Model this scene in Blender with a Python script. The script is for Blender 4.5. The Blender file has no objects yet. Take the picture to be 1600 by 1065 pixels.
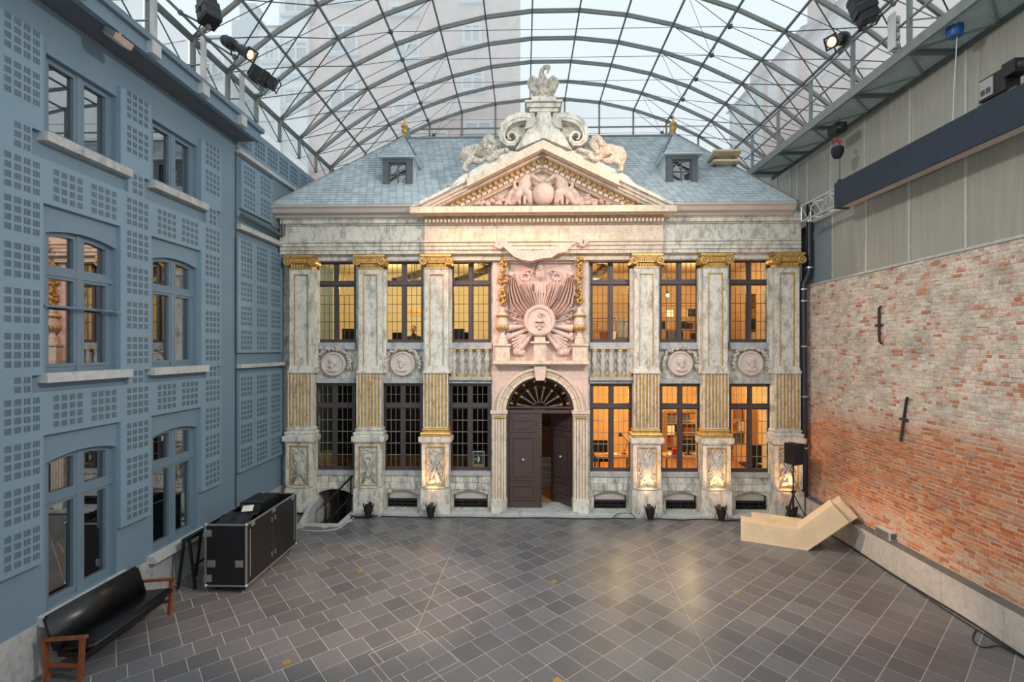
import bpy, bmesh, math, random
from mathutils import Vector, Matrix
random.seed(7)
SC = bpy.context.scene
COL = SC.collection
R_ = math.radians
# ------------------------------------------------------------------ camera, sky, exposure
YAW, FPX, CH, CY = R_(1.37), 752.0, 4.64, -13.7
cd = bpy.data.cameras.new('camera'); cam = bpy.data.objects.new('camera', cd); COL.objects.link(cam)
cam.location = (0, CY, CH); cam.rotation_euler = (R_(90), 0, YAW)
cd.sensor_width = 36; cd.lens = FPX / 1600 * 36; cd.shift_y = 12.5 / 1600; cd.clip_end = 300
SC.camera = cam
w = bpy.data.worlds.new('overcast_sky'); SC.world = w; w.use_nodes = True
wn = w.node_tree.nodes; wl = w.node_tree.links
wn['Background'].inputs[0].default_value = (0.88, 0.935, 0.98, 1); wn['Background'].inputs[1].default_value = 0.59
vs = SC.view_settings
vs.view_transform = 'Standard'; vs.look = 'None'; vs.gamma = 1; vs.use_curve_mapping = False; vs.exposure = 0.95
SC.cycles.max_bounces = 9; SC.cycles.transparent_max_bounces = 14; SC.cycles.caustics_reflective = False; SC.cycles.caustics_refractive = False

def lamp(name, kind, loc, color, energy, target=None, **kw):
    d = bpy.data.lights.new(name, kind); o = bpy.data.objects.new(name, d); COL.objects.link(o)
    o.location = loc; d.color = color; d.energy = energy
    for k, v in kw.items(): setattr(d, k, v)
    if target is not None: o.rotation_euler = (Vector(target) - Vector(loc)).to_track_quat('-Z', 'Y').to_euler()
    return o

# ------------------------------------------------------------------ photo-to-place arithmetic (pixels of the 1600 x 1065 photograph to metres)
def ray(px, py):
    a, b = (px - 800) / FPX, (545 - py) / FPX
    return (math.cos(YAW) * a - math.sin(YAW), math.sin(YAW) * a + math.cos(YAW), b)
def P(px, py, y=0.0):
    r = ray(px, py); t = (y - CY) / r[1]; return (r[0] * t, CH + r[2] * t)
def PXx(px, y=0.0): return P(px, 545, y)[0]
def PZ(py, y=0.0, px=845): return P(px, py, y)[1]
def WALL(px, py, x):
    r = ray(px, py); t = x / r[0]; return (CY + r[1] * t, CH + r[2] * t)
def FLOOR(px, py, z=0.0):
    r = ray(px, py); t = (z - CH) / r[2]; return (r[0] * t, CY + r[1] * t)
def proj(x, y, z):
    dx, dy, dz = x, y - CY, z - CH
    d = -math.sin(YAW) * dx + math.cos(YAW) * dy; a = math.cos(YAW) * dx + math.sin(YAW) * dy
    if d < 0.2: return None
    return 800 + FPX * a / d, 545 - FPX * dz / d, d

# ------------------------------------------------------------------ scene-tree helpers
MW, KIDS = {}, {}
I4 = Matrix.Identity(4)
def reg(o, parent, world=I4):
    MW[o.name] = world
    if parent is not None:
        o.parent = parent; o.matrix_parent_inverse = MW[parent.name].inverted(); KIDS.setdefault(parent.name, []).append(o)
def tag(o, label=None, cat=None, group=None, kind=None):
    for k, v in (('label', label), ('category', cat), ('group', group), ('kind', kind)):
        if v: o[k] = v
    return o
def root(name, loc, label=None, cat=None, group=None, kind=None, rz=0.0):
    o = bpy.data.objects.new(name, None); COL.objects.link(o); o.location = loc; o.rotation_euler = (0, 0, rz)
    o.empty_display_size = 0.2
    reg(o, None, Matrix.Translation(loc) @ Matrix.Rotation(rz, 4, 'Z')); return tag(o, label, cat, group, kind)
def struct(o, label=None, cat=None): return tag(o, label, cat, None, 'structure')
def place(name, me, mat4, parent):
    """a repeat of a piece: an object of its own that shares mesh data"""
    o = bpy.data.objects.new(name, me); COL.objects.link(o)
    o.matrix_basis = mat4; reg(o, parent, mat4); return o
def copy_tree(o, mat=None, parent=None):
    c = o.copy(); COL.objects.link(c)
    if parent is None:
        c.matrix_basis = mat; MW[c.name] = mat
    else:
        c.parent = parent; c.matrix_parent_inverse = o.matrix_parent_inverse; KIDS.setdefault(parent.name, []).append(c)
    for ch in list(KIDS.get(o.name, [])): copy_tree(ch, None, c)
    return c

JIT = random.Random(1)
class MB:
    def __init__(s): s.v = []; s.f = []
    def add(s, vs, fs):
        n = len(s.v); s.v += [tuple(v) for v in vs]; s.f += [tuple(i + n for i in f) for f in fs]; return s
    BF = [(0, 3, 2, 1), (4, 5, 6, 7), (0, 1, 5, 4), (1, 2, 6, 5), (2, 3, 7, 6), (3, 0, 4, 7)]
    def box(s, x0, y0, z0, x1, y1, z1):
        x0, x1 = sorted((x0, x1)); y0, y1 = sorted((y0, y1)); z0, z1 = sorted((z0, z1))
        j = JIT.uniform(.0001, .0008); x0 -= j; x1 += j; y0 -= j; y1 += j; z0 -= j; z1 += j      # no two faces of one piece lie in the same plane
        return s.add([(x0, y0, z0), (x1, y0, z0), (x1, y1, z0), (x0, y1, z0), (x0, y0, z1), (x1, y0, z1), (x1, y1, z1), (x0, y1, z1)], MB.BF)
    def obox(s, c, h, m=None):
        m = m or Matrix.Identity(3); c = Vector(c)
        return s.add([c + m @ Vector((a * h[0], b * h[1], d * h[2])) for d in (-1, 1) for a, b in ((-1, -1), (1, -1), (1, 1), (-1, 1))], MB.BF)
    def beam(s, p0, p1, wd, ht=None, up=(0, 0, 1)):
        p0, p1 = Vector(p0), Vector(p1); d = (p1 - p0); L = d.length
        if L < 1e-6: return s
        d /= L; u = Vector(up)
        if abs(d.dot(u)) > 0.98: u = Vector((0, 1, 0))
        a = d.cross(u).normalized(); b = a.cross(d).normalized()
        m = Matrix((d, a, b)).transposed()
        return s.obox((p0 + p1) / 2, (L / 2, wd / 2, (ht or wd) / 2), m)
    def prism(s, poly, a0, a1, axis='y'):
        n = len(poly); j = JIT.uniform(.0001, .0006); a0, a1 = (a0 - j, a1 + j) if a0 < a1 else (a0 + j, a1 - j)
        def pt(p, a): return {'y': (p[0], a, p[1]), 'x': (a, p[0], p[1]), 'z': (p[0], p[1], a)}[axis]
        vs = [pt(p, a0) for p in poly] + [pt(p, a1) for p in poly]
        return s.add(vs, [tuple(range(n)), tuple(range(2 * n - 1, n - 1, -1))] + [(i, i + n, (i + 1) % n + n, (i + 1) % n) for i in range(n)])
    def strip(s, A, B, a0, a1, axis='y'):
        """solid band between two polylines A and B of equal length, extruded"""
        n = len(A)
        def pt(p, a): return {'y': (p[0], a, p[1]), 'x': (a, p[0], p[1]), 'z': (p[0], p[1], a)}[axis]
        vs = [pt(p, a0) for p in A] + [pt(p, a0) for p in B] + [pt(p, a1) for p in A] + [pt(p, a1) for p in B]
        fs = []
        for i in range(n - 1):
            fs += [(i, i + 1, n + i + 1, n + i), (2 * n + i, 3 * n + i, 3 * n + i + 1, 2 * n + i + 1), (i, 2 * n + i, 2 * n + i + 1, i + 1), (n + i, n + i + 1, 3 * n + i + 1, 3 * n + i)]
        fs += [(0, n, 3 * n, 2 * n), (n - 1, 3 * n - 1, 4 * n - 1, 2 * n - 1)]
        return s.add(vs, fs)
    def sweep(s, pts, rad, n=6, closed=False):
        pts = [Vector(p) for p in pts]; m = len(pts)
        rad = rad if isinstance(rad, (list, tuple)) else [rad] * m
        vs = []; u = None
        for i, p in enumerate(pts):
            t = (pts[(i + 1) % m] - pts[i - 1]) if closed else (pts[min(i + 1, m - 1)] - pts[max(i - 1, 0)])
            if t.length < 1e-9: t = Vector((0, 0, 1))
            t.normalize()
            if u is None: u = t.orthogonal().normalized()
            u = (u - t * u.dot(t))
            u = u.normalized() if u.length > 1e-6 else t.orthogonal().normalized()
            b = t.cross(u)
            vs += [p + (u * math.cos(6.2832 * k / n) + b * math.sin(6.2832 * k / n)) * rad[i] for k in range(n)]
        fs = [(i * n + k, i * n + (k + 1) % n, ((i + 1) % m) * n + (k + 1) % n, ((i + 1) % m) * n + k) for i in range(m if closed else m - 1) for k in range(n)]
        if not closed: fs += [tuple(range(n - 1, -1, -1)), tuple((m - 1) * n + k for k in range(n))]
        return s.add(vs, fs)
    def tube(s, p0, p1, r, n=6, r1=None): return s.sweep([p0, p1], [r, r if r1 is None else r1], n)
    def ball(s, c, r, n=8, m=6, R=None):
        r = r if isinstance(r, (list, tuple)) else (r, r, r); c = Vector(c)
        R = R or Matrix.Identity(3); vs = []
        for j in range(1, m):
            t = math.pi * j / m
            vs += [c + R @ Vector((r[0] * math.sin(t) * math.cos(6.2832 * k / n), r[1] * math.sin(t) * math.sin(6.2832 * k / n), r[2] * math.cos(t))) for k in range(n)]
        vs += [c + R @ Vector((0, 0, r[2])), c - R @ Vector((0, 0, r[2]))]; a = len(vs) - 2
        fs = [(j * n + k, (j + 1) * n + k, (j + 1) * n + (k + 1) % n, j * n + (k + 1) % n) for j in range(m - 2) for k in range(n)]
        fs += [(a, k, (k + 1) % n) for k in range(n)] + [(a + 1, (m - 2) * n + (k + 1) % n, (m - 2) * n + k) for k in range(n)]
        return s.add(vs, fs)
    def lathe(s, prof, c, n=14, axis='z', a0=0.0, a1=6.28318):
        full = abs(a1 - a0) > 6.2; k_ = n if full else n + 1; vs = []
        for r, z in prof:
            for k in range(k_):
                t = a0 + (a1 - a0) * k / n; x, y = r * math.cos(t), r * math.sin(t)
                vs.append((c[0] + x, c[1] + y, c[2] + z) if axis == 'z' else (c[0] + x, c[1] - z, c[2] + y) if axis == 'y' else (c[0] + z, c[1] + x, c[2] + y))
        m = len(prof); fs = [(i * k_ + k, i * k_ + (k + 1) % k_, (i + 1) * k_ + (k + 1) % k_, (i + 1) * k_ + k) for i in range(m - 1) for k in range(n if full else n)]
        if full: fs += [tuple(range(n - 1, -1, -1)), tuple((m - 1) * n + k for k in range(n))]
        return s.add(vs, fs)
    def ribbon(s, path, wid, y0, y1):
        A, B = [], []; m = len(path)
        for i, p in enumerate(path):
            q0, q1 = path[max(i - 1, 0)], path[min(i + 1, m - 1)]
            d = Vector((q1[0] - q0[0], q1[1] - q0[1])); d.normalize(); n = Vector((-d.y, d.x)) * (wid[i] if isinstance(wid, (list, tuple)) else wid) / 2
            A.append((p[0] + n.x, p[1] + n.y)); B.append((p[0] - n.x, p[1] - n.y))
        return s.strip(A, B, y0, y1)
    def folds(s, A, B, nf, depth, back, n=24, m=8):
        """cloth in folds between two polylines A and B (3D), closed at the back"""
        def at(L, t):
            t *= len(L) - 1; i = min(int(t), len(L) - 2); return Vector(L[i]).lerp(Vector(L[i + 1]), t - i)
        vs = []
        for j in range(m + 1):
            a, b = at(A, j / m), at(B, j / m)
            for k in range(n + 1):
                p = a.lerp(b, k / n); q = p.copy()
                p.y -= depth * (0.5 + 0.5 * math.cos(6.2832 * nf * k / n + 0.4 * math.sin(j))) * (0.35 + 0.65 * math.sin(math.pi * (j + .6) / (m + 1.2))) + 0.012
                q.y = back; vs += [p, q]
        W = 2 * (n + 1); fs = []
        for j in range(m):
            for k in range(n): fs.append((j * W + 2 * k, j * W + 2 * k + 2, (j + 1) * W + 2 * k + 2, (j + 1) * W + 2 * k))
            for k in (0, n): fs.append((j * W + 2 * k, (j + 1) * W + 2 * k, (j + 1) * W + 2 * k + 1, j * W + 2 * k + 1))
        for j in (0, m):
            for k in range(n): fs.append((j * W + 2 * k, j * W + 2 * k + 1, j * W + 2 * k + 3, j * W + 2 * k + 2))
        return s.add(vs, fs)
    def mirror(s, x0): s.v = [(2 * x0 - a, b, c) for a, b, c in s.v]; s.f = [tuple(reversed(f)) for f in s.f]; return s
    def mesh(s, name, mat, smooth=False, fix=True):
        me = bpy.data.meshes.new(name); me.from_pydata(s.v, [], s.f)
        if fix and len(s.f) < 60000:
            bm = bmesh.new(); bm.from_mesh(me); bmesh.ops.recalc_face_normals(bm, faces=bm.faces); bm.to_mesh(me); bm.free()
        for m in (mat if isinstance(mat, (list, tuple)) else [mat]): me.materials.append(m)
        if smooth:
            me.shade_smooth() if smooth is True else (me.shade_smooth(), me.set_sharp_from_angle(angle=R_(smooth)))
        me.update(); return me
    def build(s, name, mat, parent=None, smooth=False, kind=None, label=None):
        o = bpy.data.objects.new(name, s.mesh(name, mat, smooth)); COL.objects.link(o); reg(o, parent)
        if kind: o['kind'] = kind
        if label: o['label'] = label
        return o
def remesh(o, voxel, smooth_it=2):
    """fuse a figure's masses into one continuous skin"""
    m = o.modifiers.new('r', 'REMESH'); m.mode = 'VOXEL'; m.voxel_size = voxel
    if smooth_it: s = o.modifiers.new('s', 'SMOOTH'); s.iterations = smooth_it; s.factor = 0.5
    dg = bpy.context.evaluated_depsgraph_get(); me = bpy.data.meshes.new_from_object(o.evaluated_get(dg))
    o.modifiers.clear(); old = o.data; o.data = me; me.name = old.name; me.shade_smooth(); return o

# ------------------------------------------------------------------ materials
def lin(c): return tuple((x / 255 / 12.92 if x / 255 <= 0.04045 else ((x / 255 + 0.055) / 1.055) ** 2.4) for x in c) + (1,)
class NT:
    def __init__(s, name):
        s.m = bpy.data.materials.new(name); s.m.use_nodes = True; s.t = s.m.node_tree; s.n = s.t.nodes; s.l = s.t.links
        s.b = s.n['Principled BSDF']
    def add(s, typ, **kw):
        n = s.n.new(typ)
        for k, v in kw.items(): setattr(n, k, v)
        return n
    def link(s, a, b): s.l.new(a, b)
    def noise(s, vec, scale, detail=4, rough=0.6):
        n = s.add('ShaderNodeTexNoise'); n.inputs['Scale'].default_value = scale; n.inputs['Detail'].default_value = detail; n.inputs['Roughness'].default_value = rough
        if vec is not None: s.link(vec, n.inputs['Vector'])
        return n.outputs[0]
    def ramp(s, fac, stops):
        r = s.add('ShaderNodeValToRGB'); s.link(fac, r.inputs[0]); e = r.color_ramp.elements
        while len(e) < len(stops): e.new(0.5)
        for el, (p, c) in zip(e, stops): el.position = p; el.color = c if len(c) == 4 else lin(c)
        return r.outputs[0]
    def mix(s, fac, a, b, mode='MIX'):
        m = s.add('ShaderNodeMix', data_type='RGBA', blend_type=mode)
        for inp, v in ((m.inputs[0], fac), (m.inputs[6], a), (m.inputs[7], b)):
            if hasattr(v, 'links'): s.link(v, inp)
            else: inp.default_value = v
        return m.outputs[2]
    def math(s, op, a, b=0.0, clamp=False):
        m = s.add('ShaderNodeMath', operation=op); m.use_clamp = clamp
        for inp, v in ((m.inputs[0], a), (m.inputs[1], b)):
            if hasattr(v, 'links'): s.link(v, inp)
            else: inp.default_value = v
        return m.outputs[0]
    def bump(s, h, dist=0.01, strength=0.6):
        b = s.add('ShaderNodeBump'); b.inputs['Distance'].default_value = dist; b.inputs['Strength'].default_value = strength
        s.link(h, b.inputs['Height']); s.link(b.outputs[0], s.b.inputs['Normal'])
    def pos(s): return s.add('ShaderNodeNewGeometry').outputs['Position']
    def setb(s, **kw):
        for k, v in kw.items():
            k = k.replace('_', ' '); i = s.b.inputs[k]
            if hasattr(v, 'links'): s.link(v, i)
            else: i.default_value = v
def plain(name, rgb, rough=0.5, metal=0.0, var=0.08, scale=6.0, emit=None, spec=0.5):
    t = NT(name); c = lin(rgb); p = t.pos(); n = t.noise(p, scale, 5)
    d = tuple(x * (1 - var * 2) for x in c[:3]) + (1,); l = tuple(min(1, x * (1 + var * 2)) for x in c[:3]) + (1,)
    t.setb(Base_Color=t.ramp(n, [(0.3, d), (0.7, l)]), Roughness=rough, Metallic=metal)
    t.b.inputs['Specular IOR Level'].default_value = spec
    if emit: t.b.inputs['Emission Color'].default_value = lin(rgb); t.b.inputs['Emission Strength'].default_value = emit
    return t.m
def stone(name, light, mid, dark, sc=1.2, darkness=0.5, bump=0.008, rough=0.85):
    t = NT(name); p = t.pos()
    mp = t.add('ShaderNodeMapping'); mp.inputs['Scale'].default_value = (1.6, 1.6, 0.7); t.link(p, mp.inputs[0])
    a = t.noise(mp.outputs[0], sc, 8, 0.68); b = t.noise(p, sc * 9, 6, 0.7); c = t.noise(mp.outputs[0], sc * 3.1, 6, 0.72)
    base = t.ramp(a, [(0.30, mid), (0.55, light)])
    lo = 0.40 + 0.10 * darkness
    st = t.ramp(c, [(lo - 0.12, (1, 1, 1, 1)), (lo + 0.06, (0, 0, 0, 1))])
    col = t.mix(t.math('MULTIPLY', st, 0.35 + 0.6 * darkness), base, lin(dark))
    g = t.ramp(b, [(0.30, (0.74, 0.74, 0.73, 1)), (0.55, (1.04, 1.04, 1.03, 1))])
    col = t.mix(0.8, col, g, 'MULTIPLY')
    t.setb(Base_Color=col, Roughness=rough); t.b.inputs['Specular IOR Level'].default_value = 0.25
    t.bump(b, bump, 0.7); return t.m
M = {}
M['stone'] = stone('weathered_pale_stone', (226, 222, 210), (208, 204, 192), (140, 137, 128), darkness=0.7)
M['stone_warm_light'] = stone('warm_light_tinted_stone', (228, 210, 188), (214, 194, 172), (160, 142, 126), darkness=0.35)  # pale stone with the stage spots' warm light put into its colour
M['stone_dark'] = stone('grey_stained_stone', (206, 204, 194), (184, 183, 174), (112, 112, 107), darkness=0.75)
M['stone_pink_light'] = stone('pink_light_tinted_stone', (224, 198, 186), (214, 186, 174), (180, 150, 138), sc=2.0, darkness=0.15, bump=0.004)  # carved stone with the pink of the spotlights put into its colour
M['stone_disc'] = stone('pinkish_medallion_stone', (212, 200, 193), (204, 191, 184), (166, 156, 150), sc=2.5, darkness=0.15, bump=0.004)
M['stone_carved'] = stone('grey_carved_stone', (200, 195, 186), (180, 175, 166), (110, 108, 103), sc=3.0, darkness=0.4, bump=0.006)
M['sculpt'] = stone('weathered_statue_stone', (222, 214, 200), (204, 196, 182), (120, 115, 107), sc=4.0, darkness=0.75, bump=0.03)
M['slate_sill'] = stone('bluish_sill_stone', (182, 184, 182), (164, 167, 167), (118, 122, 123), darkness=0.4)
t = NT('worn_gilding'); p = t.pos(); n = t.noise(p, 9, 6, 0.7)
t.setb(Base_Color=t.ramp(n, [(0.32, (150, 126, 84)), (0.46, (198, 156, 84)), (0.7, (222, 186, 112))]), Roughness=0.42, Metallic=0.35); t.bump(n, 0.004, 0.5); M['gold'] = t.m
M['wood_dark'] = plain('dark_brown_paint', (78, 62, 59), 0.45, var=0.05)
M['window_wood'] = plain('brown_grey_window_paint', (76, 66, 66), 0.45, var=0.05)
M['lead'] = plain('pale_glazing_lead', (128, 124, 116), 0.55, 0.2)
M['gutter'] = plain('painted_cornice_timber', (192, 182, 174), 0.6, var=0.04, scale=2)
M['blue_paint'] = plain('blue_grey_wall_paint', (114, 137, 153), 0.6, var=0.025, scale=0.8)
M['blue_panel'] = plain('blue_grey_panel_paint', (122, 147, 163), 0.55, var=0.02, scale=0.8)
M['blue_frame'] = plain('blue_grey_window_paint', (108, 128, 142), 0.4, var=0.03)
M['slot'] = plain('dark_perforation', (66, 77, 86), 0.8, var=0.05)
M['soffit'] = plain('grey_soffit_board', (92, 98, 104), 0.7, var=0.04)
M['pale_sill'] = stone('pale_blue_stone', (190, 192, 190), (172, 175, 175), (140, 143, 144), darkness=0.2, bump=0.004)
M['plinth_left'] = stone('pale_plinth_stone', (178, 180, 178), (158, 161, 160), (122, 126, 126), darkness=0.35, bump=0.004)
M['black'] = plain('black_paint', (24, 25, 27), 0.45, var=0.1)
M['black_matte'] = plain('black_cloth', (32, 36, 44), 0.9, var=0.08)
M['navy_cloth'] = plain('navy_black_cloth', (46, 54, 66), 0.9, var=0.06)
M['leather'] = plain('black_leather', (22, 23, 26), 0.33, var=0.12)
M['teak'] = plain('orange_brown_wood', (128, 72, 42), 0.4, var=0.12, scale=14)
M['alu'] = plain('aluminium_edge', (178, 176, 172), 0.35, 0.7, var=0.05)
M['steel'] = plain('galvanised_steel', (138, 143, 142), 0.45, 0.35, var=0.06)
M['steel_dark'] = plain('grey_green_steel', (98, 106, 104), 0.5, 0.3, var=0.06)
M['grating'] = plain('pale_galvanised_grating', (168, 182, 178), 0.55, 0.1, var=0.05)
M['rib'] = plain('grey_steel_rib', (128, 132, 128), 0.45, 0.3, var=0.05)
M['rod'] = plain('dark_steel_rod', (78, 82, 84), 0.45, 0.3, var=0.05)
M['iron'] = plain('rusty_black_iron', (62, 54, 50), 0.7, 0.2, var=0.15)
M['pipe'] = plain('blue_black_pipe', (40, 45, 52), 0.4, 0.0, var=0.08)
M['ply'] = plain('pale_birch_plywood', (222, 200, 166), 0.55, var=0.05, scale=3)
M['lens'] = plain('lit_amber_lens', (255, 178, 96), 0.3, emit=4.0)
M['lens_off'] = plain('dark_lens', (60, 66, 72), 0.15)
M['white'] = plain('white_plastic', (205, 208, 208), 0.4, var=0.03)
M['blue_plastic'] = plain('blue_plastic', (24, 84, 150), 0.4, var=0.1)
M['red_plastic'] = plain('red_plastic', (190, 60, 60), 0.4, var=0.1)
M['truss'] = plain('white_aluminium_truss', (205, 205, 203), 0.4, 0.4, var=0.04)
M['concrete'] = stone('pale_cast_concrete', (202, 193, 184), (190, 182, 175), (164, 158, 154), sc=0.9, darkness=0.1, bump=0.002)
M['brass'] = plain('brass_inlay', (186, 150, 84), 0.45, 0.5, var=0.15, scale=40)
M['ledge'] = plain('dark_ledge_stone', (112, 108, 104), 0.8, var=.1)
M['cable'] = plain('black_rubber_cable', (34, 34, 36), 0.6)
M['tape'] = plain('pale_joint_filler', (160, 152, 140), 0.8)
M['red_hall'] = plain('reddish_oak_stair', (112, 78, 58), 0.5, var=0.1)
M['wall_yellow'] = plain('warm_cream_plaster', (226, 214, 178), 0.9, var=0.04, scale=1)
M['wall_orange'] = plain('warm_ochre_plaster', (214, 176, 124), 0.9, var=0.05, scale=1)
M['wall_dim'] = plain('dim_room_plaster', (120, 108, 96), 0.9, var=0.08, scale=1)
M['dark_room'] = plain('shade_dark_plaster', (58, 56, 54), 0.9, var=0.08, scale=1)  # darkness of the unlit rooms put into the plaster colour
M['floor_wood'] = plain('honey_floorboards', (176, 128, 78), 0.5, var=0.1)
M['tube'] = plain('lit_fluorescent_tube', (255, 214, 140), 0.3, emit=7.0)
M['bulb'] = plain('lit_bulb', (255, 220, 150), 0.3, emit=20.0)
M['skin'] = plain('skin', (196, 150, 122), 0.6); M['cloth_green'] = plain('dark_green_cloth', (58, 62, 48), 0.9)
M['hair'] = plain('dark_hair', (52, 40, 32), 0.7)
M['paper'] = plain('white_paper', (232, 228, 214), 0.8)
M['box_card'] = plain('cardboard', (176, 140, 96), 0.85, var=0.1)
M['book'] = None
t = NT('mixed_book_covers'); oi = t.add('ShaderNodeObjectInfo').outputs['Random']
t.setb(Base_Color=t.ramp(oi, [(0.0, (150, 70, 50)), (0.25, (200, 180, 140)), (0.5, (80, 90, 96)), (0.75, (190, 140, 70)), (1.0, (120, 96, 76))]), Roughness=0.7); M['book'] = t.m
# slates
t = NT('blue_grey_slate'); p = t.pos(); g = t.add('ShaderNodeNewGeometry').outputs['Random Per Island']; n = t.noise(p, 30, 5, 0.7); n2 = t.noise(p, 0.9, 5, 0.6)
c = t.ramp(g, [(0.0, (172, 184, 190)), (0.5, (188, 199, 204)), (1.0, (202, 211, 215))])
c = t.mix(0.5, c, t.ramp(n2, [(0.35, (0.8, 0.82, 0.84, 1)), (0.65, (1.1, 1.1, 1.08, 1))]), 'MULTIPLY'); t.setb(Base_Color=c, Roughness=0.55); t.bump(n, 0.004, 0.5); M['slate'] = t.m
# floor tiles
t = NT('blue_stone_tile'); p = t.pos(); oi = t.add('ShaderNodeObjectInfo').outputs['Random']; g = t.add('ShaderNodeNewGeometry').outputs['Random Per Island']
r = t.math('FRACT', t.math('ADD', t.math('MULTIPLY', oi, 7.31), g)); n = t.noise(p, 70, 7, 0.75); n2 = t.noise(p, 1.3, 5, 0.6); n3 = t.noise(p, 9, 5, 0.7)
c = t.ramp(r, [(0.0, (94, 95, 98)), (0.3, (102, 102, 104)), (0.55, (107, 106, 107)), (0.8, (109, 110, 114)), (1.0, (116, 116, 118))])
c = t.mix(0.6, c, t.ramp(n, [(0.3, (0.86, 0.86, 0.86, 1)), (0.55, (1, 1, 1, 1)), (0.75, (1.3, 1.28, 1.26, 1))]), 'MULTIPLY')
c = t.mix(0.6, c, t.ramp(n2, [(0.3, (0.85, 0.85, 0.87, 1)), (0.7, (1.12, 1.1, 1.07, 1))]), 'MULTIPLY')
t.setb(Base_Color=c, Roughness=t.ramp(n3, [(0.3, (0.27, 0.27, 0.27, 1)), (0.7, (0.40, 0.40, 0.40, 1))])); t.bump(n, 0.001, 0.12); M['tile'] = t.m
M['grout'] = plain('pale_grout', (186, 178, 170), 0.9, var=0.1)
# bricks: fired colour by piece, old whitewash and soot by place on the wall
def brick_mat(name, mortar):
    t = NT(name); p = t.pos(); oi = t.add('ShaderNodeObjectInfo').outputs['Random']; g = t.add('ShaderNodeNewGeometry').outputs['Random Per Island']
    r = t.math('FRACT', t.math('ADD', t.math('MULTIPLY', oi, 9.7), g)); z = t.add('ShaderNodeSeparateXYZ'); t.link(p, z.inputs[0])
    n1 = t.noise(p, 0.55, 6, 0.6); n2 = t.noise(p, 2.3, 7, 0.72); n3 = t.noise(p, 22, 6, 0.75); n4 = t.noise(p, 0.9, 4, 0.6)
    if mortar: base = t.ramp(n3, [(0.3, (190, 172, 150)), (0.7, (232, 218, 196))])
    else:
        base = t.ramp(r, [(0.0, (192, 112, 74)), (0.25, (222, 138, 94)), (0.5, (232, 156, 110)), (0.7, (204, 128, 94)), (0.85, (196, 148, 124)), (1.0, (240, 178, 130))])
        base = t.mix(0.6, base, t.ramp(n3, [(0.3, (0.8, 0.8, 0.8, 1)), (0.7, (1.12, 1.1, 1.08, 1))]), 'MULTIPLY')
    # zone height: whitewashed above about 3 m (irregular), bare brick below, pale lime band at the foot
    h = t.math('ADD', z.outputs[2], t.math('MULTIPLY', t.math('SUBTRACT', n1, 0.5), 2.4))
    up = t.ramp(t.math('MULTIPLY', h, 0.1), [(0.262, (0, 0, 0, 1)), (0.335, (1, 1, 1, 1))])
    cov = t.math('ADD', n2, t.math('MULTIPLY', t.math('SUBTRACT', r, 0.5), 0.0 if mortar else 0.38))
    wash = t.ramp(cov, [(0.30, (0.15, 0.15, 0.15, 1)), (0.42, (0.98, 0.98, 0.98, 1))])
    pale = t.ramp(n3, [(0.28, (202, 184, 168)), (0.5, (236, 222, 206)), (0.72, (250, 240, 226))])
    soot = t.ramp(t.noise(p, 1.7, 8, 0.75), [(0.46, (0, 0, 0, 1)), (0.66, (0.55, 0.55, 0.55, 1))])
    pale = t.mix(soot, pale, t.ramp(n3, [(0.3, (108, 102, 94)), (0.7, (172, 164, 152))]))
    if not mortar: pale = t.mix(0.85, pale, t.ramp(t.math('FRACT', t.math('MULTIPLY', r, 5.3)), [(0.0, (0.74, 0.70, 0.68, 1)), (0.35, (0.92, 0.88, 0.86, 1)), (0.7, (1.05, 1.05, 1.05, 1)), (1.0, (0.98, 0.84, 0.76, 1))]), 'MULTIPLY')
    c = t.mix(t.math('MULTIPLY', up, wash), base, pale)
    low = t.ramp(t.math('MULTIPLY', t.math('ADD', h, 0.0), 0.1), [(0.085, (1, 1, 1, 1)), (0.12, (0, 0, 0, 1))])
    lc = t.ramp(n3, [(0.3, (204, 174, 150)), (0.7, (230, 208, 184))])
    c = t.mix(t.math('MULTIPLY', low, t.ramp(cov, [(0.36, (0.1, 0.1, 0.1, 1)), (0.62, (0.8, 0.8, 0.8, 1))])), c, lc)
    t.setb(Base_Color=c, Roughness=0.9); t.b.inputs['Specular IOR Level'].default_value = 0.2; t.bump(n3, 0.016, 0.9); return t.m
M['brick'] = brick_mat('old_red_brick', False); M['mortar'] = brick_mat('lime_mortar', True)
# zinc-grey cladding with run marks
t = NT('streaked_grey_cladding'); p = t.pos(); mp = t.add('ShaderNodeMapping'); mp.inputs['Scale'].default_value = (7, 7, 0.35); t.link(p, mp.inputs[0])
n = t.noise(mp.outputs[0], 1.4, 7, 0.7); n2 = t.noise(p, 0.7, 3)
c = t.ramp(n, [(0.3, (158, 157, 147)), (0.55, (170, 168, 158)), (0.75, (184, 182, 172))]); c = t.mix(0.5, c, t.ramp(n2, [(0.35, (0.85, 0.84, 0.82, 1)), (0.7, (1.05, 1.05, 1.05, 1))]), 'MULTIPLY')
t.setb(Base_Color=c, Roughness=0.45, Metallic=0.1); M['clad'] = t.m
M['clad_seam'] = plain('pale_cladding_seam', (196, 196, 190), 0.4, 0.2)
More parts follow.
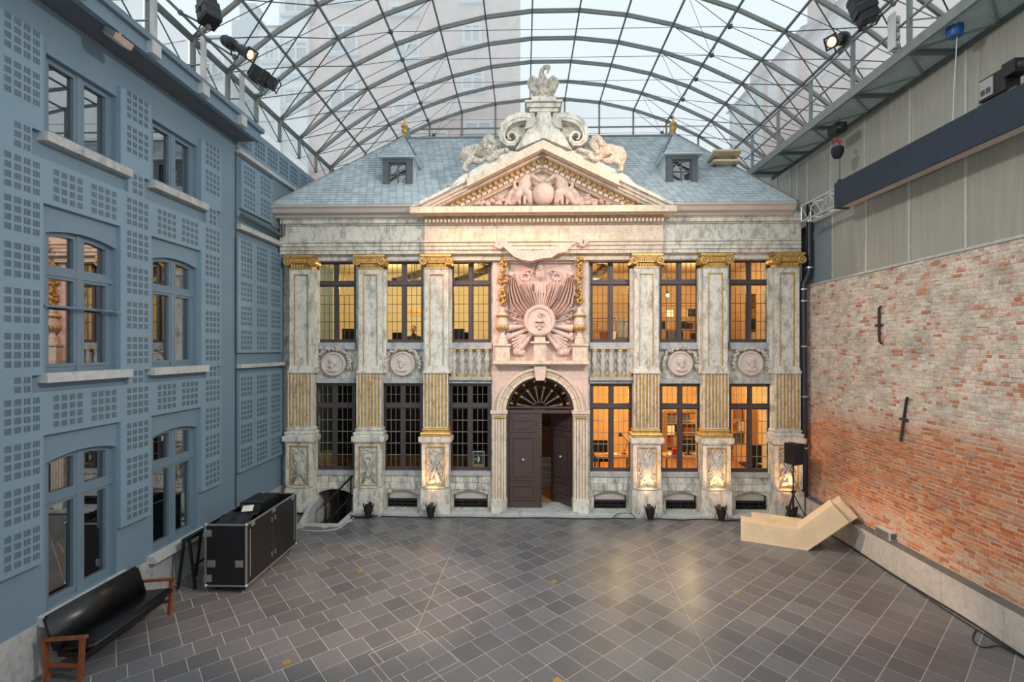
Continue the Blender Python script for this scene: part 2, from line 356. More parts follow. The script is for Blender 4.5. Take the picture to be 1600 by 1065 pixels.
# painted brick
def pbrick(name, rgb):
    t = NT(name); p = t.pos(); s = t.add('ShaderNodeSeparateXYZ'); t.link(p, s.inputs[0]); cb = t.add('ShaderNodeCombineXYZ'); t.link(s.outputs[1], cb.inputs[0]); t.link(s.outputs[2], cb.inputs[1])
    b = t.add('ShaderNodeTexBrick'); b.inputs['Scale'].default_value = 1.0; b.inputs['Brick Width'].default_value = .22; b.inputs['Row Height'].default_value = .075; b.inputs['Mortar Size'].default_value = .008
    t.link(cb.outputs[0], b.inputs['Vector']); c = lin(rgb); b.inputs['Color1'].default_value = c; b.inputs['Color2'].default_value = tuple(x * 0.9 for x in c[:3]) + (1,); b.inputs['Mortar'].default_value = tuple(x * 0.7 for x in c[:3]) + (1,)
    t.setb(Base_Color=b.outputs[0], Roughness=0.7); t.bump(b.outputs[1], -0.01, 0.6); return t.m
M['blue_brick'] = pbrick('blue_painted_brick', (124, 144, 154)); M['grey_brick'] = pbrick('grey_painted_brick', (138, 152, 157))
# glass: window panes reflect and let through; the roof glass is dusty
def glass(name, tint, refl, rough=0.0, haze=0.0):
    t = NT(name); t.n.remove(t.b); o = t.n['Material Output']
    tr = t.add('ShaderNodeBsdfTransparent'); tr.inputs[0].default_value = tint
    gl = t.add('ShaderNodeBsdfGlossy'); gl.inputs['Roughness'].default_value = rough
    lw = t.add('ShaderNodeLayerWeight'); lw.inputs[0].default_value = 0.25
    mx = t.add('ShaderNodeMixShader'); t.link(t.math('ADD', t.math('MULTIPLY', lw.outputs['Facing'], 0.12 if refl < .1 else 0.55), refl, True), mx.inputs[0]); t.link(tr.outputs[0], mx.inputs[1]); t.link(gl.outputs[0], mx.inputs[2])
    out = mx.outputs[0]
    if haze:
        df = t.add('ShaderNodeBsdfTranslucent'); df.inputs[0].default_value = (0.93, 0.95, 0.96, 1); m2 = t.add('ShaderNodeMixShader')
        n = t.noise(t.pos(), 0.8, 5, 0.65); t.link(t.ramp(n, [(0.3, (haze * .85,) * 3 + (1,)), (0.7, (haze * 1.15,) * 3 + (1,))]), m2.inputs[0])
        t.link(out, m2.inputs[1]); t.link(df.outputs[0], m2.inputs[2]); out = m2.outputs[0]
    t.link(out, o.inputs[0]); return t.m
M['glass'] = glass('old_window_glass', (0.92, 0.93, 0.9, 1), 0.0)
M['glass_mirror'] = glass('bright_reflecting_glass', (0.55, 0.58, 0.6, 1), 0.30)
M['roof_glass'] = glass('dusty_roof_glass', (0.96, 0.99, 0.99, 1), 0.0, 0.05, 0.25)
# ------------------------------------------------------------------ warm stage spots of the side rails, then added fill lamps (the facade uplighters sit in their builder)
WARM = (1.0, 0.62, 0.34)
lamp('warm_spot_left_rail', 'SPOT', (-5.2, -4.42, 10.27), (1.0, 0.42, 0.22), 920, (0.4, 0.0, 6.0), spot_size=R_(38), spot_blend=0.7, shadow_soft_size=0.08)
lamp('warm_spot_right_rail', 'SPOT', (6.15, -3.9, 10.8), (1.0, 0.43, 0.22), 760, (0.7, 0.0, 8.6), spot_size=R_(33), spot_blend=0.7, shadow_soft_size=0.08)
lamp('floor_spot_left_rail', 'SPOT', (-5.45, -5.25, 10.85), (1.0, 0.70, 0.48), 2600, (5.2, -3.2, 0.0), spot_size=R_(24), spot_blend=0.5, shadow_soft_size=0.1)
lamp('floor_spot_right_rail', 'SPOT', (6.6, -5.2, 10.9), (1.0, 0.66, 0.46), 3000, (-3.2, -4.6, 0.0), spot_size=R_(20), spot_blend=0.5, shadow_soft_size=0.1)

for n_, x_, tx in (('added_fill_left', -6.0, 6.0), ('added_fill_right', 6.6, -4.0)):     # added fill lamps without fixtures, brightening what the sky leaves dark
    lamp(n_, 'SPOT', (x_, -10.5, 11.0), (1.0, .97, .93), 1850, (tx, -.8, 3.2), spot_size=R_(95), spot_blend=1.0, shadow_soft_size=.5)
# ------------------------------------------------------------------ floor
XL, XR = -6.9, 7.72
SW = (-5.80, -4.90, -1.10)                  # cellar stairwell: x from, x to, y from
fl = MB().box(XL - .3, -14.6, -0.3, XR + .7, SW[2], -0.002).box(XL - .3, SW[2], -.3, SW[0], .3, -.002).box(SW[1], SW[2], -.3, XR + .7, .3, -.002).build('floor', M['grout']); struct(fl, 'grey stone tiled courtyard floor laid in a diagonal grid', 'floor')
TS, GA = 0.40, R_(41.3)
ta, tb = Vector((math.cos(GA), math.sin(GA))), Vector((-math.sin(GA), math.cos(GA)))
def clip(poly, x0, x1, y0, y1):
    for ax, lim, sg in ((0, x0, 1), (0, x1, -1), (1, y0, 1), (1, y1, -1)):
        out = []
        for i, p in enumerate(poly):
            q = poly[(i + 1) % len(poly)]; a, b = sg * (p[ax] - lim), sg * (q[ax] - lim)
            if a >= 0: out.append(p)
            if (a < 0) != (b < 0) and a != b:
                k = a / (a - b); out.append((p[0] + (q[0] - p[0]) * k, p[1] + (q[1] - p[1]) * k))
        poly = out
        if len(poly) < 3: return []
    return poly
hs = TS / 2 - 0.0055
tm = MB().prism([(-hs, -hs), (hs, -hs), (hs, hs), (-hs, hs)], -0.028, 0.0, 'z').mesh('tile', M['tile'])
cells = []; off = 0.0
for j in range(-45, 45):
    off += random.choice((0, 0, 0.12, 0.2, -0.12))
    for i in range(-45, 45):
        c = ta * ((i + .5) * TS + off) + tb * ((j + .5) * TS)
        if not (-8 < c.x < 8.7 and -15 < c.y < 0.6): continue
        q = [(c + ta * a * hs + tb * b * hs) for a, b in ((-1, -1), (1, -1), (1, 1), (-1, 1))]
        cp = clip([tuple(v) for v in q], XL, XR, -14.5, -0.07)
        if len(cp) < 3: continue
        if SW[0] - .2 < c.x < SW[1] + .1 and c.y > SW[2] - .12: continue
        pr = proj(c.x, c.y, 0); vis = 0
        if pr and -15 < pr[0] < 1615 and pr[1] < 1080: vis = 1 / pr[2] ** 3
        cells.append((vis, c, cp, len(cp) == 4 and all((Vector(u) - Vector(v)).length < 1e-5 for u, v in zip(cp, q))))
cells.sort(key=lambda a: -a[0]); rest = MB(); nt_ = 0
for k, (vis, c, cp, full) in enumerate(cells):
    dz = random.uniform(-0.0003, 0.0012)
    if nt_ < 300 and vis > 0:
        nt_ += 1
        if full: place('tile', tm, Matrix.Translation((c.x, c.y, dz)) @ Matrix.Rotation(GA, 4, 'Z'), fl)
        else: MB().prism(cp, -0.028, dz, 'z').build('tile', M['tile'], fl)
    else: rest.prism(cp, -0.028, dz, 'z')
rest.build('tiling', M['tile'], fl, kind='stuff')
for px, py in ((448, 1034), (563, 891.5), (866, 908), (1150, 924), (871, 1063)):
    x, y = FLOOR(px, py); h = 0.055
    MB().prism([(x + ta.x * a * h + tb.x * b * h, y + ta.y * a * h + tb.y * b * h) for a, b in ((-1, -1), (1, -1), (1, 1), (-1, 1))], -0.02, 0.003, 'z').build('brass_inlay', M['brass'], fl, label='small square brass plate set in the floor')
def floor_line(a, b, wd=0.012, name='floor_joint', m='tape'):
    MB().beam((a[0], a[1], 0.0005), (b[0], b[1], 0.0005), wd, 0.006).build(name, M[m], fl)
for a, b in (((535 / 5 + 540, 755 / 5 + 840), (860 / 5 + 540, 840 + 8)), ((715, 845), (722, 815)), ((1025, 867), (1120, 1048)), ((1025, 867), (1015, 850))):
    floor_line(FLOOR(*a), FLOOR(*b))
def hatch(c0, c1, c2):
    c0, c1, c2 = (Vector(FLOOR(*c)) for c in (c0, c1, c2)); c3 = c0 + c2 - c1
    for a, b in ((c0, c1), (c1, c2), (c2, c3), (c3, c0)): floor_line(a, b, 0.016, 'hatch_frame')
hatch((576, 1022), (664, 985), (717, 1033)); hatch((565, 868.5), (629, 851.5), (606, 835))

# ------------------------------------------------------------------ wall_left: grey-blue building with perforated boards
WX, BX = -6.9, -6.83
def YL(px, x=BX): return WALL(px, 545, x)[0]
lw = root('wall_left', (WX, -5, 0)); struct(lw, 'blue grey painted building wall with perforated boards and six windows', 'wall')
lwins = []      # (y0, y1, z0, z1, arch rise)
WY = ((WALL(71.5, 545, WX)[0], WALL(182, 545, WX)[0]), (WALL(238, 545, WX)[0], WALL(308, 545, WX)[0]))
WZ = ((7.74, 8.92, 0.0), (4.30, 6.42, 0.09), (0.84, 3.08, 0.09))
mb = MB(); T = 0.30
cols = [-14.6, WY[0][0], WY[0][1], WY[1][0], WY[1][1], 3.6]; ZT = 9.6
for a, b in ((0, 1), (2, 3)): mb.box(WX - T, cols[a], 0.75, WX, cols[b], ZT)
mb.box(WX - T, cols[4], 0.75, WX, -2.36, ZT); mb.box(WX - T, -2.36, 0.75, WX - 0.015, 3.6, 10.2)
def arc(y0, y1, z, rise, n=8): return [(y0 + (y1 - y0) * i / n, z + rise * (1 - (2 * i / n - 1) ** 2)) for i in range(n + 1)]
for y0, y1 in WY:
    lo = 0.75
    for z0, z1, r in WZ[::-1]:
        if z0 > lo: mb.box(WX - T, y0, lo, WX, y1, z0)
        if r:
            ar = arc(y0, y1, z1 - r, r); up = z1 + 0.12; mb.strip(ar, [(p[0], up) for p in ar], WX - T, WX, 'x'); lo = up
        else: lo = z1
    mb.box(WX - T, y0, lo, WX, y1, ZT)
mb.build('painted_masonry', M['blue_paint'], lw)
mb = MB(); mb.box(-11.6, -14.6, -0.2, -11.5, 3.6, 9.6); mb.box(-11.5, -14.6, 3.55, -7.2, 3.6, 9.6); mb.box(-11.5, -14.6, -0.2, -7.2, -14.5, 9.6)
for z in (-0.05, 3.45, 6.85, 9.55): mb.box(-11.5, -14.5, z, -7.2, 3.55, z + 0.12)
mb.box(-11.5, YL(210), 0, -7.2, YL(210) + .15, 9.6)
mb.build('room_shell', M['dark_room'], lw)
# stone plinth, sawn into blocks
y = -14.6
while y < -0.02:
    ln = random.uniform(0.9, 1.5); y2 = min(y + ln, -0.02)
    MB().box(WX - T, y, 0, WX + 0.02 + random.uniform(0, .006), y2 - .006, 0.75).build('plinth_block', M['plinth_left'], lw); y = y2
# perforated boards
def group(mb, yc, zc, nc=4, nr=4, pitch=0.125):
    for i in range(nc):
        for j in range(nr):
            y, z = yc + (i - (nc - 1) / 2) * pitch, zc + (j - (nr - 1) / 2) * pitch
            for k in range(5):
                ys = y + (k - 2) * 0.0185; x = BX + 0.0012
                mb.add([(x, ys - .0055, z - .044), (x, ys + .0055, z - .044), (x, ys + .0055, z + .044), (x, ys - .0055, z + .044)], [(0, 1, 2, 3)])  # flat dark quads stand in for the shade inside the slots
def board(y0, y1, z0, z1, groups=(), x0=WX):
    o = MB().box(x0, y0, z0, BX, y1, z1).build('acoustic_board', M['blue_panel'], lw)
    if groups:
        mb = MB()
        for g in groups: group(mb, *g)
        mb.build('perforation_shade', M['slot'], o, kind='stuff')
GZ = [1.92, 2.52, 3.12, 3.73, None, 4.62, 5.23, 5.84, 6.46, 7.03, None, 8.28, 8.87]
def strip_boards(y0, y1, cs):
    g = lambda z0, z1: [(c, z) for z in GZ if z and z0 < z < z1 for c in cs]
    board(y0, y1, 1.6, 3.41, g(1.6, 3.41)); board(y0, y1, 3.41, 4.03, g(3.41, 4.03)); board(y0, y1, 4.27, 6.72, g(4.27, 6.72)); board(y0, y1, 6.72, 7.35, g(6.72, 7.35)); board(y0, y1, 7.72, 9.1, g(7.72, 9.1))
    n = 0.16
    board(y0 + n, y1 - n, 4.03, 4.27, [(c, 4.15, 2, 2) for c in cs]); board(y0 + n, y1 - n, 7.35, 7.72, [(c, 7.54, 2, 3) for c in cs])
sa, sb, sc_ = (-8.5, YL(68)), (YL(188.5), YL(236.5)), (YL(314.5), YL(346))
strip_boards(*sa, (YL(35), YL(35) - .66)); strip_boards(*sb, (YL(215.5),)); strip_boards(*sc_, (YL(332.5),))
for y0, y1, cs in ((sa[1], sb[0], (YL(107), YL(163))), (sb[1], sc_[0], (YL(261), YL(297)))):
    board(y0, y1, 3.41, 4.03, [(c, 3.73) for c in cs]); board(y0, y1, 6.72, 7.35, [(c, 7.03) for c in cs])
yy = -14.5
while yy < -9: board(yy, yy + 1.3, 1.6, 9.1, [(yy + .35, z) for z in GZ if z] + [(yy + .95, z) for z in GZ if z]); yy += 2.6
# recessed bay by the old facade
FY0, FY1 = YL(372), -0.22
fc = [FY0 + (FY1 - FY0) * k for k in (.17, .5, .83)]
board(FY0, FY1, 4.55, 7.32, [(c, z) for c in fc for z in (4.86, 5.45, 6.04, 6.63, 7.05)], WX - .02)
board(FY0 + .05, FY1, 1.66, 4.05, [(c, z) for c in fc for z in (1.98, 2.56, 3.14, 3.72)], WX - .02)
board(-2.2, -0.75, 8.05, 9.22, [(c, z) for c in (-1.85, -1.1) for z in (8.35, 8.92)], WX - .02)
board(-2.34, 3.5, 9.45, 10.17, [(-2.0 + .62 * k, 9.8) for k in range(9)], WX - .02)
MB().box(WX - .02, -.7, 8.0, WX + 0.03, 3.5, 9.4).build('painted_brick_panel', M['blue_brick'], lw)
MB().box(WX - .05, -2.36, 9.33, BX + .07, 3.5, 9.42).build('stone_ledge', M['pale_sill'], lw)
MB().box(WX - .05, -2.32, 7.52, BX + .06, -0.05, 7.64).build('stone_ledge', M['pale_sill'], lw); MB().box(WX - .05, -2.32, 4.18, BX + .06, -0.05, 4.27).build('stone_ledge', M['pale_sill'], lw)
MB().tube((WX + .03, -2.36, 0.8), (WX + .03, -2.36, 9.4), 0.012).build('wall_cable', M['cable'], lw)
MB().sweep([(BX + .07, -2.3, 7.86), (BX + .07, -0.45, 7.80), (BX + .1, -0.38, 7.84), (BX + .1, -.38, 8.3)], 0.055, 10).build('gutter_pipe', M['steel_dark'], lw, smooth=40)
# eaves canopy
ec = root('eaves_canopy', (-6.6, -8, 9.6), 'boxed grey eaves canopy with fascia and gutter above the blue grey wall', 'eaves')
MB().box(WX, -14.6, 9.6, -6.33, -2.33, 9.64).build('soffit', M['soffit'], ec)
MB().box(-6.40, -14.6, 9.58, -6.30, -2.30, 9.86).build('fascia', M['blue_paint'], ec)
MB().box(-6.30, -14.6, 9.80, -6.22, -2.28, 9.90).build('gutter', M['blue_frame'], ec)
MB().prism([(WX, 9.64), (-6.40, 9.64), (-6.40, 9.86), (WX, 10.0)], -14.6, -2.31, 'y').build('canopy_deck', M['blue_frame'], ec)
# windows of the left building
def left_window(n, y0, y1, z0, z1, rise, transom):
    r = root('window_%d' % n, (WX, (y0 + y1) / 2, z0)); x0, x1 = WX - .17, WX - .09; fw = 0.075; yc = (y0 + y1) / 2
    fr = MB(); fr.box(x0, y0, z0, x1, y0 + fw, z1); fr.box(x0, y1 - fw, z0, x1, y1, z1); fr.box(x0, y0, z0, x1, y1, z0 + fw)
    if rise:
        a = arc(y0, y1, z1 - rise - fw, rise); fr.strip(a, [(p[0], p[1] + fw + .03) for p in a], x0, x1, 'x')
    else: fr.box(x0, y0, z1 - fw, x1, y1, z1)
    fr.build('frame', M['blue_frame'], r); MB().box(x0, yc - .045, z0, x1 + .02, yc + .045, z1 - .01).build('mullion', M['blue_frame'], r)
    zs = [z0 + fw, z1 - fw * .5]
    if transom: MB().box(x0, y0, transom - .05, x1 + .025, y1, transom + .05).build('transom', M['blue_frame'], r); zs = [z0 + fw, transom - .05, transom + .05, z1 - fw * .5]
    for k in range(0, len(zs), 2):
        for a, b in ((y0 + fw, yc - .045), (yc + .045, y1 - fw)):
            s = MB(); q = .045
            for bx in ((a, zs[k], a + q, zs[k + 1]), (b - q, zs[k], b, zs[k + 1]), (a, zs[k], b, zs[k] + q), (a, zs[k + 1] - q, b, zs[k + 1])): s.box(x0 + .01, bx[0], bx[1], x1 + .01, bx[2], bx[3])
            so = s.build('casement', M['blue_frame'], r); MB().box(x0 + .03, a + q, zs[k] + q, x0 + .036, b - q, zs[k + 1] - q).build('pane', M['glass_mirror'], so)
    MB().box(WX - .1, y0 - .13, z0 - .14, BX + .09, y1 + .16, z0 - .005).build('sill', M['pale_sill'] if transom else M['slate_sill'], r)
    return r
nw = 1
for ci, (y0, y1) in enumerate(WY):
    for ri, (z0, z1, rise) in enumerate(WZ):
        o = left_window(nw, y0, y1, z0, z1, rise, (None, 5.78, 2.42)[ri])
        struct(o, '%s casement window of the blue grey wall, %s the metal rail' % (('two pane top floor', 'arched first floor', 'arched ground floor')[ri], 'nearer than' if ci == 0 else 'beyond'), 'window'); nw += 1
LN = ['two pane top floor window above the barred window', 'arched first floor window with a bar across', 'tall dark ground floor window behind the sofa', 'two pane top floor window reflecting a roof slope', 'arched first floor window without a bar', 'ground floor window beside the flight case']
for i in range(6): bpy.data.objects['window_%d' % (i + 1)]['label'] = LN[i]
y0, y1 = WY[0]
b = root('window_bar', (WX, y0, 5.2), 'grey metal bar fixed across the first floor window of the blue wall', 'rail')
zb = WALL(100, 480, WX + .02)[1]; MB().tube((WX + .02, y0 - .05, zb), (WX + .02, y1 - .02, zb), .022, 8).build('tube', M['blue_frame'], b, smooth=40)
MB().tube((WX + .02, (y0 * .35 + y1 * .65), zb), (WX + .02, (y0 * .35 + y1 * .65) + .12, zb), .03, 8).build('sleeve', M['steel_dark'], b, smooth=40)
MB().box(WX - .01, y1 - .05, zb - .04, WX + .05, y1 + .02, zb + .04).build('bracket', M['blue_frame'], b)

# ------------------------------------------------------------------ wall_right: old brick wall on a concrete curb, cladding above
RA = R_(1.4); rx0 = 7.74                     # curb face at the facade; the wall swings a little inward towards us
def RW(s, o, z): return Vector((rx0 - s * math.sin(RA) * 1.0 + o * math.cos(RA), -s * math.cos(RA) - o * math.sin(RA), z))   # s metres from the facade, o metres into the wall
RM = Matrix.Rotation(-RA, 4, 'Z')
def rbox(mb, s0, s1, o0, o1, z0, z1):
    return mb.add([RW(s, o, z) for z in (z0, z1) for s, o in ((s0, o0), (s1, o0), (s1, o1), (s0, o1))], MB.BF)
rw = root('wall_right', (8, -5, 0)); struct(rw, 'old red brick wall with flaking whitewash on a concrete curb', 'wall')
BO, BZ0, BZ1 = 0.21, 0.58, 6.38
rbox(MB(), -0.05, 14.6, BO + .005, BO + .4, 0.0, BZ1).build('mortar_core', M['mortar'], rw)
s = 0.0
while s < 14.5:
    s2 = min(s + 1.18, 14.6); cb = rbox(MB(), s + .004, s2 - .004, 0, BO + .03, 0.0, 0.56); cb.build('concrete_panel', M['concrete'], rw); s = s2
rbox(MB(), 0, 14.6, 0.02, BO + .03, 0.56, 0.585).build('curb_ledge', M['ledge'], rw)
bl, bh, bj = 0.208, 0.061, 0.015; rows = int((BZ1 - BZ0) / (bh + bj)); bricks = []
for j in range(rows):
    z = BZ0 + .03 + j * (bh + bj) + bh / 2; s = -random.uniform(0, .2); hd = j % 2
    while s < 14.4:
        L = (0.10 if (hd and random.random() < .8) or random.random() < .1 else bl) + random.uniform(-.008, .008)
        sc = s + L / 2; s += L + bj
        if s < 0.02: continue
        c = RW(sc, BO, z + random.uniform(-.004, .004)); pr = proj(c.x, c.y, c.z); v = 0
        if pr and -20 < pr[0] < 1605 and pr[1] < 1080: v = (L * bh) / pr[2] ** 3 * 100
        elif not pr: continue
        bricks.append((v, sc, c.z, L, random.uniform(0.0, 0.015) if random.random() < .95 else 0.025))
bricks.sort(key=lambda a: -a[0])
def bmesh_brick(L): h = L / 2; return MB().box(-.05, -h, -bh / 2, 0, 0, 0) and None
def brick_mesh(nm):
    vs = MB(); e = .006
    fx = [(-.5, -.5), (.5, -.5), (.5, .5), (-.5, .5)]
    vv = [(0.06, a, b) for a, b in fx] + [(e, a, b) for a, b in fx] + [(0, a * .95 + random.uniform(-.01, .01), b * .86 + random.uniform(-.03, .03)) for a, b in fx]
    ff = [(0, 1, 2, 3)] + [(k, 4 + k, 4 + (k + 1) % 4, (k + 1) % 4) for k in range(4)] + [(4 + k, 8 + k, 8 + (k + 1) % 4, 4 + (k + 1) % 4) for k in range(4)] + [(11, 10, 9, 8)]
    return MB().add(vv, ff)
bms = [brick_mesh('brick') for _ in range(4)]; bme = [b.mesh('brick', M['brick']) for b in bms]; rest = MB()
for k, (v, sc, z, L, prd) in enumerate(bricks):
    c = RW(sc, BO - prd + .004, z); mt = Matrix.Translation(c) @ RM @ Matrix.Diagonal((1, L, bh * random.uniform(.93, 1.04), 1))
    if k < 300: place('brick', bme[k % 4], mt, rw)
    else: rest.add([mt @ Vector(q) for q in bms[k % 4].v], bms[k % 4].f)
rest.build('brickwork', M['brick'], rw, kind='stuff')
rbox(MB(), -0.02, 14.6, BO - .03, BO + .1, BZ1, BZ1 + .05).build('wall_coping', M['clad_seam'], rw)
# cladding sheets above the brick, with light seams
CO = BO + .06
def rs(px, o=CO):       # distance from the facade of the wall point seen at a photo column
    lo, hi = -1.0, 9.0
    for _ in range(40):
        m = (lo + hi) / 2; c = RW(m, o, 7); p = proj(*c)
        if p[0] < px: lo = m
        else: hi = m
    return lo
seams = [rs(1302), rs(1355), rs(1422), rs(1511)]; dl = seams[-1] - seams[-2]
while seams[-1] < 14: seams.append(seams[-1] + dl)
for a, b in zip(seams, seams[1:]):
    rbox(MB(), a + .02, b - .02, CO, CO + .08, BZ1 + .05, 8.15).build('cladding_sheet', M['clad'], rw); rbox(MB(), a - .035, a + .015, CO - .02, CO + .06, BZ1 + .05, 8.15).build('cladding_seam', M['clad_seam'], rw)
rbox(MB(), -0.05, seams[0] - .05, CO + .02, CO + .1, BZ1 + .05, 8.4).build('painted_brick_panel', M['grey_brick'], rw)
us = [-3.0, -1.8, -.6, rs(1232, CO), rs(1262, CO), rs(1299, CO), rs(1352, CO), rs(1423, CO), rs(1511, CO)]
us = sorted(us)
while us[-1] < 14: us.append(us[-1] + dl)
for a, b in zip(us, us[1:]):
    rbox(MB(), a + .02, b - .02, CO, CO + .08, 8.18, 10.85).build('cladding_sheet', M['clad'], rw); rbox(MB(), a - .03, a + .015, CO - .02, CO + .06, 8.18, 10.85).build('cladding_seam', M['clad_seam'], rw)
rbox(MB(), -2.5, 14.6, CO - .06, CO + .02, 8.1, 8.2).build('cladding_rail', M['clad_seam'], rw)
rbox(MB(), -3.5, 14.6, BO + .15, BO + .4, BZ1, 10.8).build('backing_wall', M['dark_room'], rw)

# ------------------------------------------------------------------ ceiling: glazed steel vault
CX, SPR, RAD, AZ, YB, DY, NB = 0.85, 7.36, 11.05, 13.54, 3.5, 1.125, 16
NS = 13; A0 = math.asin(SPR / RAD)
def vn(i, k, dr=0.0):
    a = -A0 + 2 * A0 * i / NS; return Vector((CX + (RAD + dr) * math.sin(a), YB - k * DY, AZ - RAD + (RAD + dr) * math.cos(a)))
ce = root('ceiling', (CX, -5, 10.7)); struct(ce, 'vaulted glass roof on curved grey steel ribs over the courtyard', 'roof')
for k in range(NB + 1):
    mb = MB(); pts = [vn(i, k) for i in range(NS + 1)]
    for a, b in zip(pts, pts[1:]): mb.beam(a, b, 0.05, 0.06, (0, 1, 0)); mb.beam(a + Vector((0, 0, .065)), b + Vector((0, 0, .065)), .035, .022, (0, 1, 0))
    mb.build('arch_rib', M['rib'], ce)
for i in range(NS + 1):
    MB().beam(vn(i, 0), vn(i, NB), 0.035, 0.06 if 0 < i < NS else .14).build('purlin' if 0 < i < NS else 'springing_beam', M['steel_dark'], ce)
pm = []
for i in range(NS):
    a, b = vn(i, 0, .07), vn(i + 1, 0, .07); y0 = Vector((0, -DY / 2 + .03, 0)); c = (a + b) / 2; n = Vector((b.z - a.z, 0, a.x - b.x)).normalized() * -.012
    q = [a - c + y0, b - c + y0, b - c - y0, a - c - y0]; pm.append((c, MB().add([v for v in q] + [v + n for v in q], MB.BF).mesh('glass_pane', M['roof_glass'])))
for k in range(NB):
    for i in range(NS):
        c, me = pm[i]; place('glass_pane', me, Matrix.Translation(c + Vector((0, -DY * (k + .5), 0))), ce)
# ties under every second purlin crossing, bracing at the springing
for k in range(NB + 1):
    hub = {s: vn(6.5 - 3.5 * s, k, -0.42) for s in (-1, 1)}; mb = MB()
    for s in (-1, 1):
        h = hub[s]; e = 6.5 - 6.5 * s
        for q in (vn(e, k), vn(6.5 - 4.5 * s, k), vn(6.5 - 2.5 * s, k), vn(6.5 - 3.5 * s, k)): mb.tube(h, q, 0.008, 4)
        for kk in (k - 1, k + 1):
            if 0 <= kk <= NB and (k % 2 == 0): mb.tube(h, vn(6.5 - 2.5 * s, kk), 0.006, 4)
        mb.lathe([(0.0, -.03), (.06, -.03), (.06, .03), (0.0, .03)], h, 8)
    mb.tube(hub[-1], hub[1], 0.007, 4); mb.build('tie_rod', M['rod'], ce)
    if k < NB:
        mb = MB()
        for s in (0, NS):
            d = 1 if s == 0 else -1
            mb.tube(vn(s + 2 * d, k + 1), vn(s, k), 0.014, 5); mb.tube(vn(s, k + 1), vn(s + d, k), .012, 5); mb.tube(vn(s + d, k + 1), vn(s + 2 * d, k), .012, 5)
        mb.build('wind_brace', M['rod'], ce)
# upright glazing between the left wall top and the springing
for k in range(NB + 1):
    p = vn(0, k); zb = 10.17 if p.y > -2.34 else 9.86
    MB().box(p.x - .035, p.y - .035, zb, p.x + .035, p.y + .035, p.z).build('post', M['rib'], ce)
    if k < NB:
        q = vn(0, k + 1); zb2 = 10.17 if q.y > -2.34 else 9.86
        m_ = MB(); m_.tube((q.x, q.y, p.z), (p.x, p.y, zb), .013, 5); m_.tube((p.x - .15, p.y, p.z - .02), (q.x - .1, q.y, zb2), .008, 5); m_.build('wind_brace', M['rod'], ce)
        MB().box(p.x - .08, q.y + .03, max(zb, zb2), p.x - .074, p.y - .03, p.z).build('glass_pane', M['roof_glass'], ce)
# gable screen behind the old roof
for i in range(NS + 1):
    p = vn(i, 0)
    if 0 < i < NS: MB().box(p.x - .025, p.y, 9.6, p.x + .025, p.y + .06, p.z).build('gable_mullion', M['rib'], ce)
    if i < NS:
        q = vn(i + 1, 0); MB().prism([(p.x + .03, 9.6), (q.x - .03, 9.6), (q.x - .03, q.z), (p.x + .03, p.z)], p.y + .02, p.y + .027).build('glass_pane', M['roof_glass'], ce)
MB().box(-5.6, YB, 12.52, 6.7, YB + .05, 12.56).build('gable_transom', M['rib'], ce)
# ------------------------------------------------------------------ wall_back: the old stone facade
YP, YW = -0.30, 0.0
UPX = [(493, 558), (600, 663), (704, 768), (921, 987), (1029, 1093), (1137, 1203)]
LPX = [(491, 555), (598, 661), (702, 767), (922, 988), (1030, 1095), (1138, 1205)]
UX = [(PXx(a, .08), PXx(b, .08)) for a, b in UPX]; LX = [(PXx(a, .08), PXx(b, .08)) for a, b in LPX]
WXS = [(min(u[0], l[0]) + 0.0, max(u[1], l[1])) for u, l in zip(UX, LX)]
UZ = (PZ(535, .08), PZ(406, .08)); LZ = (PZ(735, .08), PZ(598, .08))
XL0, XR0 = PXx(437), PXx(1253); CXF = PXx(845)
wb = root('wall_back', (CXF, 0, 0)); struct(wb, 'weathered stone front of the old house with gilded pilasters', 'wall')
mb = MB(); TH = 0.5
en = root('trim_1', (CXF, -.4, 8)); struct(en, 'pale stone entablature and timber cornice across the top of the old front', 'cornice')
rm_ = root('interior_rooms', (CXF, 2.5, 4)); struct(rm_, 'lit rooms behind the windows of the old house', 'room')
xs = [XL0] + [v for w_ in WXS for v in w_] + [XR0]
for k in range(0, len(xs), 2):
    if k == 6: continue                       # centre bay is built as the portal
    mb.box(xs[k], 0, 0, xs[k + 1], TH, 7.4)
DX = (PXx(791), PXx(896)); DZ = PZ(645); 
mb.box(xs[6], 0, 0, DX[0], TH, 7.4); mb.box(DX[1], 0, 0, xs[7], TH, 7.4)
AC, AZ0, AR = (DX[0] + DX[1]) / 2, PZ(641), (DX[1] - DX[0]) / 2
ar = [(AC + AR * math.cos(math.pi * (1 - i / 20)), AZ0 + AR * math.sin(math.pi * (1 - i / 20))) for i in range(21)]
mb.strip(ar, [(p[0], 5.0) for p in ar], 0, TH); mb.box(DX[0], 0, 5.0, DX[1], TH, 7.4)
BO_ = [(495, 550), (605, 652), (709, 762), (928, 979), (1040, 1089), (1149, 1199)]
BX_ = [(PXx(a), PXx(b)) for a, b in BO_]; BZ0_, BZ1_ = 0.10, PZ(766)
for k, (w_, bx) in enumerate(zip(WXS, BX_)):
    lo = 0 if k else -1.5
    mb.box(w_[0], 0, lo, bx[0], TH, LZ[0]); mb.box(bx[1], 0, lo, w_[1], TH, LZ[0])
    a = arc(bx[0], bx[1], BZ1_ - .13, .13); mb.strip(a, [(p[0], LZ[0]) for p in a], 0, TH)
    if k: mb.box(bx[0], 0, 0, bx[1], TH, BZ0_)
    mb.box(w_[0], 0, LZ[1], w_[1], TH, UZ[0]); mb.box(w_[0], 0, UZ[1], w_[1], TH, 7.4)
mb.build('wall_core', M['stone_dark'], wb)
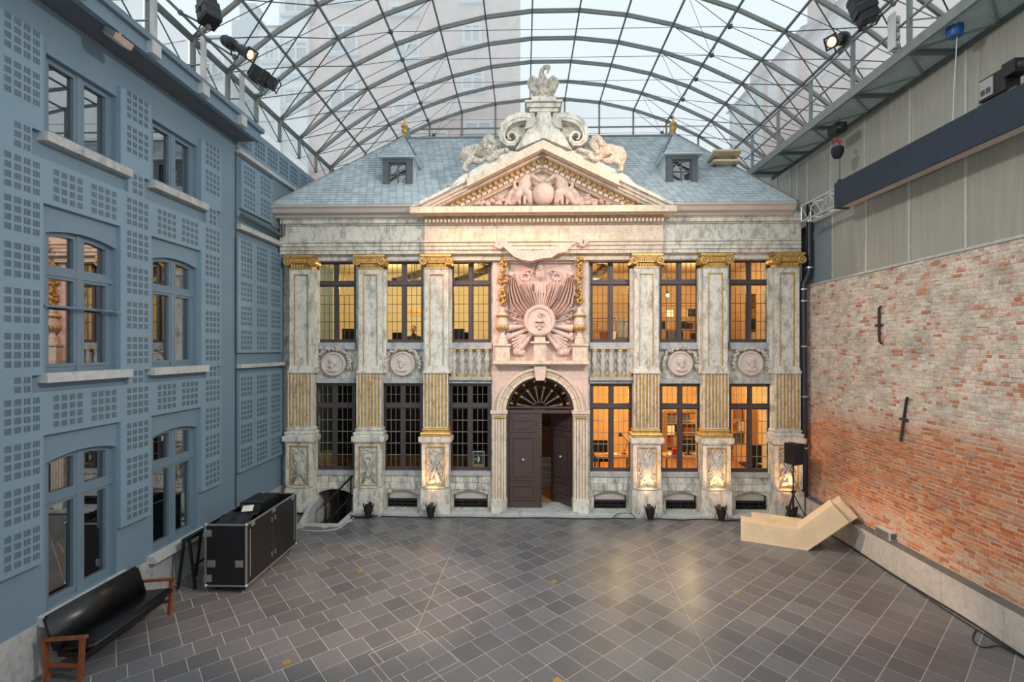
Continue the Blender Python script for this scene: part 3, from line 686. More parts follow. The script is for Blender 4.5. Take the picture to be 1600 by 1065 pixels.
# window sills, lintels and ashlar blocks under the windows
for k in range(6):
    (u0, u1), (l0, l1) = UX[k], LX[k]
    MB().box(u0 - .02, -.12, UZ[0] - .19, u1 + .02, .06, UZ[0]).build('upper_sill', M['slate_sill'], wb)
    MB().box(l0 - .02, -.05, LZ[1], l1 + .02, .05, LZ[1] + .13).build('lintel', M['slate_sill'], wb)
    MB().box(l0 - .02, -.07, LZ[0] - .12, l1 + .02, .05, LZ[0]).build('lower_sill', M['slate_sill'], wb)
    z1 = LZ[0] - .125; z0 = BZ1_ + .02; rows = 2
    for r in range(rows):
        za, zb_ = z0 + (z1 - z0) * r / rows, z0 + (z1 - z0) * (r + 1) / rows; x = l0; n = 5
        cuts = [0] + sorted((i + random.uniform(-.25, .25)) / n for i in range(1, n)) + [1]
        for a, b in zip(cuts, cuts[1:]):
            pr_ = random.uniform(.015, .035)
            MB().box(l0 + (l1 - l0) * a + .005, -pr_, za + .005, l0 + (l1 - l0) * b - .005, .02, zb_ - .005).build('stone_block', M['stone_dark'] if random.random() < .5 else M['stone'], wb)
    for sx, (a, b) in enumerate(((l0 - .05, BX_[k][0]), (BX_[k][1], l1 + .05))):
        if b - a < .06: continue
        for r in range(3):
            za, zb_ = .12 + (z0 - .12) * r / 3, .12 + (z0 - .12) * (r + 1) / 3
            MB().box(a + .004, -random.uniform(.015, .03), za + .005, b - .004, .02, zb_ - .005).build('stone_block', M['stone_dark'], wb)
MB().box(PXx(556), -.42, -.02, PXx(1253), -.0, .06).build('pavement_kerb', M['pale_sill'], wb)
# entablature in courses; the middle stretch stands a little forward
def course(name, py0, py1, y, mat, px0, px1, blocks=0, back=.1):
    z0, z1 = PZ(py1, y), PZ(py0, y); x0, x1 = PXx(px0, y), PXx(px1, y)
    if not blocks: MB().box(x0, y, z0, x1, back, z1).build(name, M[mat], en); return
    n = max(1, round((x1 - x0) / blocks)); cuts = [0] + sorted((i + random.uniform(-.3, .3)) / n for i in range(1, n)) + [1]
    for a, b in zip(cuts, cuts[1:]):
        j = random.uniform(-.004, .008); MB().box(x0 + (x1 - x0) * a + .003, y - j, z0 + .003, x0 + (x1 - x0) * b - .003, back, z1 - .003).build(name, M[mat], en)
for px0, px1, f, st in ((437, 663, 0, 'stone'), (1036, 1252, 0, 'stone'), (663, 1036, -.13, 'stone_warm_light')):
    course('soffit_course', 395, 406, -.14 + f, st, px0, px1, 2.2); course('architrave_block', 389.5, 395.5, -.30 + f, st, px0, px1, 1.0); course('architrave_block', 383, 389.5, -.34 + f, st, px0, px1, 1.1)
    course('architrave_block', 377, 383, -.38 + f, st, px0, px1, 1.2); course('architrave_fillet', 374.5, 377, -.43 + f, st, px0, px1)
    course('frieze_block', 350, 374.5, -.30 + f, st, px0, px1, 0.9); course('frieze_fillet', 347, 350, -.36 + f, st, px0, px1)
    course('bed_mould', 340, 347, -.43 + f, st, px0, px1, 1.6); course('bed_mould', 333, 340, -.48 + f, st, px0, px1, 1.4)
def dentils(py0, py1, y, px0, px1, pitch, mat, fill=.55):
    mb = MB(); x, x1 = PXx(px0, y), PXx(px1, y); z0, z1 = PZ(py1, y), PZ(py0, y)
    while x < x1: mb.box(x, y, z0, x + pitch * fill, y + .12, z1); x += pitch
    mb.build('dentil_row', M[mat], en, kind='stuff')
dentils(341, 346, -.64, 664, 1036, .105, 'stone_warm_light')
mb = MB(); x = PXx(664, -.68)
while x < PXx(1036, -.68): mb.ball((x, -.66, PZ(336.5, -.66)), (.035, .05, .05), 6, 5); x += .10
mb.build('gilded_egg_row', M['gold'], en, kind='stuff')
for px0, px1 in ((420, 664), (1036, 1246)):
    y = -.82; A = PXx(px0, y); B = PXx(px1, y); g = [(0.1, PZ(333, y)), (-.55, PZ(333, y)), (-.58, PZ(330, y)), (-.72, PZ(328, y)), (-.76, PZ(322.5, y)), (y, PZ(320, y)), (y, PZ(317.5, y)), (.1, PZ(317, y))]
    MB().prism(g, A, B, 'x').build('timber_cornice', M['gutter'], en)

# ------------------------------------------------------------------ pilasters
def gz(py): return PZ(py, YP)
def gp(px): return PXx(px, YP)
def pilaster(px_up, px_lo, seed, label, bottom=0.06):
    cu, cl = gp(px_up), gp(px_lo); rnd = random.Random(seed)
    r = root('pilaster', (cl, YP, bottom), label, 'pilaster', 'gilded pilasters along the stone front')
    hw = .40
    MB().box(cl - .41, -.36, bottom, cl + .41, .02, gz(765)).build('plinth', M['stone'], r)
    pd = MB().box(cl - .38, -.30, gz(765), cl + .38, .02, gz(692)); z0, z1 = gz(760), gz(697)
    for b in ((cl - .38, z0 - .02, cl - .27, z1 + .05), (cl + .27, z0 - .02, cl + .38, z1 + .05), (cl - .27, z0 - .06, cl + .27, z0), (cl - .27, z1, cl + .27, z1 + .05)): pd.box(b[0], -.345, b[1], b[2], -.29, b[3])
    po = pd.build('pedestal', M['stone'], r)
    gm = MB()
    for b in ((cl - .27, z0, cl - .245, z1), (cl + .245, z0, cl + .27, z1), (cl - .27, z1 - .025, cl + .27, z1), (cl - .27, z0, cl + .27, z0 + .02)): gm.box(b[0], -.352, b[1], b[2], -.29, b[3])
    gm.build('gilded_moulding', M['gold'], po)
    # carved trophy: crossed shafts, ribbons, fruit and a shield
    cv = MB(); H = z1 - z0
    for s in range(12): cv.ball((cl + rnd.uniform(-.19, .19), -.305, z1 - .05 - rnd.random() * .17), (rnd.uniform(.03, .055), .035, rnd.uniform(.025, .045)), 7, 5)
    for s in (-1, 1):
        cv.sweep([(cl - s * .17, -.315, z0 + .08), (cl + s * .02, -.345, z0 + H * .5), (cl + s * .16, -.32, z1 - .25)], [.035, .022, .03], 6)
        cv.sweep([(cl + s * .2, -.31, z0 + .3), (cl + s * .05, -.34, z0 + .42), (cl - s * .14, -.325, z0 + .62), (cl - s * .2, -.31, z1 - .2)], .018, 5)
        w0 = [(cl + s * (.05 + .14 * abs(math.sin(i * .9 + seed))), -.315 - .02 * (i % 2), z1 - .12 - H * .75 * i / 9) for i in range(10)]; cv.sweep(w0, .02, 5)
    k = seed % 3
    if k == 0: cv.ball((cl + .02, -.31, z0 + H * .42), (.15, .06, .23), 12, 8); cv.sweep([(cl + .02 + .15 * math.cos(t * .5), -.315, z0 + H * .42 + .23 * math.sin(t * .5)) for t in range(13)], .016, 5)
    elif k == 1: cv.sweep([(cl + .11 * math.cos(t * .6), -.325, z0 + H * .62 + .10 * math.sin(t * .6)) for t in range(11)], .024, 6, True); cv.ball((cl - .02, -.31, z0 + H * .3), (.1, .05, .13), 10, 7)
    else: cv.sweep([(cl + .1, -.32, z1 - .4), (cl - .02, -.36, z0 + H * .45), (cl + .1, -.33, z0 + .13)], [.02, .05, .07], 7); cv.ball((cl - .09, -.315, z0 + .16), (.1, .06, .09), 10, 7)
    for s in range(26): cv.ball((cl + rnd.uniform(-.2, .2), -.302, z0 + .05 + rnd.random() * (H - .22)), (rnd.uniform(.02, .045), .03, rnd.uniform(.02, .05)), 6, 4, Matrix.Rotation(rnd.uniform(-1, 1), 3, 'Y'))
    cv.build('carved_trophy', M['stone_carved'], po, smooth=True)
    cp = MB(); cp.box(cl - .46, -.40, gz(690), cl + .46, .02, gz(682.5)); cp.box(cl - .42, -.36, gz(692.5), cl + .42, .02, gz(690)); cp.build('pedestal_cap', M['stone'], r)
    bs = MB(); zb0, zb1 = gz(682.5), gz(669)
    prof = [(.0, zb0), (.405, zb0), (.405, zb0 + .05), (.425, zb0 + .08), (.405, zb0 + .12), (.36, zb0 + .135), (.36, zb0 + .16), (.385, zb0 + .19), (.345, zb1), (0, zb1)]
    for a, b in zip(prof[1:-2], prof[2:-1]):
        for q in (0,):
            vs = [(cl - a[0], .02, a[1]), (cl - a[0], -a[0] + .06, a[1]), (cl + a[0], -a[0] + .06, a[1]), (cl + a[0], .02, a[1]), (cl - b[0], .02, b[1]), (cl - b[0], -b[0] + .06, b[1]), (cl + b[0], -b[0] + .06, b[1]), (cl + b[0], .02, b[1])]
            bs.add(vs, MB.BF)
    bs.build('moulded_base', M['gold'] if seed in (2, 3) else M['stone'], r)
    fs = MB().box(cl - .33, -.265, zb1, cl + .33, .02, gz(583)); n = 7
    for i in range(n + 1):
        x = cl - .33 + .66 * i / n; fs.box(x - .014, -.30, zb1 + .02, x + .018, -.26, gz(584))
    fs.box(cl - .33, -.30, zb1, cl + .33, -.26, zb1 + .03); fs.build('fluted_shaft', M['stone'], r)
    fg = MB()
    for i in range(n): fg.tube((cl - .33 + .66 * (i + .5) / n, -.262, zb1 + .03), (cl - .33 + .66 * (i + .5) / n, -.262, gz(584.5)), .037, 8)
    fg.build('gilded_fluting', M['gold'], r, smooth=50, kind='stuff')
    z = gz(583); MB().box(cu - .37, -.34, z, cu + .37, .02, z + .07).box(cu - .35, -.31, z + .07, cu + .35, .02, gz(575)).build('shaft_block', M['stone'], r)
    # upper shaft with a sunk panel edged in gold
    z0, z1 = gz(575), gz(419); sh = MB().box(cu - .33, -.255, z0, cu + .33, .02, z1); q = .12
    for b in ((cu - .33, z0, cu - .33 + q, z1), (cu + .33 - q, z0, cu + .33, z1), (cu - .33, z0, cu + .33, z0 + .07), (cu - .33, z1 - .14, cu + .33, z1)): sh.box(b[0], -.30, b[1], b[2], -.25, b[3])
    so = sh.build('shaft', M['stone'], r); gm = MB(); g = .022
    for b in ((cu - .33 + q, z0 + .07, cu - .33 + q + g, z1 - .14), (cu + .33 - q - g, z0 + .07, cu + .33 - q, z1 - .14), (cu - .33 + q, z1 - .14 - g, cu + .33 - q, z1 - .14)): gm.box(b[0], -.302, b[1], b[2], -.25, b[3])
    gm.build('gilded_moulding', M['gold'], so)
    MB().box(cu - .40, -.13, gz(583), cu + .40, .02, gz(418)).build('backing_strip', M['stone'], r)
    # ionic capital
    z1, z0 = gz(397.5), gz(419); H = z1 - z0
    cpo = MB().box(cu - .43, -.42, z1 - .055, cu + .43, .02, z1).box(cu - .40, -.39, z1 - .085, cu + .40, .02, z1 - .055).box(cu - .31, -.36, z0 + .16, cu + .31, .02, z1 - .085).box(cu - .335, -.33, z0, cu + .335, .02, z0 + .03).box(cu - .30, -.29, z0 + .03, cu + .30, .02, z0 + .17).build('capital', M['gold'], r)
    dt = MB()
    for i in range(9): dt.ball((cu - .24 + .06 * i, -.36, z1 - .15), (.024, .03, .05), 6, 5)
    for i in range(8): dt.ball((cu - .27 + .077 * i, -.30, z0 + .09), (.026, .03, .065), 6, 5)
    dt.build('capital_leaves', M['gold'], cpo, smooth=True, kind='stuff')
    for s in (-1, 1):
        vx, vz = cu + s * .36, z1 - .19; vo = MB(); vo.lathe([(0, 0), (.105, 0), (.105, .36), (0, .36)], (vx, -.05, vz), 18, 'y')
        sp = [(vx - s * (.118 - .0042 * t) * math.sin(t * .42), -.425, vz + (.118 - .0042 * t) * math.cos(t * .42)) for t in range(25)]; vo.sweep(sp, .021, 6); vo.ball((vx, -.42, vz), .03, 8, 6)
        vo.build('volute', M['gold'], cpo, smooth=45)
    return r
PL = [(470.5, 468.5, 'pilaster nearest the blue grey building, grey and stained'), (578.5, 576, 'pilaster between the two busts facing the door from the blue building side'),
      (682, 680.5, 'pilaster beside the twisted balusters on the blue building side, lit at its foot'), (1010, 1010.5, 'pilaster beside the twisted balusters on the brick wall side, lit at its foot'),
      (1118, 1119, 'pilaster between the two busts on the brick wall side, with a carved shield'), (1230, 1231, 'pilaster nearest the brick wall, behind the loudspeaker')]
for i, (a, b, l) in enumerate(PL): pilaster(a, b, i + (0 if i < 4 else -1 if i == 4 else 0), l)

# ------------------------------------------------------------------ facade windows
def front_window(n, x0, x1, z0, z1, tr, label, upper):
    r = root('window_%d' % n, ((x0 + x1) / 2, .1, z0)); y0, y1 = .08, .16; xc = (x0 + x1) / 2; fw = .055
    MB().box(x0, y0, z0, x0 + fw, y1, z1).box(x1 - fw, y0, z0, x1, y1, z1).box(x0, y0, z1 - fw, x1, y1, z1).box(x0, y0, z0, x1, y1, z0 + fw).box(x0, y0 - .03, z0, x1, y1, z0 + .035).build('frame', M['window_wood'], r)
    MB().box(xc - .035, y0 - .01, z0, xc + .035, y1, z1).build('mullion', M['window_wood'], r); MB().box(x0, y0 - .03, tr - .045, x1, y1, tr + .045).build('transom', M['window_wood'], r)
    for a, b in ((x0 + fw, xc - .035), (xc + .035, x1 - fw)):
        for za, zb_, rows, up in ((z0 + fw, tr - .045, 6 if upper else 5, 0), (tr + .045, z1 - fw, 2, 1)):
            c = .04; s = MB()
            for q in ((a, za, a + c, zb_), (b - c, za, b, zb_), (a, za, b, za + c), (a, zb_ - c, b, zb_)): s.box(q[0], y0 + .015, q[1], q[2], y0 + .06, q[3])
            so = s.build('casement', M['window_wood'], r); A, B, ZA, ZB = a + c, b - c, za + c, zb_ - c
            MB().box(A, y0 + .04, ZA, B, y0 + .045, ZB).build('pane', M['glass'], so); L = MB()
            for i in (1, 2): L.box(A + (B - A) * i / 3 - .006, y0 + .032, ZA, A + (B - A) * i / 3 + .006, y0 + .05, ZB)
            for i in range(1, rows):
                t_ = .018 if (upper and not up and i % 2 == 0) or (not up and not upper) else .007; zz = ZA + (ZB - ZA) * i / rows
                L.box(A, y0 + .03, zz - t_ / 2, B, y0 + .052, zz + t_ / 2)
            L.build('glazing_bars', M['window_wood'] if upper else M['lead'], so, kind='stuff')
    struct(r, label, 'window'); return r
SIDE = ['next to the blue grey building', 'second from the blue grey building', 'beside the carved centre on the blue building side', 'beside the carved centre on the brick wall side', 'second from the brick wall', 'next to the brick wall']
for k in range(6):
    front_window(7 + k, *UX[k], UZ[0], UZ[1], PZ(442, .08), 'lit upper leaded window of the stone front, ' + SIDE[k], True)
    front_window(13 + k, *LX[k], LZ[0], LZ[1], PZ(634, .08), ('dark' if k < 3 else 'lit') + ' lower leaded window of the stone front, ' + SIDE[k], False)
for k in range(1, 6):
    x0, x1 = BX_[k]; r = root('window_%d' % (18 + k), ((x0 + x1) / 2, .1, BZ0_)); struct(r, 'arched cellar window with a pale blind, below the lower window ' + SIDE[k], 'window')
    z = BZ0_; MB().box(x0, .1, z, x1, .16, z + .03).box(x0, .1, z, x0 + .03, .16, BZ1_).box(x1 - .03, .1, z, x1, .16, BZ1_).box(x0, .04, z + .10, x1, .07, z + .125).build('frame', M['black'], r)
    MB().box(x0, .12, z + .22, x1, .13, BZ1_).build('blind', M['gutter'], r); MB().box(x0, .07, z + .18, x1, .17, z + .24).build('transom', M['black'], r)
    MB().box(x0, .14, z + .03, x1, .145, z + .19).build('pane', M['glass'], r); g = MB()
    for i in range(1, 4): g.box(x0 + (x1 - x0) * i / 4 - .008, .05, z, x0 + (x1 - x0) * i / 4 + .008, .06, z + .20)
    g.build('bars', M['iron'], r, kind='stuff'); MB().box(x0 + .01, .3, 0, x1 - .01, .34, BZ1_).build('cellar_shade_board', M['black'], r)  # black sheet stands in for the unlit cellar
    MB().prism([(x0 - .06, -.30), (x1 + .06, -.30), (x1 + .06, .0), (x0 - .06, .0)], .0, .085, 'z').build('sill', M['pale_sill'], r)

# ------------------------------------------------------------------ medallions with busts
def medallion(px, py, face, label):
    y = -.06; cx, cz = P(px, py, y); R = 19.5 * (13.7 + y) / FPX
    r = root('medallion', (cx, y, cz), label, 'medallion', 'bust medallions between the window rows')
    d = MB().lathe([(0, -.06), (R, -.06), (R, .03), (R * .93, .07), (R * .84, .07), (R * .80, .035), (0, .035)], (cx, y, cz), 28, 'y').build('disc', M['stone_disc'], r, smooth=40)
    b = MB(); f = face
    b.ball((cx + f * .0, y - .05, cz + .07), (.082, .06, .10), 12, 9); b.ball((cx + f * .045, y - .05, cz + .025), (.05, .05, .055), 10, 7); b.ball((cx + f * .088, y - .05, cz + .055), (.028, .03, .018), 8, 5, Matrix.Rotation(.5 * f, 3, 'Y'))
    b.ball((cx + f * .06, y - .05, cz - .01), (.03, .03, .02), 8, 5); b.sweep([(cx - f * .03, y - .05, cz + .02), (cx - f * .035, y - .045, cz - .12)], [.055, .07], 8)
    b.ball((cx - f * .03, y - .04, cz - .17), (.16, .055, .075), 14, 8); b.ball((cx - f * .05, y - .04, cz + .09), (.085, .06, .085), 10, 8)
    rnd = random.Random(int(px)); 
    for i in range(12): b.ball((cx - f * (.03 + rnd.uniform(0, .09)), y - .06, cz + .14 - rnd.uniform(0, .22)), .024, 6, 5)
    for i in range(5): b.sweep([(cx - f * .17 + f * .06 * i, y - .075, cz - .13 - .02 * (i % 2)), (cx - f * .12 + f * .05 * i, y - .08, cz - .22)], .013, 5)
    b.build('bust', M['stone_disc'], d, smooth=True)
    g = MB()
    for i in range(46):
        t_ = R_(-14 + 208 * (i + rnd.uniform(-.3, .3)) / 45); rr = R * (1.12 + rnd.uniform(-.05, .16)) + (0.03 if abs(i - 22) < 9 else 0.06)
        g.ball((cx + rr * math.cos(t_), y - rnd.uniform(0, .07), cz + rr * math.sin(t_)), (rnd.uniform(.035, .06), .055, rnd.uniform(.035, .055)), 7, 5)
    for s in (-1, 1):
        for i in range(6): g.ball((cx + s * (R + .09 + rnd.uniform(-.03, .05)), y, cz - .02 - .03 * i), .036, 6, 5)
    g.build('garland', M['stone_carved'], r, smooth=True)
for px, py, f, l in ((521.5, 568.5, 1, 'round bust medallion under the upper window next to the blue grey building'), (629.5, 568, 1, 'round bust medallion facing the door, second from the blue grey building'),
                     (1062.5, 567.5, -1, 'round bust medallion facing the door, second from the brick wall'), (1172, 567, -1, 'round bust medallion under the upper window next to the brick wall')): medallion(px, py, f, l)
# twisted balusters
for side, (wk, l) in enumerate(((2, 'blue building'), (3, 'brick wall'))):
    (a, b) = UX[wk]; bz0, bz1 = PZ(588, -.05), PZ(545, -.05)
    for i in range(5):
        x = a + (b - a) * (i + .5) / 5; nth = ('first', 'second', 'third', 'fourth', 'fifth')[i]
        r = root('baluster', (x, -.06, bz0), '%s twisted stone baluster from the blue building end of the %s row beside the portal' % (nth, 'nearer' if side == 0 else 'farther'), 'baluster', 'twisted balusters under the upper windows')
        H = bz1 - bz0; mb = MB(); n = 26; vs = []
        for j in range(n + 1):
            tt = j / n; rr = .058 + .018 * math.sin(math.pi * tt)
            vs += [(x + rr * (1 + .28 * math.cos(3 * (2 * math.pi * k / 9 - tt * 5.5))) * math.cos(2 * math.pi * k / 9), -.06 + .8 * rr * (1 + .28 * math.cos(3 * (2 * math.pi * k / 9 - tt * 5.5))) * math.sin(2 * math.pi * k / 9), bz0 + .09 + (H - .16) * tt) for k in range(9)]
        mb.add(vs, [(j * 9 + k, j * 9 + (k + 1) % 9, (j + 1) * 9 + (k + 1) % 9, (j + 1) * 9 + k) for j in range(n) for k in range(9)]).build('twisted_shaft', M['stone_carved'], r, smooth=True)
        MB().box(x - .065, -.13, bz0, x + .065, .01, bz0 + .09).build('gilded_foot', M['gold'], r); MB().box(x - .06, -.12, bz1 - .075, x + .06, .01, bz1).build('gilded_cap', M['gold'], r)
    MB().box(a - .02, -.14, bz1, b + .02, .02, bz1 + .05).build('baluster_rail', M['slate_sill'], wb); MB().box(a - .02, -.14, bz0 - .1, b + .02, .02, bz0).build('baluster_rail', M['slate_sill'], wb)
# ------------------------------------------------------------------ portal: jambs, arch, ledge
pt = root('portal', (AC, -.1, 0), 'arched stone portal with fluted jambs and keystone around the brown door', 'portal')
for s, (pa, pb, name) in ((-1, (769, 791, 'jamb')), (1, (896, 919, 'jamb'))):
    x0, x1 = PXx(pa, -.2), PXx(pb, -.2); zt = PZ(641, -.2); j = MB().box(x0, -.16, .40, x1, .05, zt - .22)
    for i in range(5):
        a = x0 + (x1 - x0) * (i + .12) / 5; j.box(a, -.20, .42, a + (x1 - x0) * .15, -.15, zt - .24)
    j.build(name, M['stone_warm_light'], pt); MB().box(x0 - .02, -.26, 0.03, x1 + .02, .05, .42).build('jamb_base', M['stone'], pt)
    im = MB().box(x0 - .04, -.28, zt - .09, x1 + .04, .05, zt).box(x0 - .015, -.24, zt - .15, x1 + .015, .05, zt - .09).box(x0, -.22, zt - .22, x1, .05, zt - .15).build('impost', M['stone_warm_light'], pt)
    MB().box(x0 + .06, -.245, zt - .205, x1 - .06, -.2, zt - .16).build('gilded_band', M['gold'], im)
def ring(r0, r1, y0, y1, a0=0, a1=180, n=24):
    q = [R_(a1 + (a0 - a1) * i / n) for i in range(n + 1)]
    return MB().strip([(AC + r0 * math.cos(t), AZ0 + r0 * math.sin(t)) for t in q], [(AC + r1 * math.cos(t), AZ0 + r1 * math.sin(t)) for t in q], y0, y1)
for i in range(9): ring(AR + .0, AR + .20, -.20, .05, 180 * i / 9 + .25, 180 * (i + 1) / 9 - .25, 5).build('voussoir', M['stone_warm_light'], pt)
ring(AR + .20, AR + .27, -.26, .05).build('archivolt', M['stone_warm_light'], pt); ring(AR + .10, AR + .115, -.212, -.19).build('gilded_line', M['gold'], pt)
kz = PZ(572, -.3); MB().prism([(AC - .12, AZ0 + AR - .08), (AC + .12, AZ0 + AR - .08), (AC + .17, kz), (AC - .17, kz)], -.34, .02).build('keystone', M['stone_pink_light'], pt)
x0, x1 = PXx(769, -.1), PXx(919, -.1); zt, zk = PZ(641, -.1), PZ(571, -.1)
mb = MB(); q = [R_(180 - 180 * i / 24) for i in range(25)]; mb.strip([(AC + (AR + .24) * math.cos(t), AZ0 + (AR + .24) * math.sin(t)) for t in q], [(AC + (AR + .24) * math.cos(t) if 2 < i < 22 else (x0 if i <= 2 else x1), zk) for i, t in enumerate(q)], -.10, .05)
mb.box(x0, -.10, zt, AC - AR - .24, .05, zk).box(AC + AR + .24, -.10, zt, x1, .05, zk); mb.build('spandrel', M['stone_pink_light'], pt)
yl = -.42; MB().box(PXx(770, yl), yl, PZ(568.5, yl), PXx(921, yl), .05, PZ(563.5, yl)).box(PXx(773, -.34), -.34, PZ(571, -.34), PXx(918, -.34), .05, PZ(568.5, -.34)).build('ledge', M['stone_warm_light'], pt)
st = MB().box(DX[0] - .12, -.34, -.02, DX[1] + .1, .55, .12).build('threshold', M['slate_sill'], pt)
# fanlight
fn = root('window_24', (AC, .1, AZ0)); struct(fn, 'semicircular fanlight with gilded spears above the brown door', 'window')
ring(AR - .07, AR + .02, .06, .16).build('frame', M['wood_dark'], fn)
MB().box(DX[0], -.02, PZ(645), DX[1], .16, AZ0 + .02).box(DX[0], -.06, PZ(645) + .14, DX[1], .16, PZ(645) + .18).build('transom', M['wood_dark'], fn)
q = [R_(180 - 180 * i / 20) for i in range(21)]; MB().prism([(AC + (AR - .06) * math.cos(t), AZ0 + (AR - .06) * math.sin(t)) for t in q], .12, .126).build('pane', M['glass'], fn)
sp = MB(); gd = MB(); ir = MB()
for i in range(8):
    t = R_(12 + 156 * i / 7)
    for dt in (-.035, .035): sp.tube((AC + .2 * math.cos(t), .08, AZ0 + .05 + .2 * math.sin(t)), (AC + (AR - .27) * math.cos(t + dt), .08, AZ0 + .03 + (AR - .27) * math.sin(t + dt)), .009, 5)
    gd.ball((AC + (AR - .13) * math.cos(t), .07, AZ0 + .02 + (AR - .13) * math.sin(t)), (.035, .03, .055), 8, 6, Matrix.Rotation(math.pi / 2 - t, 3, 'Y'))
    gd.ball((AC + (AR - .33) * math.cos(t), .07, AZ0 + .02 + (AR - .33) * math.sin(t)), (.04, .02, .025), 6, 4)
for i in range(12):
    t = R_(180 * (i + .5) / 12); c = (AC + (AR - .13) * math.cos(t), .075, AZ0 + (AR - .13) * math.sin(t)); ir.sweep([(c[0] + .06 * math.cos(k * .785), c[1], c[2] + .06 * math.sin(k * .785)) for k in range(8)], .012, 5, True)
ir.sweep([(AC + .2 * math.cos(t), .08, AZ0 + .03 + .2 * math.sin(t)) for t in q], .03, 6); ir.sweep([(AC + (AR - .28) * math.cos(t), .08, AZ0 + (AR - .28) * math.sin(t)) for t in q], .008, 5)
sp.build('spear_bars', M['lead'], fn, kind='stuff'); gd.build('gilded_tips', M['gold'], fn, smooth=True, kind='stuff'); ir.build('iron_scrollwork', M['iron'], fn, kind='stuff')
# door leaves
def leaf(w_, h_, name, parent, mt):
    """a panelled leaf in its own frame: x from 0 (hinge) to w, y thickness, z height"""
    def W(mb): mb.v = [tuple(mt @ Vector(p)) for p in mb.v]; return mb
    o = W(MB().box(0, 0, 0, w_, .07, h_)).build(name, M['wood_dark'], parent)
    a, b = w_ * .12, w_ * .88
    for z0, z1 in ((.08 * h_, .25 * h_), (.29 * h_, .755 * h_), (.80 * h_, .94 * h_)):
        f = MB(); e = .05
        for q in ((a, z0, a + e, z1), (b - e, z0, b, z1), (a, z0, b, z0 + e), (a, z1 - e, b, z1)): f.box(q[0], -.035, q[1], q[2], .0, q[3])
        f.box(a + .11, -.02, z0 + .10, b - .11, .0, z1 - .10); W(f).build('raised_panel', M['wood_dark'], o)
    k = MB().ball((w_ * .5, -.07, .51 * h_), (.05, .04, .05), 10, 7).ball((w_ * .5, -.02, .51 * h_), (.03, .05, .03), 8, 6); W(k).build('knob', M['alu'], o, smooth=True); return o
d1 = root('door_1', (AC, .05, .12)); struct(d1, 'dark brown panelled double door with one leaf standing open', 'door')
DH = PZ(645) - .12; lw_ = (DX[1] - DX[0]) / 2
leaf(lw_ + .0, DH, 'closed_leaf', d1, Matrix.Translation((DX[0], .02, .12)))
mb = MB(); xm = DX[0] + lw_
for i in range(34): mb.box(xm + .0, -.01, .14 + DH * i / 34, xm + .055, .06, .14 + DH * (i + .72) / 34)
mb.build('ornamental_edge_strip', M['wood_dark'], d1, kind='stuff')
leaf(lw_, DH, 'open_leaf', d1, Matrix.Translation((DX[1], .04, .12)) @ Matrix.Rotation(R_(-52), 4, 'Z') @ Matrix.Scale(-1, 4, (1, 0, 0)))

# ------------------------------------------------------------------ carved centre above the portal
def cp_(px, py, y=-.2): p = P(px, py, y); return Vector((p[0], y, p[1]))
rp = root('trophy_relief', (AC, -.1, PZ(562)), 'carved stone trophy relief with flags, spears and a round bust shield above the door', 'relief')
z0, z1 = PZ(563, -.1), PZ(386, -.1); X0, X1 = PXx(770, -.1), PXx(919, -.1); ix0, ix1 = PXx(794, -.1), PXx(897, -.1); iz1 = PZ(411, -.1)
MB().box(X0, -.14, z0, ix0, .05, z1).box(ix1, -.14, z0, X1, .05, z1).box(ix0, -.14, iz1, ix1, .05, z1).box(ix0, -.05, z0, ix1, .05, iz1).build('backing_slab', M['stone_pink_light'], rp)
sc = MB().lathe([(0, -.1), (.44, -.1), (.44, .06), (.40, .10), (.345, .085), (.33, .05), (0, .04)], cp_(843, 501, -.30), 36, 'y'); so = sc.build('shield', M['stone_pink_light'], rp, smooth=40)
b = MB(); c = cp_(843, 506, -.36); b.ball(c + Vector((0, 0, .0)), (.075, .06, .10), 12, 9); b.ball(c + Vector((0, -.06, -.005)), (.018, .025, .03), 7, 5)
for s in (-1, 1): b.ball(c + Vector((s * .03, -.055, .02)), .012, 6, 4); b.ball(c + Vector((s * .085, 0, -.03)), (.035, .04, .08), 8, 6)
b.ball(c + Vector((0, -.055, -.045)), (.025, .012, .009), 6, 4); b.sweep([c + Vector((0, .01, -.05)), c + Vector((0, .02, -.16))], [.05, .07], 8)
b.ball(c + Vector((0, .03, -.24)), (.22, .06, .11), 14, 8); b.ball(c + Vector((0, 0, .10)), (.10, .07, .07), 12, 8); b.lathe([(.0, .06), (.125, .05), (.125, .075), (0, .08)], c, 16)
b.sweep([c + Vector((.0, -.03, .16)), c + Vector((.04, -.04, .22)), c + Vector((-.03, -.04, .27)), c + Vector((.02, -.03, .32)), c + Vector((.12, -.02, .25))], [.03, .025, .02, .02, .03], 6)
for i in range(7): b.sweep([c + Vector((-.2 + .067 * i, -.02, -.18)), c + Vector((-.14 + .047 * i, -.045, -.32))], .018, 5)
b.build('bust', M['stone_pink_light'], so, smooth=True)
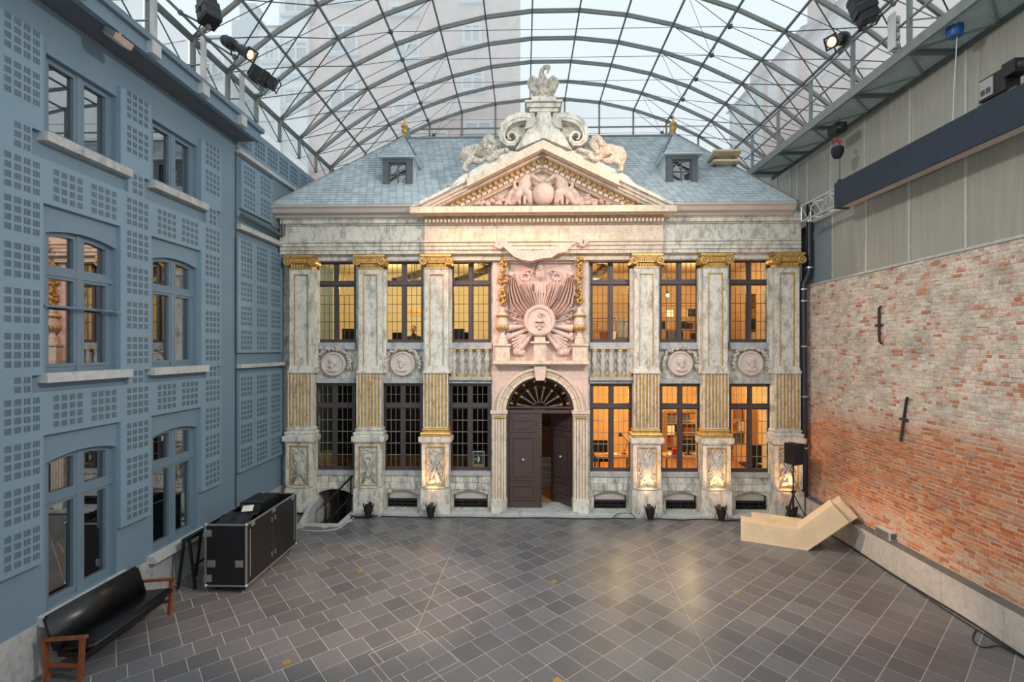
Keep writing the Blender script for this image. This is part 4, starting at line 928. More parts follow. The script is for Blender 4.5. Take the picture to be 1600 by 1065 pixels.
for s in (-1, 1):
    m = lambda px: 845.5 + s * (px - 845.5)
    f = MB().folds([cp_(m(893), 433), cp_(m(897), 452), cp_(m(893), 475), cp_(m(880), 492), cp_(m(866), 496)], [cp_(m(886), 433), cp_(m(879), 452), cp_(m(872), 468), cp_(m(862), 482), cp_(m(857), 488)], 4, .21, -.06, 30, 10).build('flag', M['stone_pink_light'], rp, smooth=60)
    MB().folds([cp_(m(872), 440), cp_(m(868), 452), cp_(m(862), 470), cp_(m(858), 482)], [cp_(m(860), 440), cp_(m(860), 452), cp_(m(856), 468), cp_(m(852), 480)], 2, .14, -.05, 16, 8).build('banner_fold', M['stone_pink_light'], rp, smooth=60)
    for k, (ang, L, kind) in enumerate(((-6, .82, 0), (-22, .84, 1), (-37, .80, 2), (-52, .74, 1), (14, 1.15, 3), (25, 1.12, 3))):
        t = R_(ang); d_ = Vector((s * math.cos(t), 0, math.sin(t))); c0 = cp_(843, 507, -.18) + Vector((s * .30 * math.cos(t), 0, .3 * math.sin(t))); e = c0 + d_ * (L - .2)
        o = MB()
        if kind == 0: o.sweep([c0, c0.lerp(e, .5) + Vector((0, -.03, 0)), e], [.035, .06, .11], 10)
        elif kind == 1: o.sweep([c0, e], [.05, .075], 10); [o.ball(e + Vector((s * .02, 0, .05 * (i - 1))), (.07, .04, .035), 7, 5) for i in range(4)]
        elif kind == 2:
            for i in range(5): o.sweep([c0 + Vector((0, -.02, -.02 * i)), e + Vector((s * .02 * i, -.02 * (i % 2), .10 * (i - 2)))], [.02, .035], 6)
        else: o.sweep([c0, e - d_ * .25], [.014, .014], 6); o.sweep([e - d_ * .25, e - d_ * .18, e - d_ * .08], [.015, .045, .004], 6)
        o.build(('trumpet', 'quiver', 'arrow_sheaf', 'spear')[kind], M['stone_pink_light'], rp, smooth=50)
    sh = MB(); c = cp_(m(884), 548, -.14)
    for i in range(7): t = R_(200 + 20 * i); sh.sweep([c + Vector((0, 0, -.12)), c + Vector((.17 * math.cos(t + 1.57), -.03, -.12 + .22 * math.sin(t + 1.57 + 1.57) * .5 + .12))], [.02, .045], 6)
    sh.ball(c + Vector((-s * .12, 0, -.03)), (.14, .07, .10), 10, 7); sh.ball(c, (.12, .08, .12), 10, 7); sh.build('shell', M['stone_pink_light'], rp, smooth=True)
    rnd = random.Random(5 + s); lf = MB()
    for i in range(26):
        px, py = m(rnd.uniform(884, 896)), rnd.uniform(478, 530); lf.ball(cp_(px, py, -.07), (rnd.uniform(.03, .07), .04, rnd.uniform(.03, .05)), 7, 5, Matrix.Rotation(rnd.uniform(-1, 1), 3, 'Y'))
    lf.build('leafage', M['stone_pink_light'], rp, smooth=True, kind='stuff')
    cr = MB(); rnd = random.Random(9 + s)
    for i in range(9): t = i * .7; cr.ball(cp_(m(870) + 6.5 * math.cos(t) * s, 432 + 5.5 * math.sin(t), -.10), .05, 8, 6)
    cr.sweep([cp_(m(864), 430, -.12), cp_(m(859), 424, -.13), cp_(m(864), 421, -.12), cp_(m(872), 425, -.12)], .035, 6); cr.ball(cp_(m(892), 428, -.12), (.10, .06, .07), 9, 6); cr.sweep([cp_(m(887), 436, -.1), cp_(m(896), 424, -.1)], .03, 6)
    cr.build('wreath', M['stone_pink_light'], rp, smooth=True)
MB().folds([cp_(835, 442, -.1), cp_(835, 458, -.1)], [cp_(853, 442, -.1), cp_(853, 457, -.1)], 1.5, .08, -.05, 14, 4).build('small_banner', M['stone_pink_light'], rp, smooth=60)
ey = MB(); c = cp_(844, 418, -.16); ey.ball(c, (.11, .08, .10), 10, 7); ey.ball(c + Vector((0, 0, .12)), (.06, .06, .06), 8, 6)
for i in range(5): ey.sweep([c + Vector((-.09 + .045 * i, 0, -.05)), c + Vector((-.10 + .05 * i, -.02, -.33))], [.03, .018], 6)
ey.build('crest', M['stone_pink_light'], rp, smooth=True)
fan = MB()
for i in range(13):
    t = R_(55 + 70 * i / 12); c0 = cp_(843, 501, -.12); fan.sweep([c0 + Vector((.42 * math.cos(t), 0, .42 * math.sin(t))), c0 + Vector((.86 * math.cos(t), -.03 * (i % 2), .86 * math.sin(t)))], [.025, .034], 6)
fan.build('spear_fan', M['stone_pink_light'], rp, smooth=50)
# ribbon across the top
rb = [(778, 381), (786, 383), (794, 389), (803, 397), (815, 403), (830, 405), (848, 400), (862, 399), (872, 393), (884, 391), (892, 381), (900, 375), (910, 379)]
A = [P(x, y - 10, -.55) for x, y in rb]; B = [P(x, y + 3, -.55) for x, y in rb]
mb = MB(); n = len(rb); vs = []
for i in range(n):
    yy = -.545 - .045 * math.sin(i * 1.7); vs += [(A[i][0], yy, A[i][1]), (B[i][0], yy - .02, B[i][1]), (A[i][0], -.2, A[i][1]), (B[i][0], -.2, B[i][1])]
mb.add(vs, [f for i in range(n - 1) for f in ((4 * i, 4 * i + 1, 4 * i + 5, 4 * i + 4), (4 * i + 1, 4 * i + 3, 4 * i + 7, 4 * i + 5), (4 * i, 4 * i + 4, 4 * i + 6, 4 * i + 2))]).build('scroll_ribbon', M['stone_pink_light'], rp)
for pts_ in (((779, 376), (775, 384), (781, 388), (788, 384)), ((910, 372), (916, 377), (912, 384), (904, 382))): MB().sweep([(P(x, y, -.55)[0], -.56, P(x, y, -.55)[1]) for x, y in pts_], [.06, .075, .06, .03], 8).build('ribbon_curl', M['stone_pink_light'], rp, smooth=True)
for px, l in ((785.5, 'blue building'), (905.5, 'brick wall')):
    nm = 'urn on the %s side of the carved shield' % l; y = -.22; cx = PXx(px, y); zf = lambda py: PZ(py, y)
    pd = MB().box(cx - .2, -.33, zf(563), cx + .2, -.05, zf(540)).box(cx - .24, -.38, zf(540), cx + .24, -.05, zf(537)).build('urn_pedestal', M['stone_warm_light'], rp)
    u = root('urn', (cx, y, zf(537)), 'gadrooned stone ' + nm, 'urn', 'urns beside the carved shield'); zb = zf(537); S = (zf(480) - zb)
    MB().lathe([(0, 0), (.15, 0), (.15, .07 * S), (.12, .16 * S), (.13, .17 * S), (.07, .24 * S), (.06, .30 * S), (.1, .34 * S), (.16, .42 * S), (.17, .52 * S), (.15, .62 * S), (.13, .70 * S), (.12, .74 * S), (.17, .78 * S), (.13, .83 * S), (.08, .86 * S), (.09, .92 * S), (.06, S), (0, S)], (cx, y, zb), 18).build('body', M['stone_warm_light'], u, smooth=50)
    g = MB()
    for i in range(14): t = i * 2 * math.pi / 14; g.sweep([(cx + .12 * math.cos(t), y + .12 * math.sin(t), zb + .36 * S), (cx + .172 * math.cos(t), y + .172 * math.sin(t), zb + .44 * S), (cx + .165 * math.cos(t), y + .165 * math.sin(t), zb + .53 * S)], [.02, .032, .012], 6); g.ball((cx + .168 * math.cos(t), y + .168 * math.sin(t), zb + .77 * S), .032, 6, 5)
    g.build('gilded_gadroons', M['gold'], u, smooth=True, kind='stuff')
    p = root('garland', (cx, y, zf(474)), 'gilded leaf garland hanging above the ' + nm, 'garland', 'gilded garlands above the urns'); rnd = random.Random(int(px)); lf = MB(); zt, zb2 = zf(398), zf(475)
    for i in range(64):
        t = rnd.random(); wd = .135 * (0.8 + .35 * math.sin(t * 16)) * (1 - .35 * t); a = rnd.uniform(-1, 1)
        lf.ball((cx + a * wd, -.19 - .09 * (1 - a * a) * rnd.uniform(.5, 1), zt + (zb2 - zt) * t), (rnd.uniform(.03, .06), .045, rnd.uniform(.035, .06)), 7, 5, Matrix.Rotation(rnd.uniform(-1, 1), 3, 'Y'))
    lf.build('leafage', M['gold'], p, smooth=True); MB().sweep([(cx, -.15, zt + .05), (cx, -.15, zb2 - .05)], .035, 6).build('ribbon', M['gold'], p); MB().prism([(cx - .14, zt + .14), (cx + .14, zt + .14), (cx + .07, zt), (cx - .07, zt)], -.26, -.1).build('bracket', M['stone_warm_light'], p)
y = -.26; cx = PXx(843.5, y); MB().box(cx - .17, -.36, PZ(563, y), cx + .17, -.05, PZ(536, y)).box(cx - .26, -.42, PZ(536, y), cx + .26, -.05, PZ(533, y)).box(cx - .15, -.36, PZ(533, y), cx + .15, -.05, PZ(526, y)).build('shield_pedestal', M['stone_warm_light'], rp)

# ------------------------------------------------------------------ pediment
pe = root('pediment', (CXF, -.5, PZ(323)), 'triangular stone pediment with gilded egg moulding and carved figures', 'pediment')
yc = -.95; zb0 = PZ(320.5, yc); za = PZ(218, yc); hx = (PXx(1059, yc) - PXx(640, yc)) / 2; cx = (PXx(1059, yc) + PXx(640, yc)) / 2; sl = math.atan2(za - zb0, hx); U = (13.7 + yc) / FPX
def chev(t0, t1, y0, y1, name, mat, zb=None, parts=None):
    t0, t1 = t0 * U, t1 * U; a0, a1 = za - t0 / math.cos(sl), za - t1 / math.cos(sl); b0, b1 = hx - t0 / math.sin(sl), hx - t1 / math.sin(sl); z = zb0
    for s in (-1, 1): MB().prism([(cx + s * b0, z), (cx, a0), (cx, a1), (cx + s * b1, z)], y0, y1).build(name, M[mat], pe)
    return a0, b0
chev(0, 5, -.95, .1, 'raking_sima', 'stone'); chev(5, 10, -.86, .1, 'raking_corona', 'stone_warm_light'); chev(10, 14, -.80, .1, 'raking_corona', 'stone_warm_light'); chev(14, 17, -.72, .1, 'raking_fillet', 'stone_warm_light')
chev(17, 23, -.52, .1, 'egg_bed', 'stone_warm_light'); chev(23, 29, -.44, .1, 'dentil_bed', 'stone_warm_light'); chev(29, 31.5, -.38, .1, 'raking_fillet', 'stone_warm_light')
for s in (-1, 1):      # the forward break of the raking cornice near the apex
    P0 = lambda u, t: (cx + s * u, za - u * math.tan(sl) - t * U / math.cos(sl)); MB().prism([P0(0, 3), P0(2.0, 3), P0(2.0, 14), P0(0, 14)], -1.02, -.7).build('raking_corona', M['stone_warm_light'], pe)
eg = MB(); dn = MB(); L = hx / math.cos(sl)
for s in (-1, 1):
    k = .12
    while k < L - .75:
        u = k * math.cos(sl); t = 20; c = Vector((cx + s * u, -.56, za - u * math.tan(sl) - t * U / math.cos(sl))); eg.ball(c, (.055, .05, .07), 8, 6, Matrix.Rotation(s * sl, 3, 'Y'))
        c = Vector((cx + s * u, -.47, za - u * math.tan(sl) - 26 * U / math.cos(sl))); dn.obox(c, (.062, .05, .04), Matrix.Rotation(s * sl, 3, 'Y')); k += .165
eg.build('gilded_egg_row', M['gold'], pe, smooth=True, kind='stuff'); dn.build('dentil_row', M['stone_warm_light'], pe, kind='stuff')
yt = -.2; MB().prism([(cx - hx + .5, zb0 - .02), (cx, za - .35), (cx + hx - .5, zb0 - .02)], yt, .3).build('tympanum', M['stone_warm_light'], pe)
MB().box(PXx(640, -.95), -.95, PZ(331, -.95), PXx(1058, -.95), .1, PZ(321.5, -.95)).box(PXx(645, -.86), -.86, PZ(333.5, -.86), PXx(1054, -.86), .1, PZ(331, -.86)).build('horizontal_cornice', M['stone_warm_light'], pe)
MB().box(PXx(650, -.9), -.9, PZ(321.5, -.95), PXx(1048, -.9), -.2, PZ(321.5, -.95) + .02).build('lead_flashing', M['gutter'], pe)
# figures and globe in the tympanum
q = lambda px, py, y=-.38: Vector((*P(px, py, y),)).to_3d() if False else Vector((P(px, py, y)[0], y, P(px, py, y)[1]))
MB().ball(q(849, 303, -.42), (.31, .27, .31), 24, 16).build('globe', M['stone_pink_light'], pe, smooth=True)
def figure(name, pts):
    b = MB()
    for kind, *a in pts:
        if kind == 'b': b.ball(q(a[0], a[1], a[3] if len(a) > 3 else -.36), a[2], 12, 8, Matrix.Rotation(a[4], 3, 'Y') if len(a) > 4 else None)
        else: b.sweep([q(x, y, yy) for x, y, yy in a[0]], a[1], 8)
    o = b.build(name, M['stone_pink_light'], pe); return remesh(o, .022, 2)
for s, nm in ((-1, 'seated_figure'), (1, 'seated_figure')):
    m = lambda px: 849 + s * (px - 849)
    figure(nm, [('b', m(872), 261, (.085, .085, .10)), ('b', m(874), 256, (.095, .09, .07)), ('b', m(869), 264, (.03, .1, .03)), ('s', [(m(873), 266, -.36), (m(875), 274, -.37)], [.05, .08]), ('b', m(876), 277, (.17, .13, .16)), ('b', m(878), 288, (.19, .15, .18)),
                ('s', [(m(868), 273, -.42), (m(860), 279, -.5), (m(853), 284, -.45)], [.07, .055, .045]), ('b', m(852), 285, (.06, .05, .04)), ('s', [(m(886), 274, -.36), (m(895), 284, -.4), (m(893), 296, -.42)], [.075, .06, .045]),
                ('s', [(m(880), 296, -.38), (m(872), 302, -.52), (m(869), 316, -.42)], [.13, .12, .07]), ('s', [(m(884), 297, -.36), (m(890), 306, -.48), (m(897), 317, -.38)], [.13, .12, .07]), ('b', m(898), 318, (.10, .08, .05)), ('b', m(869), 318, (.07, .1, .05)),
                ('s', [(m(890), 292, -.34), (m(900), 303, -.34), (m(906), 318, -.33)], [.07, .1, .07]), ('s', [(m(876), 300, -.45), (m(879), 310, -.5), (m(878), 319, -.42)], .045), ('s', [(m(884), 300, -.42), (m(886), 310, -.46), (m(886), 319, -.4)], .045)])
    rnd = random.Random(3 + s); lu = MB()
    for i in range(30):
        u = rnd.random(); px = 905 + u * 50; lu.ball(q(m(px), 319 - rnd.uniform(0, 9) * (1 - u) ** .6, -.3), (rnd.uniform(.04, .10), .09, rnd.uniform(.03, .07)), 8, 6, Matrix.Rotation(rnd.uniform(-.8, .8), 3, 'Y'))
    lu.sweep([q(m(905), 316, -.34), q(m(918), 305, -.34), q(m(925), 312, -.34)], .03, 6); lu.build('carved_arms', M['stone_pink_light'], pe, smooth=True)
    hb = MB().lathe([(0, 0), (.1, 0), (.07, .05), (.07, .10), (.13, .15), (.15, .19), (.05, .22), (.09, .28), (0, .30)], q(m(918), 320, -.33), 12).build('carved_helmet', M['stone_pink_light'], pe, smooth=40)

# ------------------------------------------------------------------ crowning pedestal, scrolls, bird and lions
yk = -.70; K = lambda X, Y, y=-.70: (lambda p: (p[0], p[1]))(P(700 + X / 5.327, 90 + Y / 5.327, y))
cr = root('crowning_pedestal', (*[K(790, 640)[0]], yk, K(790, 640)[1]), 'waisted stone pedestal with scroll brackets on the pediment apex', 'pedestal')
L_ = [(745, 395), (745, 440), (738, 500), (712, 570), (650, 640), (560, 760), (430, 830)]
poly = [K(x, y) for x, y in L_] + [K(1590 - x, y) for x, y in reversed(L_)]
mid = K(795, 690); poly = [K(x, y) for x, y in L_[:-2]] + [mid] + [K(1590 - x, y) for x, y in reversed(L_[:-2])]
MB().prism([K(x, y) for x, y in L_[:5]] + [K(560, 790), K(795, 690), K(1030, 790)] + [K(1590 - x, y) for x, y in reversed(L_[:5])], -.88, -.35).build('shaft', M['stone'], cr)
MB().prism([K(x, y, -.4) for x, y in ((700, 430), (690, 520), (650, 640), (560, 780), (1030, 780), (940, 640), (900, 520), (890, 430))], -.55, -.2).build('shaft_back', M['stone'], cr)
def kb(x0, y0_, x1, y1_, d0, d1): a, b = K(x0, y1_), K(x1, y0_); return (a[0], d0, a[1], b[0], d1, b[1])
cap = MB().box(*kb(640, 395, 945, 415, -1.0, -.2)).box(*kb(655, 415, 930, 450, -.95, -.25)).box(*kb(675, 450, 910, 480, -.90, -.3)).box(*kb(690, 360, 895, 395, -.95, -.25)).box(*kb(700, 380, 890, 415, -1.04, -.2)); cap.build('cornice_cap', M['stone'], cr)
spl = [(690, 530), (640, 520), (585, 525), (520, 548), (472, 595), (450, 655), (462, 708), (500, 742), (545, 742), (575, 715), (578, 680), (552, 650), (520, 648), (500, 670), (505, 698), (526, 704)]
for s in (-1, 1):
    m = lambda x: 795 + s * (x - 795)
    sb_ = MB().ribbon([K(m(x), y) for x, y in spl], [.20, .22, .23, .22, .20, .17, .15, .13, .11, .09, .075, .065, .055, .045, .04, .03], -.92, -.36).build('scroll', M['stone'], cr)
    MB().ribbon([K(m(x), y) for x, y in spl[:10]], [.06, .07, .07, .06, .055, .05, .045, .04, .03, .025], -.95, -.9).build('scroll_fillet', M['stone'], sb_)
    MB().prism([K(m(x), y) for x, y in ((650, 560), (560, 560), (500, 610), (490, 700), (560, 740), (640, 700), (680, 620))], -.62, -.4).build('scroll_web', M['stone'], cr)
    MB().prism([K(m(x), y) for x, y in ((690, 490), (720, 500), (730, 560), (700, 610), (640, 625), (655, 560))], -.94, -.4).build('scroll_leaf', M['stone_carved'], cr)
bd = root('bird_statue', (K(790, 360)[0], -.62, K(790, 360)[1]), 'weathered stone bird with raised wings on a globe, topping the pediment', 'statue')
V = lambda x, y, d=-.62: Vector((K(x, y, d)[0], d, K(x, y, d)[1]))
MB().ball(V(790, 312), (.215, .21, .215), 22, 14).lathe([(0, 0), (.26, 0), (.26, .06), (.2, .09), (0, .1)], V(790, 362), 20).build('globe', M['sculpt'], bd, smooth=50)
b = MB(); b.sweep([V(792, 265, -.68), V(790, 235, -.70), V(788, 195, -.68), V(782, 160, -.66)], [.10, .165, .15, .10], 12); b.sweep([V(782, 165, -.66), V(778, 130, -.65), V(785, 100, -.66), V(805, 78, -.69), V(828, 76, -.73)], [.10, .075, .06, .055, .06], 10)
b.ball(V(832, 82, -.74), (.075, .08, .07), 10, 8); b.sweep([V(836, 92, -.77), V(832, 118, -.80), V(822, 138, -.80)], [.045, .03, .012], 8); b.ball(V(830, 68, -.73), (.06, .03, .03), 6, 5)
for s in (-1, 1): b.sweep([V(790 + s * 18, 265, -.72), V(790 + s * 24, 290, -.80)], [.05, .035], 8); b.ball(V(790 + s * 26, 292, -.82), (.06, .05, .03), 8, 6)
remesh(b.build('body', M['sculpt'], bd), .02, 1)
rnd = random.Random(2)
for s in (-1, 1):
    wgm = MB(); m = lambda x: 790 + s * (x - 790)
    wgm.sweep([V(m(835), 215), V(m(858), 185), V(m(880), 165), V(m(893), 175)], [.07, .075, .06, .03], 8)
    for i in range(9):
        u = i / 8; top = Vector(V(m(838 + 60 * u), 205 - 35 * math.sin(u * 2.2), -.60 + .02 * (i % 2))); bot = Vector(V(m(845 + 58 * u), 350 - 95 * u ** 1.6, -.58)); wgm.sweep([top, top.lerp(bot, .5) + Vector((s * .03, -.02, 0)), bot], [.045, .05, .02], 6)
    for r_ in range(4):
        for i in range(5): wgm.ball(V(m(842 + 12 * i), 215 + 22 * r_ - 5 * i, -.66), (.035, .02, .045), 6, 5)
    wgm.build('wing', M['sculpt'], bd, smooth=True)
def lion(flip, label):
    m = lambda x: (795 + (795 - x)) if flip else x
    sh = 0 if not flip else 8
    V = lambda x, y, d=-.6: Vector((K(m(x) + (0 if not flip else -12), y, d)[0], d, K(m(x), y, d)[1]))
    r = root('lion_statue', V(280, 860), label, 'statue', 'stone lions on the pediment slopes'); rnd = random.Random(11 + flip)
    b = MB(); b.sweep([V(135, 830, -.5), V(150, 800, -.5), V(215, 780, -.55), V(285, 775, -.62), V(325, 780, -.68)], [.14, .19, .18, .20, .22], 12); b.ball(V(150, 820, -.55), (.20, .16, .22), 12, 9); b.ball(V(345, 790, -.75), (.21, .2, .26), 12, 9)
    b.sweep([V(345, 810, -.85), V(395, 800, -.95), V(440, 782, -.95), V(478, 768, -.95)], [.11, .085, .07, .06], 10); b.ball(V(484, 770, -.98), (.09, .08, .06), 9, 7); b.sweep([V(320, 830, -.85), V(345, 850, -.98), V(395, 830, -1.0)], [.1, .08, .06], 9); b.ball(V(402, 828, -1.02), (.08, .07, .055), 8, 6)
    b.sweep([V(155, 830, -.62), V(210, 850, -.82), V(165, 870, -.85), V(140, 900, -.85), V(135, 935, -.9)], [.16, .12, .09, .07, .06], 10); b.ball(V(150, 940, -.95), (.10, .09, .05), 9, 6); b.sweep([V(190, 840, -.8), V(245, 862, -.88), V(290, 855, -.95)], [.13, .09, .06], 9)
    b.sweep([V(125, 815, -.4), V(110, 835, -.5), V(115, 870, -.6), V(128, 890, -.7)], [.05, .04, .04, .05], 7)
    b.ball(V(345, 728, -.82), (.17, .17, .19), 12, 10); b.ball(V(348, 748, -.97), (.085, .09, .075), 10, 7); b.ball(V(348, 738, -1.02), (.035, .03, .025), 7, 5); b.ball(V(349, 765, -.95), (.06, .07, .04), 8, 6)
    for s in (-1, 1): b.ball(V(345 + s * 16, 722, -.965), (.03, .03, .022), 7, 5); b.ball(V(345 + s * 34, 690, -.82), (.05, .04, .06), 7, 6); b.ball(V(345 + s * 12, 752, -1.0), (.045, .05, .04), 7, 5)
    for i in range(4): b.sweep([V(200 + 22 * i, 765, -.72), V(195 + 24 * i, 800, -.75)], .02, 5)
    remesh(b.build('body', M['sculpt'], r), .024, 1)
    mn = MB()
    for i in range(150):
        t = rnd.uniform(0, 6.283); ring_ = rnd.random(); rr = 36 + 34 * ring_; x = 342 + rr * math.cos(t) * .95; y = 728 + rr * math.sin(t) * (1.0 if math.sin(t) < 0 else 1.5)
        if y > 815: continue
        mn.ball(V(x, y, -1.0 + .30 * ring_ + rnd.uniform(-.02, .03)), (rnd.uniform(.028, .045), .07, rnd.uniform(.05, .095)), 7, 5, Matrix.Rotation(math.atan2(x - 342, y - 728) * (-1 if flip else 1), 3, 'Y'))
    for i in range(8): mn.ball(V(310 + 9 * i, 672 - 8 * math.sin(i * .45) - (8 if i % 2 else 0), -.82), (.04, .05, .06), 6, 5)
    mn.build('mane', M['sculpt'], r, smooth=True); return r
lion(0, 'reclining stone lion on the pediment slope towards the blue grey building'); lion(1, 'reclining stone lion on the pediment slope towards the brick wall')
for s in (-1, 1):      # plinth steps the lions lie on
    P0 = lambda u, t: (cx + s * u, za - u * math.tan(sl) - t * U / math.cos(sl)); MB().prism([P0(.9, -9), P0(2.2, -7), P0(2.5, 1), P0(.6, 1)], -.92, -.3).build('lion_plinth', M['stone'], pe)

# ------------------------------------------------------------------ slate roof, dormers
YR0, YR1 = -.72, 3.0; ze = PZ(317.5, -.72); zr = P(845, 214, YR1)[1]; ex0, ex1 = PXx(420, YR0), PXx(1246, YR0); rx0_, rx1_ = P(625, 214, YR1)[0], P(1060, 214, YR1)[0]
rf = root('roof', (CXF, 1.5, ze)); struct(rf, 'hipped blue grey slate roof of the old house', 'roof')
th = math.atan2(zr - ze, YR1 - YR0); yc_ = .12; tc = (yc_ - YR0) / (YR1 - YR0); LE = lambda t: ex0 + (rx0_ - ex0) * t; RE = lambda t: ex1 + (rx1_ - ex1) * t; zc_ = ze + (zr - ze) * tc - .03; pl, pr_ = cx - hx + .9, cx + hx - .9      # the lower courses stop at the pediment
MB().add([(LE(tc), yc_, zc_), (RE(tc), yc_, zc_), (rx1_, YR1, zr - .03), (rx0_, YR1, zr - .03), (ex0, 6.7, ze - .03), (ex1, 6.7, ze - .03), (ex0, YR0, ze - .03), (ex1, YR0, ze - .03), (pl, YR0, ze - .03), (pr_, YR0, ze - .03), (pl, yc_, zc_), (pr_, yc_, zc_)], [(0, 10, 11, 1, 2, 3), (0, 3, 4, 6), (1, 7, 5, 2), (3, 2, 5, 4), (6, 8, 10, 0), (9, 7, 1, 11)]).build('roof_deck', M['slate'], rf)
SLOPE = math.hypot(zr - ze, YR1 - YR0)
def slates(mb, O, U_, Vv, width_at, rows, ex, sw=.21, skip=None):
    """courses of overlapping slates on the plane O + u U_ + v Vv"""
    N = U_.cross(Vv).normalized()
    for j in range(rows):
        v0 = j * ex; a, b = width_at(v0 + ex * .5); u = a - random.uniform(0, sw) * 0 + (sw / 2 if j % 2 else 0) - sw / 2
        while u < b:
            u0, u1 = max(u, a), min(u + sw - .008, b); u += sw
            if u1 - u0 < .03 or (skip and skip((u0 + u1) / 2, v0)): continue
            t0 = .030 + random.uniform(0, .010); q0 = O + U_ * u0 + Vv * v0; q1 = O + U_ * u1 + Vv * v0; q2 = O + U_ * u1 + Vv * (v0 + ex * 1.25); q3 = O + U_ * u0 + Vv * (v0 + ex * 1.25)
            mb.add([q0 + N * t0, q1 + N * t0, q2 + N * .004, q3 + N * .004, q0, q1], [(0, 1, 2, 3), (0, 4, 5, 1)])
mb = MB(); Vv = Vector((0, math.cos(th), math.sin(th))); slates(mb, Vector((0, YR0, ze)), Vector((1, 0, 0)), Vv, lambda v: (ex0 + (rx0_ - ex0) * min(1, v / SLOPE), ex1 + (rx1_ - ex1) * min(1, v / SLOPE)), int(SLOPE / .145), .145, skip=lambda u, v: pl < u < pr_ and v < SLOPE * tc)
mb.build('slating', M['slate'], rf, kind='stuff')
for (a, b) in (((ex0, YR0, ze), (rx0_, YR1, zr)), ((ex1, YR0, ze), (rx1_, YR1, zr)), ((rx0_, YR1, zr), (rx1_, YR1, zr))): MB().beam(a, b, .10, .06).build('ridge_flashing', M['steel'], rf)
for px in (636, 1050): c = P(px, 213, YR1); MB().lathe([(.14, 0), (.14, .12), (.09, .22), (.09, .40), (.0, .44)], (c[0], YR1, zr - .05), 10).build('ridge_vent', M['steel'], rf)
def dormer(px0, px1, py0, py1, pk, label):
    yf = .15; x0, x1 = PXx(px0, yf), PXx(px1, yf); xc = (x0 + x1) / 2; z1 = P((px0 + px1) / 2, py0, yf)[1]; z0 = P((px0 + px1) / 2, py1, yf)[1]; w_ = x1 - x0
    r = root('dormer', (xc, yf, z0), label, 'dormer', 'slate roofed dormers'); f = .16
    MB().box(x0, yf, z0, x0 + f, yf + .14, z1).box(x1 - f, yf, z0, x1, yf + .14, z1).box(x0, yf, z1 - f, x1, yf + .14, z1).box(x0, yf - .04, z0 - .12, x1, yf + .14, z0 + .12).build('face_frame', M['soffit'], r)
    a, b, c, d = x0 + f, x1 - f, z0 + .12, z1 - f; fr = MB(); e = .045
    for q in ((a, c, a + e, d), (b - e, c, b, d), (a, c, b, c + e), (a, d - e, b, d), (xc - .02, c, xc + .02, d), (a, c + (d - c) / 3 - .018, b, c + (d - c) / 3 + .018), (a, c + (d - c) * 2 / 3 - .018, b, c + (d - c) * 2 / 3 + .018)): fr.box(q[0], yf + .07, q[1], q[2], yf + .11, q[3])
    fo = fr.build('sash', M['soffit'], r)
    for i in range(2):
        for j in range(3): MB().box((a + e, xc + .02)[i], yf + .09, c + (d - c) * j / 3 + .018, (xc - .02, b - e)[i], yf + .095, c + (d - c) * (j + 1) / 3 - .018).build('pane', M['glass_mirror'], fo)
    MB().box(a - .05, yf + .5, c, b + .05, yf + .55, d).build('loft_shade_board', M['black'], r)  # black board stands in for the loft's darkness behind the panes
    yb = yf + (z1 - z0) / math.tan(th) + .6
    for x, s in ((x0 + .02, -1), (x1 - .02, 1)):
        mb = MB().prism([(yf + .12, z0 - .1), (yb, z1 + .1), (yf + .12, z1)], x - .02, x + .02, 'x'); N = int((z1 - z0) / .10)
        for j in range(N):
            zz = z0 + (z1 - z0) * j / N; L = .12 + (zz + .1 - z0) / math.tan(th); n = max(1, int(L / .14))
            for k in range(n): mb.box(x + s * (.02), yf + .12 + L * k / n, zz, x + s * (.034 + random.uniform(0, .006)), yf + .12 + L * (k + .94) / n, zz + .094)
        mb.build('slate_cheek', M['slate'], r, kind='stuff')
    o_ = .11; pz = P(*pk, 1.1)[1]; E = [Vector((x0 - o_, yf - .13, z1)), Vector((x1 + o_, yf - .13, z1))]; K_ = Vector((xc, 1.0, pz)); Bk = [Vector((x0 - o_, yb + .1, z1)), Vector((x1 + o_, yb + .1, z1))]; KB = Vector((xc, YR1 - .2, pz)); mb = MB()
    mb.add([E[0], E[1], K_, Bk[0], Bk[1], KB, E[0] + Vector((0, 0, -.05)), E[1] + Vector((0, 0, -.05)), Bk[0] + Vector((0, 0, -.05)), Bk[1] + Vector((0, 0, -.05))], [(0, 1, 2), (0, 2, 5, 3), (1, 4, 5, 2), (0, 6, 7, 1), (0, 3, 8, 6), (1, 7, 9, 4), (6, 8, 9, 7)])
    U_ = Vector((1, 0, 0)); Vv = (K_ - (E[0] + E[1]) / 2); L = Vv.length; slates(mb, (E[0] + E[1]) / 2, U_, Vv / L, lambda v: (-(w_ / 2 + o_) * (1 - v / L), (w_ / 2 + o_) * (1 - v / L)), int(L / .12), .12, .16)
    for s in (0, 1):
        U_ = Vector((0, -1 if s == 0 else 1, 0)); Oe = E[s] if s else Bk[s]; Vv = Vector((K_.x - E[s].x, 0, K_.z - E[s].z)); L = Vv.length; Ln = Bk[0].y - E[0].y; k_ = (K_.y - E[0].y)
        if s == 0: slates(mb, Oe, U_, Vv / L, lambda v: (-(2.0) * v / L, Ln - k_ * v / L), int(L / .12), .12, .16)
        else: slates(mb, Oe, U_, Vv / L, lambda v: (k_ * v / L, Ln + 2.0 * v / L), int(L / .12), .12, .16)
    mb.build('slate_hood', M['slate'], r, kind='stuff')
